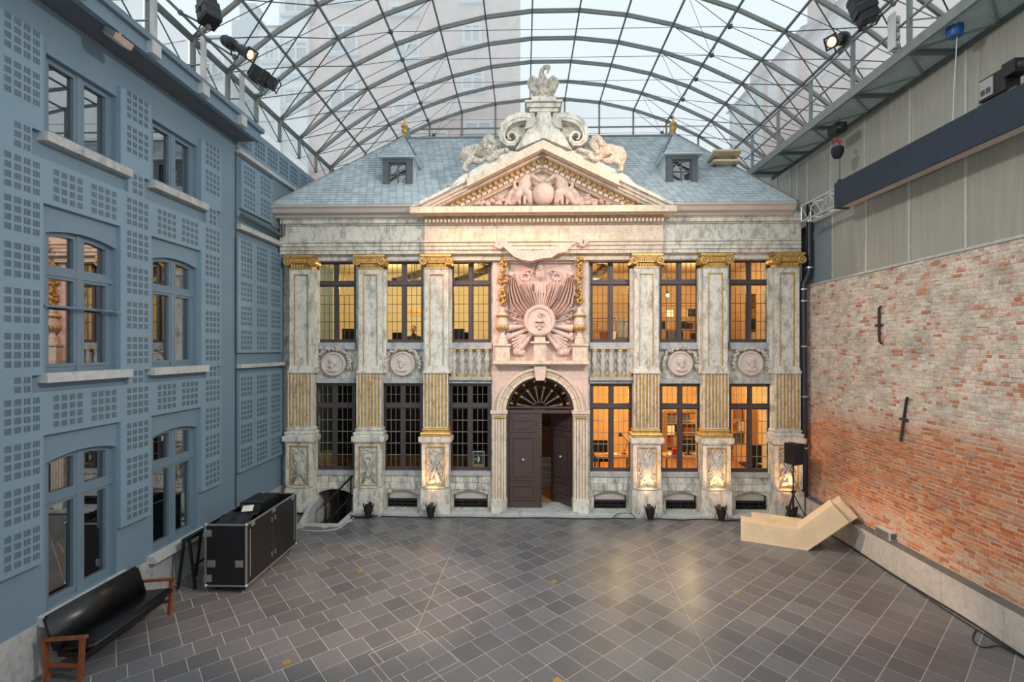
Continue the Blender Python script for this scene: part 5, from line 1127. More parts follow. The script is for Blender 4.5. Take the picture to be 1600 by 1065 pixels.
    MB().lathe([(0, 0), (.07, 0), (.05, .04), (.035, .08), (.09, .14), (.10, .19), (.06, .23), (.05, .26), (.11, .31), (.10, .36), (.03, .40), (.012, .5), (.01, .75), (0, .76)], (xc, 1.0, pz - .03), 12).build('gilded_finial', M['gold'], r, smooth=50)
dormer(598, 643.5, 245, 311, (625, 215), 'slate hooded dormer with gilt finial on the roof towards the blue grey building')
dormer(1042, 1090.5, 240, 309, (1056, 211), 'slate hooded dormer with gilt finial on the roof towards the brick wall')
# ------------------------------------------------------------------ cellar stairwell by the blue building
sw = root('cellar_stairwell', ((SW[0] + SW[1]) / 2, -.5, -1.5), 'sunken stairwell with stone kerb leading down under the first lower window', 'stairwell')
x0, x1, y0 = SW
MB().box(x0 - .06, y0 - .16, -.3, x1 + .12, y0, .035).build('front_kerb', M['pale_sill'], sw); MB().box(x1, y0, -.3, x1 + .14, -.02, .035).build('side_kerb', M['pale_sill'], sw)
MB().box(x0 - .12, y0, -.3, x0, -.02, .03).prism([(y0, .03), (-.02, .03), (-.02, .42), (y0 + .45, .30)], x0 - .14, x0 - .02, 'x').build('sloped_cheek', M['pale_sill'], sw)
for k in range(7): MB().box(x0, y0 + .15 + .17 * k - .15, -1.7, x1, 2.0 if k == 6 else y0 + .17 * (k + 1), -.2 * (k + 1)).build('step', M['stone_dark'], sw)
MB().box(x0 - .1, y0, -1.7, x0, 2.0, -.05).box(x1, y0, -1.7, x1 + .1, 2.0, -.05).box(x0, 1.9, -1.7, x1, 2.0, .5).box(x0, y0 - .1, -1.7, x1, y0, -.02).box(x0 - .1, .5, -.05, x0, 2.0, .95).box(x0 - .8, .5, -1.7, x0, .62, .5).box(x1, .5, -.05, x1 + .1, 2.0, .5).build('stair_lining', M['wall_dim'], sw)
hr = root('stair_railing', (x1, -.5, 0), 'black iron handrail of the sunken cellar stair', 'railing')
for z, nm in ((1.0, 'handrail'), (.45, 'lower_rail')): MB().beam((x1 + .02, -.08, z + .02), (x1 - .55, -1.0 + .3, z - .62), .03, .05).build(nm, M['black'], hr)
for t_ in (.06, .5, .94): x, y, z = x1 + .02 - .57 * t_, -.08 - .62 * t_, 1.02 - .64 * t_; MB().beam((x, y, z - 1.05), (x, y, z), .03).build('rail_post', M['black'], hr)

# ------------------------------------------------------------------ sofa
so = root('sofa', (-6.5, -6.2, 0), 'long black leather sofa with orange brown wooden arms against the blue grey wall', 'sofa'); ya, yb = -7.12, -5.42
def cushion(poly, y0, y1, name, mat, par, bev=.035):
    o = MB().prism(poly, y0, y1).build(name, mat, par); bm = bmesh.new(); bm.from_mesh(o.data); bmesh.ops.bevel(bm, geom=bm.edges[:], offset=bev, segments=3, affect='EDGES'); bm.to_mesh(o.data); bm.free(); o.data.shade_smooth(); return o
cushion([(-6.66, .33), (-6.08, .40), (-6.07, .47), (-6.12, .50), (-6.66, .44)], ya + .06, yb - .04, 'seat', M['leather'], so); cushion([(-6.62, .36), (-6.52, .40), (-6.68, .88), (-6.80, .86)], ya + .02, yb - .06, 'backrest', M['leather'], so)
MB().box(-6.62, ya + .1, .27, -6.2, yb - .1, .34).build('seat_frame', M['black'], so)
for y in (ya, yb):
    MB().beam((-6.19, y, 0), (-6.16, y, .60), .045, .06, (0, 1, 0)).build('leg', M['teak'], so); MB().beam((-6.66, y, 0), (-6.70, y, .56), .045, .06, (0, 1, 0)).build('leg', M['teak'], so)
    MB().beam((-6.78, y, .565), (-6.10, y, .62), .06, .035).build('armrest', M['teak'], so); MB().beam((-6.68, y, .22), (-6.19, y, .22), .03, .05).build('stretcher', M['teak'], so)

# ------------------------------------------------------------------ flight case
fc_ = root('flight_case', (-5.68, -3.65, 0), 'open black flight case on casters with aluminium edges', 'flight case'); X0, X1, Y0, Y1, Z0, Z1 = -6.06, -5.28, -4.66, -2.66, .13, 1.29; t_ = .02
mb = MB().box(X0, Y0, Z0, X1, Y1, Z0 + .03).box(X0, Y0, Z0, X1, Y0 + t_, Z1).box(X0, Y1 - t_, Z0, X1, Y1, Z1).box(X0, Y0, Z0, X0 + t_, Y1, Z1).box(X1 - t_, Y0, Z0, X1, Y1, Z1); mb.build('body', M['black'], fc_)
e = .028
for a, b in (((X0, Y0, Z0), (X1, Y0, Z0)), ((X1, Y0, Z0), (X1, Y1, Z0)), ((X0, Y1, Z0), (X1, Y1, Z0)), ((X0, Y0, Z0), (X0, Y1, Z0)), ((X0, Y0, Z1), (X1, Y0, Z1)), ((X1, Y0, Z1), (X1, Y1, Z1)), ((X0, Y1, Z1), (X1, Y1, Z1)), ((X0, Y0, Z1), (X0, Y1, Z1)), ((X0, Y0, Z0), (X0, Y0, Z1)), ((X1, Y0, Z0), (X1, Y0, Z1)), ((X1, Y1, Z0), (X1, Y1, Z1)), ((X0, Y1, Z0), (X0, Y1, Z1))):
    MB().beam(a, b, e).build('edge_trim', M['alu'], fc_)
for x in (X0, X1):
    for y in (Y0, Y1):
        for z in (Z0, Z1): MB().ball((x, y, z), .036, 8, 6).build('corner_cap', M['alu'], fc_, smooth=True)
for y in (Y0 + .12, Y1 - .10): MB().box(X1, y, Z0 + .12, X1 + .006, y + .022, Z1 - .12).build('hinge_strip', M['alu'], fc_)
MB().box(X1, (Y0 + Y1) / 2 - .004, Z0 + .04, X1 + .003, (Y0 + Y1) / 2 + .004, Z1 - .04).build('door_seam', M['slot'], fc_)
for y, z in ((Y0 + .22, Z1 - .03), ((Y0 + Y1) / 2, Z1 - .03), (Y1 - .16, Z1 - .03)): MB().box(X1 - .005, y - .06, z - .06, X1 + .014, y + .06, z + .03).box(X1 + .01, y - .03, z - .04, X1 + .024, y + .03, z + .01).build('butterfly_latch', M['alu'], fc_)
for y in (-.07, .07):
    for z in (Z0 + .22, Z1 - .22): MB().box(X1, (Y0 + Y1) / 2 + y - .014, z - .05, X1 + .012, (Y0 + Y1) / 2 + y + .014, z + .05).build('door_catch', M['alu'], fc_)
for x, z in ((X0 + .11, Z0 + .42), (X1 - .13, Z0 + .42), (X0 + .04, Z1 - .16), (X0 + .04, Z0 + .14)): MB().box(x - .075, Y0 - .012, z - .065, x + .075, Y0, z + .065).box(x - .055, Y0 - .02, z - .03, x + .055, Y0 - .012, z + .03).build('recessed_handle', M['alu'], fc_)
for x in (X0 + .14, X1 - .10):
    for y in (Y0 + .14, (Y0 + Y1) / 2, Y1 - .14): c = MB().lathe([(0, -.02), (.055, -.02), (.055, .02), (0, .02)], (x, y, .055), 14, 'x').box(x - .035, y - .03, .08, x + .035, y + .03, .13).build('caster', M['black'], fc_, smooth=40)
def blk(name, label, cat, x0, y0, z0, x1, y1, z1, mat='black', panel=True):
    r = root(name, ((x0 + x1) / 2, (y0 + y1) / 2, z0), label, cat); MB().box(x0, y0, z0, x1, y1, z1).build('body', M[mat], r)
    if panel: MB().box(x0 + .03, y0 - .006, z0 + .03, x1 - .03, y0, z1 - .03).build('front_panel', M['lens_off'], r); MB().box(x0 - .004, y0 + .04, z1, x1 + .004, y0 + .06, z1 + .012).build('lip', M['slot'], r)
    return r
blk('amplifier', 'black boxy equipment unit sticking up out of the flight case', 'equipment', X0 + .12, -3.75, .17, X1 - .2, -3.05, 1.42)
cl = MB(); n = 16; vs = []
for i in range(n + 1):
    for j in range(n + 1): vs.append((X0 + .05 + (X1 - X0 - .1) * i / n, Y0 + .05 + .85 * j / n, 1.20 + .16 * math.sin(3.1 * j / n) * (.6 + .4 * math.sin(i * .9)) + .03 * math.sin(i * 1.7 + j * 1.1)))
cl.add(vs, [(i * (n + 1) + j, (i + 1) * (n + 1) + j, (i + 1) * (n + 1) + j + 1, i * (n + 1) + j + 1) for i in range(n) for j in range(n)]); tag(cl.build('draped_cloth', M['black_matte'], None, smooth=True), 'crumpled black cloth heaped in the open flight case', 'cloth')
pp = MB().obox((-5.62, -4.02, 1.395), (.10, .14, .004), Matrix.Rotation(.4, 3, 'Z') @ Matrix.Rotation(.12, 3, 'X')).build('paper_sheet', M['paper']); tag(pp, 'white paper sheet lying on the cloth in the flight case', 'paper')
tr_ = root('folding_trestle', (-6.5, -4.3, 0), 'black folding trestle stand squeezed between the flight case and the wall', 'stand')
for x, y, dx in ((-6.36, -4.55, 1), (-6.36, -4.05, 1), (-6.66, -4.55, -1), (-6.66, -4.05, -1)): MB().beam((x + .02 * dx, y, 0), (x - .10 * dx, y, .95), .035, .05).build('leg', M['black'], tr_)
MB().box(-6.56, -4.62, .93, -6.46, -3.98, .99).build('top_rail', M['black'], tr_); MB().beam((-6.38, -4.55, .45), (-6.38, -4.05, .45), .03).build('cross_bar', M['black'], tr_)

# ------------------------------------------------------------------ facade uplighters
def par(px, lit, label, y=-.66):
    x = PXx(px, y); r = root('par_can_light', (x, y, 0), label, 'stage light', 'uplighters at the foot of the pilasters'); ax = Vector((0, .12, 1)).normalized(); c = Vector((x, y, .20))
    m = Matrix.Rotation(-.12, 3, 'X'); b = MB().lathe([(0, -.14), (.07, -.14), (.095, -.06), (.125, .06), (.135, .16), (.128, .16), (.115, .08), (0, .08)], (0, 0, 0), 16); b.v = [tuple(c + m @ Vector(p)) for p in b.v]; b.build('can', M['black'], r, smooth=40)
    g = MB().lathe([(0, 0), (.113, 0), (.113, .01), (0, .012)], (0, 0, .10), 14); g.v = [tuple(c + m @ Vector(p)) for p in g.v]; g.build('lens', M['lens'] if lit else M['lens_off'], r)
    for k in range(4):
        a = k * math.pi / 2; mb = MB().obox((0, 0, 0), (.05, .003, .045)); rm = Matrix.Rotation(a, 3, 'Z'); mb.v = [tuple(c + m @ (rm @ (Vector(p) + Vector((0, .14, .19))))) for p in mb.v]; mb.build('barn_door', M['black'], r)
    for s in (-1, 1): MB().beam((x + s * .155, y, .22), (x + s * .17, y - .02, .0), .012, .03, (0, 1, 0)).build('yoke_leg', M['steel_dark'], r)
    MB().beam((x - .155, y, .22), (x + .155, y, .22), .012).build('pivot', M['steel_dark'], r)
    if lit: lamp('uplight', 'SPOT', c + m @ Vector((0, 0, .14)), (1.0, .54, .25), 78, (x, -.40, 2.3), spot_size=R_(66), spot_blend=.9, shadow_soft_size=.06)
par(575.5, False, 'unlit black uplighter near the cable coil'); par(673, True, 'lit black uplighter at the pilaster beside the door on the blue building side'); par(1016, True, 'lit black uplighter at the pilaster beside the door on the brick wall side')
par(1127, True, 'lit black uplighter before the pilaster with the carved shield'); par(1238, True, 'lit black uplighter behind the loudspeaker tripod')

# ------------------------------------------------------------------ plywood benches
A = Vector(FLOOR(1157.5, 843.8)); B = Vector(FLOOR(1261.9, 860)); du = (B - A); L = du.length; du /= L; nb = Vector((-du.y, du.x))
def onplane(px, py):
    r = ray(px, py); n = Vector((nb.x, nb.y)); o = Vector((0, CY)); t_ = (A - o).dot(n) / Vector((r[0], r[1])).dot(n); p = Vector((r[0] * t_, CY + r[1] * t_)); return ((p - A).dot(du), CH + r[2] * t_)
prof = [(0, 0), (L, 0), onplane(1327, 815.5), onplane(1301.5, 788), onplane(1247, 827), (0, onplane(1157, 814)[1])]
def bench(du_, dn, label):
    r = root('plywood_bench', (*(A + du * (du_ + L / 2) + nb * (dn + .2)), 0), label, 'bench', 'V shaped plywood benches by the brick wall'); W = .42; tk = .02
    tp = lambda u, v, z: (A.x + du.x * (u + du_) + nb.x * (v + dn), A.y + du.y * (u + du_) + nb.y * (v + dn), z)
    for v0, v1 in ((0, tk), (W - tk, W)): MB().add([tp(u, v, z) for v in (v0, v1) for u, z in prof], [tuple(range(6)), tuple(range(11, 5, -1))] + [(i, i + 6, (i + 1) % 6 + 6, (i + 1) % 6) for i in range(6)]).build('side_board', M['ply'], r)
    for i, nm in enumerate(('base_board', 'underside_board', 'end_board', 'back_board', 'seat_board', 'end_board')):
        (u0, z0), (u1, z1) = prof[i], prof[(i + 1) % 6]; d = Vector((u1 - u0, z1 - z0)); n_ = Vector((-d.y, d.x)).normalized() * tk; e = d.normalized() * .001
        q = [(u0, z0), (u1, z1), (u1 + n_.x, z1 + n_.y), (u0 + n_.x, z0 + n_.y)]
        MB().add([tp(u, v, z) for v in (tk, W - tk) for u, z in q], [(0, 1, 2, 3), (7, 6, 5, 4), (0, 4, 5, 1), (1, 5, 6, 2), (2, 6, 7, 3), (3, 7, 4, 0)]).build(nm, M['ply'], r)
bench(0, 0, 'pale plywood bench with an upturned end, in front of the other one'); bench(.24, .46, 'pale plywood bench with an upturned end, tucked behind the front one by the loudspeaker')

# ------------------------------------------------------------------ loudspeaker on its stand
sx, sy = FLOOR(1240.5, 806); sy = -1.15; sx = PXx(1239.5, sy)
ss = root('tripod_stand', (sx, sy, 0), 'black tripod speaker stand behind the plywood benches', 'stand'); zs = P(1240, 724, sy)[1]
MB().tube((sx, sy, .35), (sx, sy, zs), .019, 10).build('pole', M['black'], ss, smooth=40); MB().tube((sx, sy, .30), (sx, sy, 1.0), .027, 10).build('sleeve', M['black'], ss, smooth=40); MB().lathe([(0, 0), (.045, 0), (.045, .07), (0, .07)], (sx, sy, .93), 12).build('collar', M['black'], ss); MB().ball((sx + .05, sy - .02, 1.0), .022, 8, 6).build('knob', M['black'], ss)
for k in range(3):
    a = R_(205 + 120 * k); f_ = Vector((sx + .46 * math.cos(a), sy + .40 * math.sin(a), .012)); MB().tube((sx, sy, .93), f_, .014, 8).build('leg', M['black'], ss); MB().tube((sx, sy, .36), Vector((sx, sy, .93)).lerp(f_, .62), .009, 6).build('brace', M['black'], ss); MB().ball(f_, (.02, .02, .012), 8, 5).build('foot', M['black'], ss)
sp_ = root('loudspeaker', (sx, sy, zs), 'black loudspeaker cabinet on the tripod before the last pilaster', 'loudspeaker'); m = Matrix.Translation((sx, sy, zs)) @ Matrix.Rotation(R_(28), 4, 'Z')
def T(mb, m=m): mb.v = [tuple(m @ Vector(p)) for p in mb.v]; return mb
T(MB().prism([(-.19, -.17), (.19, -.17), (.13, .16), (-.13, .16)], 0, .52, 'z')).build('cabinet', M['black'], sp_); T(MB().box(-.18, -.183, .02, .18, -.17, .50)).build('grille', M['black_matte'], sp_); T(MB().lathe([(0, -.04), (.03, -.04), (.03, .0), (0, 0)], (0, 0, 0), 10)).build('pole_socket', M['black'], sp_); T(MB().box(-.05, -.05, .52, .05, .05, .53)).build('handle', M['black'], sp_)

# ------------------------------------------------------------------ downpipe, wall irons, junction box, cables
dp = root('downpipe', (PXx(1257), -.2, 0), 'blue black rainwater downpipe in the corner of the stone front and the brick wall', 'pipe'); yq = -.22; q = lambda px, py: (P(px, py, yq)[0], yq, P(px, py, yq)[1])
MB().sweep([q(1265, 318), q(1265, 418), q(1263, 430), q(1256, 444), q(1255.5, 455), q(1257, 775)], .085, 12).build('pipe_run', M['pipe'], dp, smooth=50); MB().sweep([q(1257, 775), q(1257, 797)], .06, 10).build('pipe_foot', M['iron'], dp, smooth=50)
for px, py in ((1265, 345), (1265, 418), (1255.5, 452), (1255.7, 470), (1256, 541), (1256.5, 619), (1257, 699)): c = q(px, py); MB().lathe([(.086, -.02), (.098, -.02), (.098, .02), (.086, .02)], c, 12).box(c[0] - .02, yq, c[2] - .012, c[0] + .02, -.0, c[2] + .012).build('bracket', M['alu'], dp)
def iron(pts, label):
    r = root('wall_anchor', pts[0], label, 'wall anchor'); MB().sweep(pts, .026, 7).build('bar', M['iron'], r, smooth=50); c = Vector(pts[len(pts) // 2]); MB().obox(c, (.03, .09, .02), RM.to_3x3()).build('wedge', M['iron'], r)
def BW(px, py, o=-.04): s = rs(px, BO + o); c = RW(s, BO + o, 0); r = ray(px, py); t_ = (c.y - CY) / r[1]; return Vector((c.x, c.y, CH + r[2] * t_))
iron([BW(1376, 479, -.08), BW(1373.5, 482), BW(1373.5, 508), BW(1374, 533), BW(1377, 536, -.08)], 'upright iron wall anchor high on the whitewashed brick'); iron([BW(1418, 621, -.07), BW(1416.5, 625), BW(1412, 655), BW(1408, 684), BW(1407.5, 689, -.06)], 'slanting rusty iron wall anchor lower down the brick wall')
c = BW(1382, 838, -.1); jb = root('junction_box', (c.x, c.y, .585), 'white metal junction box on the curb under the brick wall', 'box'); MB().obox((c.x + .02, c.y, .68), (.07, .22, .085), RM.to_3x3()).build('case', M['white'], jb); MB().obox((c.x - .055, c.y, .68), (.006, .2, .07), RM.to_3x3()).build('cover', M['alu'], jb); MB().obox((c.x + .02, c.y - .225, .68), (.05, .008, .06), RM.to_3x3()).build('end_plate', M['steel_dark'], jb)
def cable(pts, r, label, n=5, mat='cable'):
    q = []; pts = [Vector(p) for p in pts]
    for i in range(len(pts) - 1):
        p0, p1, p2, p3 = pts[max(i - 1, 0)], pts[i], pts[i + 1], pts[min(i + 2, len(pts) - 1)]
        for k in range(5): t = k / 5; q.append(.5 * ((2 * p1) + (p2 - p0) * t + (2 * p0 - 5 * p1 + 4 * p2 - p3) * t * t + (3 * p1 - p0 - 3 * p2 + p3) * t ** 3))
    q.append(pts[-1]); o = MB().sweep(q, r, n).build('cable', M[mat], None, smooth=True); return tag(o, label, 'cable')
Fc = lambda px, py, z=.014: (*FLOOR(px, py), z)
cable([Vector(RW(s, -.05 - .03 * math.sin(s * 2.1), .014)) for s in [1.2 + .6 * i for i in range(14)]], .014, 'thick black cable running along the foot of the concrete curb')
cable([Vector(RW(s, -.09 - .04 * math.sin(s * 1.3 + 1), .013)) for s in [2.4 + .5 * i for i in range(12)]], .010, 'thin black cable beside the thick one along the curb')
cable([Fc(1525, 985), Fc(1520, 1000), Fc(1535, 1012), Fc(1560, 1010), Fc(1585, 1022)], .009, 'loop of black cable on the floor near the curb end')
cable([(PXx(px, -.5), -.50 - .03 * math.sin(px * .05), .014) for px in range(596, 1010, 22)], .013, 'black cable along the foot of the stone front past the door')
cable([(PXx(px, -.52), -.52 - .05 * math.sin(px * .09), .014) for px in range(1020, 1250, 16)], .013, 'black cable between the uplighters on the brick wall side')
cable([(PXx(957, -.5), -.5, .013), (PXx(963, -.47), -.47, .11), (PXx(975, -.45), -.45, .15), (PXx(988, -.46), -.46, .12), (PXx(994, -.5), -.5, .014)], .011, 'short cable arching up against the kerb beside the door')
co = [(*(Vector(FLOOR(566, 806)) + Vector(((.36 + .05 * math.sin(t * 2.3)) * math.cos(t), (.16 + .04 * math.cos(t * 1.7)) * math.sin(t)))), .014 + .012 * (i // 9)) for i, t in ((i, i * .7) for i in range(28))]; cable(co, .012, 'black cable coiled on the floor before the unlit uplighter')
cable([Fc(470, 829), Fc(500, 830), Fc(528, 826), Fc(545, 815), Fc(560, 806), Fc(590, 804)], .012, 'pale cable curving round the stairwell kerb', mat='white')

# ------------------------------------------------------------------ service walkway on the brick wall side
wk = root('service_walkway', (7.45, -4, 10.05), 'grey steel service walkway with railing high on the cladding', 'walkway'); wx0, wx1, wy0, wy1, wz = 7.0, 7.86, -13.5, 1.7, 10.05
MB().box(wx0 - .03, wy0, wz - .05, wx0 + .03, wy1, wz + .14).build('edge_beam', M['steel'], wk); MB().box(wx1 - .04, wy0, wz - .08, wx1 + .02, wy1, wz + .06).build('wall_beam', M['steel_dark'], wk)
g = MB(); y = wy0
while y < wy1: g.box(wx0, y, wz, wx1, y + .014, wz + .02); y += .045
for i in range(18): x = wx0 + (wx1 - wx0) * i / 18; g.box(x, wy0, wz, x + .010, wy1, wz + .02)
g.build('grating', M['grating'], wk, kind='stuff'); 
y = 1.2; k = 0
while y > wy0 + 1.5:
    MB().box(wx0, y - .04, wz - .07, wx1, y + .04, wz).build('cross_beam', M['steel_dark'], wk); MB().beam((wx0, y, wz - .02), (wx1, y - .75, wz - .02), .03).build('plan_brace', M['steel'], wk); MB().beam((wx1, y - .75, wz - .02), (wx0, y - 1.5, wz - .02), .03).build('plan_brace', M['steel'], wk)
    MB().box(wx0 - .03, y - .035, wz, wx0 + .03, y + .035, wz + 1.12).build('rail_post', M['steel'], wk); MB().beam((wx0 + .02, y, wz + .55), (wx0 + .02, y - .75, wz + .1), .025).build('rail_brace', M['steel'], wk)
    MB().beam((wx1, y - .3, wz), (wx1 - .15, y - .75, wz + .7), .03).build('rail_brace', M['steel_dark'], wk); y -= 1.5
for z, r in ((1.12, .024), (.58, .024)): MB().tube((wx0, wy0, wz + z), (wx0, wy1, wz + z), r, 8).build('handrail', M['steel'], wk, smooth=50)
# black cloth box on a truss below it
cb = root('cloth_border', (7.3, -5, 7.88), 'long navy black cloth masking border hung along the cladding', 'drape'); Yb = CY + 752 * 7.2 / 477 * 1.0; MB().box(7.18, -13.5, 7.87, 7.22, -2.42, 8.46).build('front_cloth', M['navy_cloth'], cb); MB().box(7.22, -13.5, 7.90, 7.5, -2.42, 7.93).build('bottom_cloth', M['gutter'], cb); MB().box(7.18, -2.44, 7.87, 7.5, -2.40, 8.44).build('end_cloth', M['navy_cloth'], cb)
ts = root('lighting_truss', (7.35, -4, 8.2), 'white lattice truss running out of the cloth border to the stone front', 'truss'); cs = [(7.24, 7.96), (7.48, 7.96), (7.24, 8.36), (7.48, 8.36)]
for x, z in cs: MB().tube((x, -13.5, z), (x, -.98, z), .024, 8).build('chord', M['truss'], ts, smooth=50)
y = -.98; k = 0; 
while y > -13.2:
    lc = MB()
    for (a, b) in ((0, 1), (2, 3), (0, 2), (1, 3)): p, q_ = cs[a], cs[b]; (p, q_) = (p, q_) if k % 2 else (q_, p); lc.tube((p[0], y, p[1]), (q_[0], y - .28, q_[1]), .011, 5)
    if k in (0,): lc.tube((cs[0][0], y, cs[0][1]), (cs[2][0], y, cs[2][1]), .014, 5).tube((cs[1][0], y, cs[1][1]), (cs[3][0], y, cs[3][1]), .014, 5).tube((cs[0][0], y, cs[0][1]), (cs[1][0], y, cs[1][1]), .014, 5)
    lc.build('lacing', M['truss'], ts); y -= .28; k += 1

# ------------------------------------------------------------------ stage lights, hoist, projector, bucket
def fixture(name, p, d, L, r, label, lit=False, sq=False, cat='stage light', up=None):
    p, d = Vector(p), Vector(d).normalized(); R = d.to_track_quat('Z', 'Y').to_matrix(); rt = root(name, p, label, cat); W = lambda mb: (setattr(mb, 'v', [tuple(p + R @ Vector(q)) for q in mb.v]), mb)[1]
    if sq: W(MB().box(-r, -r * 1.1, -L * .5, r, r * 1.1, L * .15).box(-r * .85, -r * .9, L * .15, r * .85, r * .9, L * .42)).build('housing', M['black'], rt); W(MB().box(-r * 1.05, -r * 1.15, -L * .42, r * 1.05, r * 1.15, -L * .38).box(-r * 1.05, -r * 1.15, -L * .1, r * 1.05, r * 1.15, -L * .06)).build('cooling_band', M['slot'], rt)
    else: W(MB().lathe([(0, -L * .5), (r * .8, -L * .5), (r, -L * .42), (r, -L * .12), (r * .7, -L * .05), (r * .72, L * .12), (r * .9, L * .16), (r * .9, L * .5), (r * .78, L * .5), (r * .7, L * .4), (0, L * .4)], (0, 0, 0), 16)).build('housing', M['black'], rt, smooth=35); W(MB().lathe([(r * 1.0, -.02), (r * 1.08, -.02), (r * 1.08, .02), (r, .02)], (0, 0, -L * .25), 14)).build('cooling_band', M['slot'], rt)
    g = W(MB().lathe([(0, 0), (r * .74, 0), (r * .7, .012), (0, .02)], (0, 0, L * (.44 if not sq else .425)), 16)).build('lens', M['lens'] if lit else M['lens_off'], rt)
    f = MB(); h = r * 1.05
    for q in ((-h, -h, h, -h * .75), (-h, h * .75, h, h), (-h, -h, -h * .75, h), (h * .75, -h, h, h)): f.box(q[0], q[1], L * .5, q[2], q[3], L * .515)
    W(f).build('gel_frame', M['black'], rt); y_ = MB()
    for s in (-1, 1): y_.tube(p + R @ Vector((s * r * 1.15, 0, -L * .1)), Vector((0, 0, -r * 1.9 if not up else r * 1.9)) + p + R @ Vector((s * r * .6, 0, -L * .1)), .014, 5)
    y_.build('yoke', M['black'], rt); cp = p + R @ Vector((0, 0, -L * .1)) + Vector((0, 0, -r * 2 if not up else r * 2)); q = Vector((-6.2, cp.y, 10.72)) if p.x < 0 else Vector((7.0, cp.y, 11.17)); MB().ball(cp, (.05, .05, .06), 8, 6).tube(cp, q, .018, 6).ball(q, (.05, .05, .05), 8, 6).build('clamp', M['steel_dark'], rt); return rt
def at_x(px, py, x): y, z = WALL(px, py, x); return Vector((x, y, z))
lr = root('lighting_rail', (-6.2, -6, 10.7), 'grey tubular lighting rail on posts along the eaves canopy', 'rail'); zr_ = 10.72; MB().tube((-6.2, -13, zr_), (-6.2, -2.32, zr_), .026, 8).build('rail_tube', M['steel'], lr, smooth=50); MB().tube((-6.2, -2.34, zr_), (-6.55, -2.34, zr_), .024, 8).build('rail_end', M['steel'], lr, smooth=50)
for px in (121, 240, 318, 378):
    y = WALL(px, 545, -6.26)[0]; MB().box(-6.30, y - .035, 9.62, -6.22, y + .035, zr_ + .02).build('rail_post', M['truss'], lr); MB().box(-6.31, y - .1, 9.60, -6.20, y + .1, 9.82).build('foot_plate', M['truss'], lr); MB().tube((-6.26, y, 10.2), (-6.8, y, 10.2), .016, 6).build('stay', M['steel'], lr)
fixture('stage_light', at_x(325, 14, -5.7), (-.25, .15, 1.0), .57, .138, 'square black stage light standing upright on the rail above the blue building', sq=True)
fixture('stage_light', at_x(371, 74, -5.62), (.80, -.22, -.52), .79, .112, 'black profile stage light with a glowing amber lens on the rail', lit=True)
fixture('stage_light', at_x(413, 123, -5.55), (.85, .25, -.45), .57, .12, 'unlit black stage light at the far end of the lighting rail', sq=True)
fixture('stage_light', at_x(1350, 14, 6.45), (.30, -.1, -1.0), .61, .155, 'square black stage light hanging beside the walkway rail', sq=True, up=True)
fixture('stage_light', at_x(1310, 62, 6.45), (-.75, -.42, -.42), .57, .12, 'black stage light with a glowing amber lens on the walkway rail', lit=True)
c = at_x(185, 60, -6.33); fl_ = root('flood_light', c, 'silver flood light fixed to the eaves canopy over the top floor window', 'flood light'); m = Matrix.Rotation(.5, 3, 'Y'); MB().obox(c, (.10, .17, .05), m).build('housing', M['alu'], fl_); MB().obox(c + m @ Vector((0, 0, -.055)), (.085, .15, .006), m).build('lens', M['white'], fl_); MB().box(c.x - .03, c.y - .02, c.z + .03, c.x + .03, c.y + .02, c.z + .18).build('bracket', M['alu'], fl_)
c = at_x(1403, 48, 6.95); ld = root('lamp_column', c, 'upright white housing with a column of round lamps on the walkway rail', 'lamp'); MB().box(c.x - .10, c.y - .05, c.z - .33, c.x - .07, c.y + .12, c.z + .33).box(c.x - .1, c.y + .08, c.z - .33, c.x + .1, c.y + .12, c.z + .33).build('housing', M['white'], ld)
for k in range(4): MB().lathe([(0, 0), (.07, 0), (.06, .04), (.02, .05), (0, .05)], (c.x + .01, c.y + .06, c.z - .24 + .16 * k), 12, 'y').build('lamp_head', M['alu'], ld, smooth=40)
c = at_x(1561, 133, 7.3); c.z = 8.66; pj = root('moving_head_projector', (c.x, c.y, 8.46), 'grey and black moving head projector on top of the cloth border', 'projector'); MB().box(c.x - .1, c.y - .20, 8.52, c.x + .12, c.y + .22, 8.86).build('body', M['black'], pj)
MB().box(c.x - .115, c.y - .02, 8.55, c.x - .1, c.y + .2, 8.83).build('side_panel', M['alu'], pj); [MB().box(c.x - .122, c.y + .02 + .09 * i, 8.60, c.x - .115, c.y + .08 + .09 * i, 8.68).build('control_panel', M['slot'], pj) for i in range(2)]; MB().box(c.x - .12, c.y - .36, 8.70, c.x + .12, c.y - .16, 8.90).build('head', M['black'], pj); MB().lathe([(0, 0), (.06, 0), (.05, .03), (0, .03)], (c.x - .03, c.y - .36, 8.80), 12, 'y').build('lens', M['lens_off'], pj); MB().box(c.x - .05, c.y - .3, 8.46, c.x + .05, c.y + .3, 8.52).build('clamp_bar', M['steel_dark'], pj)
c = at_x(1312, 220, 7.33); ho = root('chain_hoist', c, 'black chain hoist with a red plug hanging under the walkway', 'hoist'); MB().ball(c + Vector((0, 0, .28)), (.16, .17, .12), 12, 8).box(c.x - .13, c.y - .10, c.z + .2, c.x + .1, c.y + .24, c.z + .4).build('motor', M['black'], ho, smooth=40)
MB().lathe([(0, -.2), (.08, -.17), (.13, -.05), (.13, .05), (.10, .08), (0, .08)], c - Vector((.05, 0, .22)), 12).build('chain_bag', M['black_matte'], ho, smooth=50); MB().tube(c + Vector((0, 0, .35)), (c.x, c.y, 10.0), .012, 6).tube(c - Vector((0, 0, .0)), (c.x, c.y, 8.46), .012, 6).build('chain', M['steel_dark'], ho); MB().tube(c + Vector((-.16, -.05, .02)), c + Vector((0, -.05, -.05)), .035, 8).build('plug', M['red_plastic'], ho); MB().lathe([(0, 0), (.05, .02), (.05, .1), (0, .12)], (c.x, c.y, 8.46), 8).build('hook', M['black'], ho)
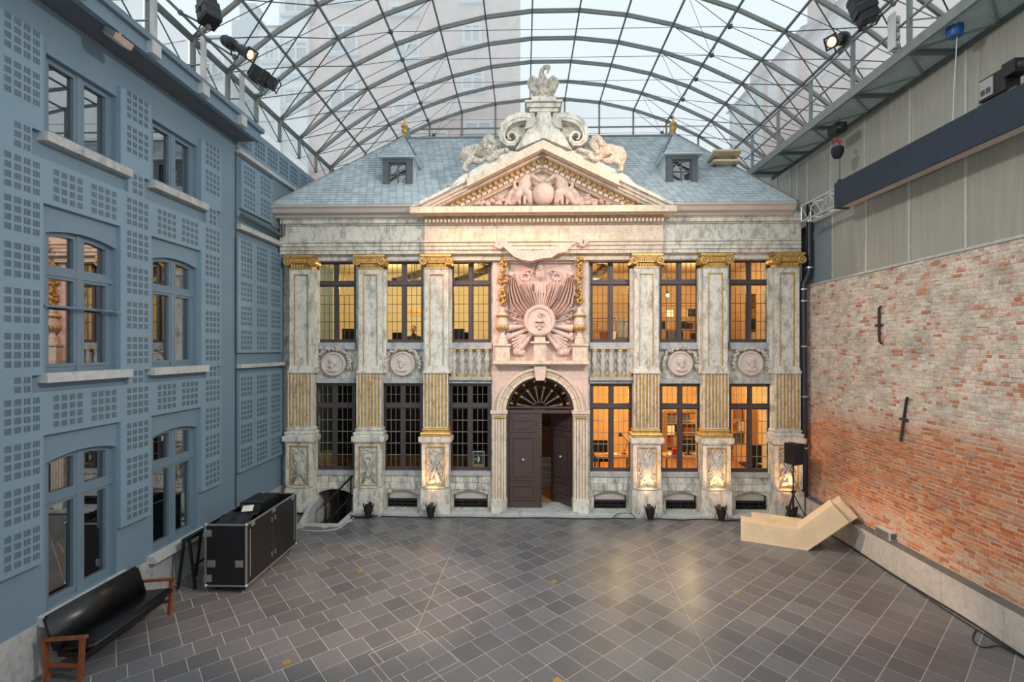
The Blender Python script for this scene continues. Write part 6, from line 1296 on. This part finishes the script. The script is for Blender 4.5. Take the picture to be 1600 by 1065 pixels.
c = at_x(1492, 58, 7.25); bk = root('bucket', c, 'blue plastic bucket hanging under the walkway', 'bucket'); h = .27; MB().lathe([(0, 0), (.095, 0), (.108, .02), (.122, h), (.132, h), (.132, h + .02), (.112, h + .02), (.1, .03), (0, .03)], c, 18).build('body', M['blue_plastic'], bk, smooth=40); MB().sweep([c + Vector((.122 * math.cos(R_(180 * i / 8)), 0, h + .16 * math.sin(R_(180 * i / 8)))) for i in range(9)], .006, 5).build('handle', M['alu'], bk)
cable([c + Vector((.02, -.02, 0)), c + Vector((.0, -.01, -.5)), c + Vector((-.02, 0, -1.0)), c + Vector((-.03, 0, -1.45))], .008, 'pale hose hanging down from the blue bucket', mat='white')
a = at_x(1130, 246, 6.05); bo = root('tilted_panel', a, 'pale tilted board resting at the roof end of the walkway', 'board'); m = Matrix.Rotation(-.25, 3, 'X'); MB().obox(a, (.42, .35, .03), m).build('board', M['ply'], bo); MB().obox(a - Vector((0, 0, .22)), (.40, .3, .03), Matrix.Rotation(-.1, 3, 'X')).build('lower_board', M['ply'], bo); MB().box(a.x - .3, a.y - .1, a.z - .75, a.x - .24, a.y + .1, a.z).box(a.x + .24, a.y - .1, a.z - .75, a.x + .3, a.y + .1, a.z).build('bracket', M['steel_dark'], bo)

# ------------------------------------------------------------------ rooms behind the windows
def shell(name, x0, x1, y1, z0, z1, wall, floor, open_=False):
    o = MB().box(x0, y1, z0, x1, y1 + .1, z1).box(x0 - .1, .5, z0, x0, y1, z1).box(x1, .5, z0, x1 + .1, y1, z1).box(x0, .45, z1, x1, y1, z1 + .1).build('room_walls', M[wall], rm_); MB().box(x0, .45, z0 - .1, x1, y1, z0).build('room_floor', M[floor], rm_)
xl, xr = XL0 + .1, XR0 - .1; xm0, xm1 = DX[0] - .3, DX[1] + .3; UF, LF = 4.05, .62
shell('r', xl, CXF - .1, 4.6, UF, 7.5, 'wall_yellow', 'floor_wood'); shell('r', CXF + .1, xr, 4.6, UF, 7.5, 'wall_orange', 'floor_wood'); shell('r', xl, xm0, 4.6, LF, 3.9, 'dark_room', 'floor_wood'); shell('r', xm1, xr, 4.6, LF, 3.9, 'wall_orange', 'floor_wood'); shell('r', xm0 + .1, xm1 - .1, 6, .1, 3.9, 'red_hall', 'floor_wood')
# exposed roof beams seen through the upper lights
for x in (PXx(630), PXx(735), PXx(955), PXx(1065)): MB().beam((x - .5, .9, 6.7), (x + .4, 3.2, 7.5), .18, .22).build('slanting_beam', M['wood_dark'], rm_)
def tube_light(x, y, z, label, rot=0): r = root('ceiling_tube_light', (x, y, z), label, 'ceiling light'); m = Matrix.Rotation(rot, 3, 'Z'); MB().obox((x, y, z + .05), (.62, .05, .03), m).build('fitting', M['white'], r); MB().obox((x, y, z), (.6, .025, .02), m).build('tube', M['tube'], r)
for x, y, l in ((PXx(648, 1.5), 1.5, 'lit ceiling tube behind the second upper window from the blue building'), (PXx(716, 1.8), 1.8, 'lit ceiling tube behind the upper window beside the carved centre, blue building side'), (PXx(968, 1.6), 1.6, 'lit ceiling tube behind the upper window beside the carved centre, brick wall side'), (PXx(1072, 1.6), 1.6, 'lit ceiling tube behind the second upper window from the brick wall')): tube_light(x, y, 6.78, l, .25); MB().box(x - .01, y - .01, 6.83, x + .01, y + .01, 7.5).build('hanger', M['steel_dark'], rm_)
for x, z, wt, c in ((-4.6, 7.0, 74, (1, .79, .46)), (-1.6, 7.0, 66, (1, .79, .46)), (2.5, 7.0, 60, (1, .82, .54)), (5.6, 7.0, 68, (1, .83, .55)), (2.9, 3.4, 95, (1, .72, .36)), (5.5, 3.4, 95, (1, .73, .38)), (CXF, 3.2, 8, (1, .7, .45)), (-4.8, 3.2, 5, (1, .8, .6))): lamp('room_lamp', 'POINT', (x, 2.0 if z > 3.3 else 2.6, z - .25), c, wt, shadow_soft_size=.2)
for px, py, l in ((1043, 461, 'lit pendant bulb in the second upper window from the brick wall'), (955, 466, 'lit pendant bulb in the upper window beside the carved centre')):
    x, z = P(px, py, 1.2); r = root('pendant_lamp', (x, 1.2, z), l, 'pendant lamp'); MB().ball((x, 1.2, z), .05, 10, 8).build('bulb', M['bulb'], r, smooth=True); MB().tube((x, 1.2, z + .05), (x, 1.2, 7.5), .006, 4).build('flex', M['cable'], r); MB().lathe([(.0, .04), (.03, .04), (.03, .1), (0, .1)], (x, 1.2, z), 8).build('socket', M['black'], r)
def desk(x0, x1, y, z, label):
    r = root('desk', ((x0 + x1) / 2, y, z), label, 'desk'); MB().box(x0, y - .35, z + .71, x1, y + .35, z + .75).build('top', M['floor_wood'], r)
    for x in (x0 + .04, x1 - .04):
        for yy in (y - .3, y + .3): MB().box(x - .025, yy - .025, z, x + .025, yy + .025, z + .71).build('leg', M['steel_dark'], r)
def monitor(x, y, z, label): r = root('monitor', (x, y, z), label, 'monitor'); MB().box(x - .26, y - .02, z + .12, x + .26, y + .03, z + .46).build('screen', M['black'], r); MB().box(x - .03, y, z + .01, x + .03, y + .04, z + .2).build('stem', M['black'], r); MB().box(x - .12, y - .08, z, x + .12, y + .1, z + .015).build('base', M['black'], r)
def chair(x, y, z, label):
    r = root('office_chair', (x, y, z), label, 'chair'); MB().box(x - .24, y - .24, z + .44, x + .24, y + .24, z + .52).build('seat', M['black_matte'], r); MB().box(x - .22, y - .26, z + .6, x + .22, y - .20, z + 1.12).build('backrest', M['black_matte'], r); MB().tube((x, y, z + .08), (x, y, z + .44), .03, 8).build('column', M['black'], r); MB().box(x - .03, y - .25, z + .46, x + .03, y - .2, z + .65).build('back_stem', M['black'], r)
    for k in range(5): a = k * 1.2566; MB().tube((x, y, z + .09), (x + .28 * math.cos(a), y + .28 * math.sin(a), z + .035), .02, 6).build('leg', M['black'], r)
CNS = (('red brown', 'teak'), ('cream', 'paper'), ('grey', 'steel_dark'), ('cardboard brown', 'box_card'), ('black', 'black'), ('ochre', 'floor_wood')); ORD2 = ('first', 'second', 'third', 'fourth', 'fifth', 'sixth', 'seventh', 'eighth', 'ninth', 'tenth', 'eleventh', 'twelfth', 'thirteenth', 'fourteenth', 'fifteenth', 'sixteenth', 'seventeenth', 'eighteenth', 'nineteenth', 'twentieth'); ORD = ('lowest', 'second', 'third', 'fourth', 'fifth', 'sixth')
def shelf(x0, x1, y, z0, n, hgt, label, grp, seed):
    r = root('bookshelf', ((x0 + x1) / 2, y, z0), label, 'bookshelf'); rnd = random.Random(seed)
    for x in (x0, x1): MB().box(x - .015, y - .15, z0, x + .015, y + .15, z0 + n * hgt + .03).build('side', M['floor_wood'], r)
    for k in range(n + 1): MB().box(x0, y - .15, z0 + k * hgt, x1, y + .15, z0 + k * hgt + .025).build('shelf', M['floor_wood'], r)
    for k in range(n):
        x = x0 + .03; i = 0
        while x < x1 - .12:
            w_ = rnd.uniform(.16, .34); h_ = hgt * rnd.uniform(.5, .85)
            if rnd.random() < .85: cn_ = rnd.choice(CNS); tag(MB().box(x, y - .12, z0 + k * hgt + .026, x + w_ - .01, y + .1, z0 + k * hgt + .026 + h_).build('archive_box', M[cn_[1]]), '%s box file, %s along the %s shelf of the %s' % (cn_[0], ORD2[i], ORD[k], grp), 'box', 'box files on the %s' % grp)
            x += w_; i += 1
# upper rooms
desk(PXx(598, 1.2), PXx(668, 1.2), 1.1, UF, 'desk behind the second upper window from the blue building'); desk(PXx(704, 1.2), PXx(766, 1.2), 1.1, UF, 'desk behind the upper window beside the carved centre, blue building side')
monitor(PXx(549, 1.0), .95, UF + .75, 'black monitor in the upper window next to the blue building'); desk(PXx(500, 1.0), PXx(566, 1.0), 1.1, UF, 'desk behind the upper window next to the blue building'); monitor(PXx(712, 1.0), 1.1, UF + .751, 'black monitor on the desk in the upper window beside the carved centre')
chair(PXx(730, 2.0), 1.75, UF, 'black office chair in the upper window beside the carved centre, blue building side'); chair(PXx(630, 2.2), 1.9, UF, 'black office chair in the second upper window from the blue building')
po = MB().box(PXx(496, 4.5), 4.57, 5.2, PXx(506, 4.5), 4.602, 6.1).build('poster', M['teak']); tag(po, 'orange brown poster on the wall inside the upper window next to the blue building', 'poster')
nb_ = MB().box(PXx(640, 4.5), 4.57, 5.9, PXx(664, 4.5), 4.602, 6.15).build('notice_strip', M['gold']); tag(nb_, 'yellow notice strip on the wall behind the seated person', 'notice')
shelf(PXx(1026, 3.2), PXx(1098, 3.2), 3.2, UF, 5, .42, 'wide bookshelf behind the second upper window from the brick wall', 'wide upper bookshelf', 1); shelf(PXx(1168, 2.6), PXx(1212, 2.6), 2.6, UF, 6, .40, 'bookshelf behind the upper window next to the brick wall', 'upper corner bookshelf', 2)
shelf(PXx(922, 3.6), PXx(990, 3.6), 3.6, UF, 4, .42, 'bookshelf behind the upper window beside the carved centre, brick wall side', 'low upper bookshelf', 3)
cn = root('paper_stand', (PXx(974, 1.2), 1.2, UF + .1), 'white sheets on a stand in the upper window beside the carved centre', 'papers'); [MB().obox((PXx(966 + 6 * i, 1.2), 1.2, UF + 1.25), (.05, .01, .30), Matrix.Rotation(.1 * (i - 1), 3, 'Y')).build('sheet', M['paper'], cn) for i in range(4)]; MB().box(PXx(962, 1.2), 1.1, UF, PXx(986, 1.2), 1.3, UF + .95).build('base', M['box_card'], cn)
# lower rooms
desk(PXx(930, 1.3), PXx(985, 1.3), 1.3, LF, 'desk with papers behind the lower window beside the door, brick wall side'); desk(PXx(1035, 1.3), PXx(1095, 1.3), 1.3, LF, 'desk behind the second lower window from the brick wall'); chair(PXx(935, 2.1), 1.9, LF, 'black office chair in the lower window beside the door, brick wall side'); chair(PXx(1168, 1.4), 1.2, LF, 'black office chair in the lower window next to the brick wall'); monitor(PXx(1075, 1.4), 1.4, LF + .751, 'black monitor in the second lower window from the brick wall')
shelf(PXx(1040, 4.3), PXx(1164, 4.3), 4.3, LF, 4, .42, 'long shelf unit in the lit lower room', 'long lower shelf unit', 4); shelf(PXx(1142, 2.4), PXx(1160, 2.4), 2.4, LF + .9, 3, .4, 'narrow shelf in the lower window next to the brick wall', 'narrow lower shelf', 6)
for px, l in ((955, 'stack of white papers on the desk beside the door window'), (1050, 'pile of papers on the desk in the second lower window from the brick wall')): x = PXx(px, 1.3); r = root('papers', (x, 1.25, LF + .751), l, 'papers'); [MB().obox((x, 1.25, LF + .757 + .008 * i), (.15, .11, .003), Matrix.Rotation(.2 * i, 3, 'Z')).build('sheet', M['paper'], r) for i in range(5)]
bg = root('bag', (PXx(1054, 1.1), 1.05, LF + .751), 'small red bag on the desk in the second lower window from the brick wall', 'bag'); x = PXx(1054, 1.1); MB().prism([(x - .1, LF + .751), (x + .1, LF + .751), (x + .08, LF + 1.0), (x - .08, LF + 1.0)], 1.0, 1.12).build('body', M['red_plastic'], bg); MB().sweep([(x - .05, 1.06, LF + 1.0), (x, 1.06, LF + 1.08), (x + .05, 1.06, LF + 1.0)], .008, 5).build('handle', M['red_plastic'], bg)
dl_ = root('desk_lamp', (PXx(976, 1.3), 1.4, LF + .751), 'jointed desk lamp in the lower window beside the door, brick wall side', 'lamp'); x = PXx(976, 1.3); z = LF + .751; MB().lathe([(0, 0), (.09, 0), (.09, .02), (0, .03)], (x, 1.4, z), 12).build('base', M['black'], dl_); MB().tube((x, 1.4, z + .02), (x + .12, 1.4, z + .38), .01, 5).tube((x + .12, 1.4, z + .38), (x - .1, 1.35, z + .62), .01, 5).build('arm', M['black'], dl_); MB().lathe([(.03, .08), (.09, -.04), (.08, -.04), (.02, .07)], (x - .12, 1.34, z + .60), 10).build('shade', M['black'], dl_)
ps = root('poster_board', (PXx(748.5, .25), .2, LZ[0] + .06), 'small framed poster with a pale figure in the lower window beside the door', 'poster'); x0, x1 = PXx(739, .2), PXx(757, .2); z0 = LZ[0] + .07; z1 = PZ(705, .2); MB().box(x0, .2, z0, x1, .22, z1).build('frame', M['paper'], ps); MB().box(x0 + .02, .195, z0 + .03, x1 - .02, .2, z1 - .02).build('print', M['lens_off'], ps); xm = (x0 + x1) / 2; MB().ball((xm, .193, (z0 + z1) / 2), (.03, .006, .09), 8, 6).build('pale_figure', M['paper'], ps); MB().ball((xm - .09, .193, z0 + .22), (.04, .004, .035), 8, 6).build('yellow_spot', M['gold'], ps); MB().box(x0 + .03, .194, z0 + .04, x1 - .03, .196, z0 + .08).build('text_band', M['brass'], ps)
blk('storage_box', 'pale boxed carton standing in the lower window next to the blue building', 'box', PXx(497, .6), .5, LF, PXx(521, .6), .8, PZ(707, .6), 'box_card', False)
# stair in the hall
hs_ = root('hall_stair', (CXF, 3, .1), 'pale wooden stair seen through the open door', 'stairs')
for k in range(9): MB().box(xm0 + .15, 2.2 + .28 * k, .1, xm1 - .15, 5.2, .1 + .18 * (k + 1)).build('step', M['pale_sill'] if k < 4 else M['red_hall'], hs_)
# seated person
px_, py_, pz_ = PXx(647, 1.75), 1.75, UF
def person(x, y, z):
    r = root('person', (x, y, z), 'person with short dark hair in a dark green top seated at an upper window', 'person')
    J = [(x, y, z + .50), (x, y - .02, z + .72), (x, y - .03, z + .95), (x, y - .04, z + 1.03), (x, y - .06, z + 1.13), (x - .10, y - .02, z + .50), (x - .12, y - .45, z + .52), (x - .12, y - .42, z + .08), (x + .10, y - .02, z + .50), (x + .12, y - .45, z + .52), (x + .12, y - .42, z + .08),
         (x - .19, y - .03, z + .95), (x - .24, y - .10, z + .70), (x - .12, y - .36, z + .77), (x + .19, y - .03, z + .95), (x + .24, y - .10, z + .70), (x + .12, y - .36, z + .77), (x - .12, y - .54, z + .03), (x + .12, y - .54, z + .03)]
    E = [(0, 1), (1, 2), (2, 3), (3, 4), (0, 5), (5, 6), (6, 7), (0, 8), (8, 9), (9, 10), (2, 11), (11, 12), (12, 13), (2, 14), (14, 15), (15, 16), (7, 17), (10, 18)]
    Rd = [.15, .14, .15, .06, .055, .10, .07, .045, .10, .07, .045, .07, .05, .035, .07, .05, .035, .035, .035]
    me = bpy.data.meshes.new('body'); me.from_pydata(J, E, []); o = bpy.data.objects.new('body', me); COL.objects.link(o); o.modifiers.new('k', 'SKIN'); me.skin_vertices[0].data[0].use_root = True
    for v, r_ in zip(me.skin_vertices[0].data, Rd): v.radius = (r_, r_)
    o.modifiers.new('s', 'SUBSURF').levels = 2; dg = bpy.context.evaluated_depsgraph_get(); nm = bpy.data.meshes.new_from_object(o.evaluated_get(dg)); o.modifiers.clear(); o.data = nm; nm.materials.clear(); nm.materials.append(M['cloth_green']); nm.shade_smooth(); reg(o, r)
    h = Vector((x, y - .07, z + 1.22)); b = MB().ball(h, (.078, .095, .115), 14, 10).ball(h + Vector((0, -.095, -.01)), (.018, .025, .028), 8, 6).ball(h + Vector((0, -.03, -.07)), (.055, .06, .05), 10, 7); [b.ball(h + Vector((s * .08, 0, -.01)), (.014, .025, .035), 7, 5) for s in (-1, 1)]; ho_ = remesh(b.build('head', M['skin'], r), .009, 1)
    for s in (-1, 1): MB().ball(h + Vector((s * .032, -.088, .012)), (.014, .008, .009), 8, 6).build('eye', M['hair'], ho_)
    MB().ball(h + Vector((0, -.088, -.055)), (.024, .008, .006), 8, 5).build('mouth', M['red_plastic'], ho_)
    MB().ball(h + Vector((0, .022, .03)), (.084, .09, .10), 14, 10).build('hair', M['hair'], r, smooth=True)
    for s in (-1, 1):
        w_ = Vector((x + s * .12, y - .36, z + .77)); hb = MB().ball(w_ + Vector((-s * .01, -.05, .0)), (.04, .05, .018), 10, 7); hb.sweep([w_ + Vector((s * .0, 0, 0)), w_ + Vector((0, -.04, 0))], [.03, .03], 8)
        for k, Lf in enumerate((.062, .075, .07, .055)): f0 = w_ + Vector((-s * .04 + s * .02 * k, -.09, .002)); hb.sweep([f0, f0 + Vector((0, -Lf * .55, .004)), f0 + Vector((0, -Lf, -.012))], [.0095, .009, .007], 6)
        f0 = w_ + Vector((-s * .045, -.04, 0)); hb.sweep([f0, f0 + Vector((-s * .025, -.025, .0)), f0 + Vector((-s * .03, -.05, -.008))], [.011, .010, .008], 6); hb.build('hand', M['skin'], r, smooth=True)
person(px_, py_, pz_)

# ------------------------------------------------------------------ neighbouring houses beyond the glass
M['far_brick'] = plain('pinkish_house_brick', (204, 180, 172), 0.9, var=.06, scale=2); M['far_pale'] = plain('pale_house_render', (226, 228, 228), .9, var=.03); M['far_slate'] = plain('blue_grey_house_roof', (128, 142, 152), .8, var=.05); M['far_grey'] = plain('grey_house_render', (184, 194, 200), .9, var=.04); M['far_red'] = plain('reddish_house_gable', (188, 150, 138), .9, var=.05)
def far_window(r, px0, py0, px1, py1, y, mat='far_pale'):
    x0, z1 = P(px0, py0, y); x1, z0 = P(px1, py1, y); f = MB(); e = .13
    for q in ((x0, z0, x0 + e, z1), (x1 - e, z0, x1, z1), (x0, z0, x1, z0 + e), (x0, z1 - e, x1, z1), ((x0 + x1) / 2 - .06, z0, (x0 + x1) / 2 + .06, z1), (x0, z0 + (z1 - z0) * .68 - .05, x1, z0 + (z1 - z0) * .68 + .05)): f.box(q[0], y - .06, q[1], q[2], y + .02, q[3])
    o = f.build('window', M['white'], r); MB().box(x0 + e, y - .03, z0 + e, x1 - e, y - .02, z1 - e).build('pane', M['glass_mirror'], o); MB().box(x0 - .1, y - .16, z0 - .16, x1 + .1, y, z0 - .02).build('window_sill', M['far_grey'], o)
yf = 9.0; r = root('neighbour_house', (P(620, 500, yf)[0], yf, 0), 'tall pinkish brick apartment house behind the glass vault', 'building'); x0, x1 = P(440, 500, yf)[0], P(812, 500, yf)[0]; xp = P(484, 500, yf)[0]
MB().box(xp, yf, 5, x1, yf + 6, 27).build('brick_front', M['far_brick'], r); MB().box(x0, yf - .25, 5, xp, yf + 6, 27).build('bay_front', M['far_pale'], r); zc = P(600, 12, yf)[1]; MB().box(x0 - .1, yf - .35, P(600, 128, yf)[1], xp, yf, P(600, 120, yf)[1]).build('string_course', M['far_grey'], r)
for q in ((514, 39, 560, 84), (514, 130, 560, 172), (614, 59, 656, 91), (613, 156, 656, 178), (722, 37, 753, 69), (720, 112, 757, 142), (724, 186, 770, 205), (608, 5, 652, 22), (515, -30, 560, 4), (640, 205, 700, 230), (720, -30, 756, 2)): far_window(r, *q, yf)
for q in ((443, 64, 483, 97), (443, -20, 483, 22), (443, 138, 483, 165)): far_window(r, *q, yf - .25)
def house(name, label, px0, px1, y, ytop, depth, mat, roof=None, wins=(), chim=()):
    a, b = P(px0, ytop, y), P(px1, ytop, y); zt = P((px0 + px1) / 2, ytop, y)[1]; r = root(name, ((a[0] + b[0]) / 2, y, 0), label, 'building'); MB().box(a[0], y, 5, b[0], y + depth, zt).build('wall', M[mat], r)
    if roof: h_ = roof; MB().prism([(y - .2, zt), (y + depth + .2, zt), (y + depth / 2, zt + h_)], a[0] - .1, b[0] + .1, 'x').build('roof', M['far_slate'], r)
    for q in wins: far_window(r, *q, y)
    for px, py0, py1, w_ in chim: c = P(px, py0, y + .5); c2 = P(px, py1, y + .5); MB().box(c[0] - w_, y + .4, zt - .5, c[0] + w_, y + 1.0, c[1]).box(c[0] - w_ - .05, y + .35, c[1] - .12, c[0] + w_ + .05, y + 1.05, c[1]).build('chimney', M['far_grey'], r)
    return r
house('rear_house', 'low grey house with twin chimneys left of the pinkish apartment house', 362, 408, 9.5, 30, 5, 'far_grey', None, (), ((383, 8, 40, .22), (394, 8, 40, .22)))
house('rear_house', 'pale rendered house between the chimneys and the pinkish apartment house', 405, 438, 8.6, 44, 5, 'far_pale', .6, ((412, 70, 432, 96), (412, 118, 432, 144)))
house('rear_house', 'pale house beyond the stage lights above the blue grey building', 300, 350, 8.0, 60, 5, 'far_pale', 1.0, ((318, 90, 345, 120),))
# terrace behind the brick wall, running away from us, gable by gable
def side_house(label, x, pxa, pxb, pyt, mat, roof, ch=None):
    ya, za = WALL(pxa, pyt, x); yb2, _ = WALL(pxb, pyt, x); y0, y1 = sorted((ya, yb2)); r = root('terrace_house', (x, (y0 + y1) / 2, 0), label, 'building'); zt = za
    MB().box(x, y0, 6, x + 5, y1, zt).build('wall', M[mat], r); MB().prism([(x - .2, zt), (x + 5.2, zt), (x + 2.5, zt + roof)], y0, y1).build('roof', M['far_slate'], r)
    if ch: MB().box(x + .4, ch - .3, zt, x + 1.0, ch + .3, zt + 1.3).build('chimney', M['far_red'], r)
    for k in range(2): yy = y0 + (y1 - y0) * (.3 + .4 * k); f = MB().box(x - .05, yy - .4, zt - 1.7, x + .03, yy + .4, zt - .4).build('window', M['white'], r); MB().box(x - .07, yy - .32, zt - 1.6, x - .05, yy + .32, zt - .5).build('pane', M['glass_mirror'], f)
side_house('bluish roofed terrace house farthest along behind the walkway', 9.6, 1140, 1192, 178, 'far_grey', 1.1, 7.5); side_house('reddish gabled terrace house in the middle behind the walkway', 9.6, 1192, 1262, 120, 'far_red', 1.2, 3.2); side_house('tall pinkish terrace house nearest us behind the walkway', 9.6, 1262, 1352, 62, 'far_brick', 1.6, 1.0)
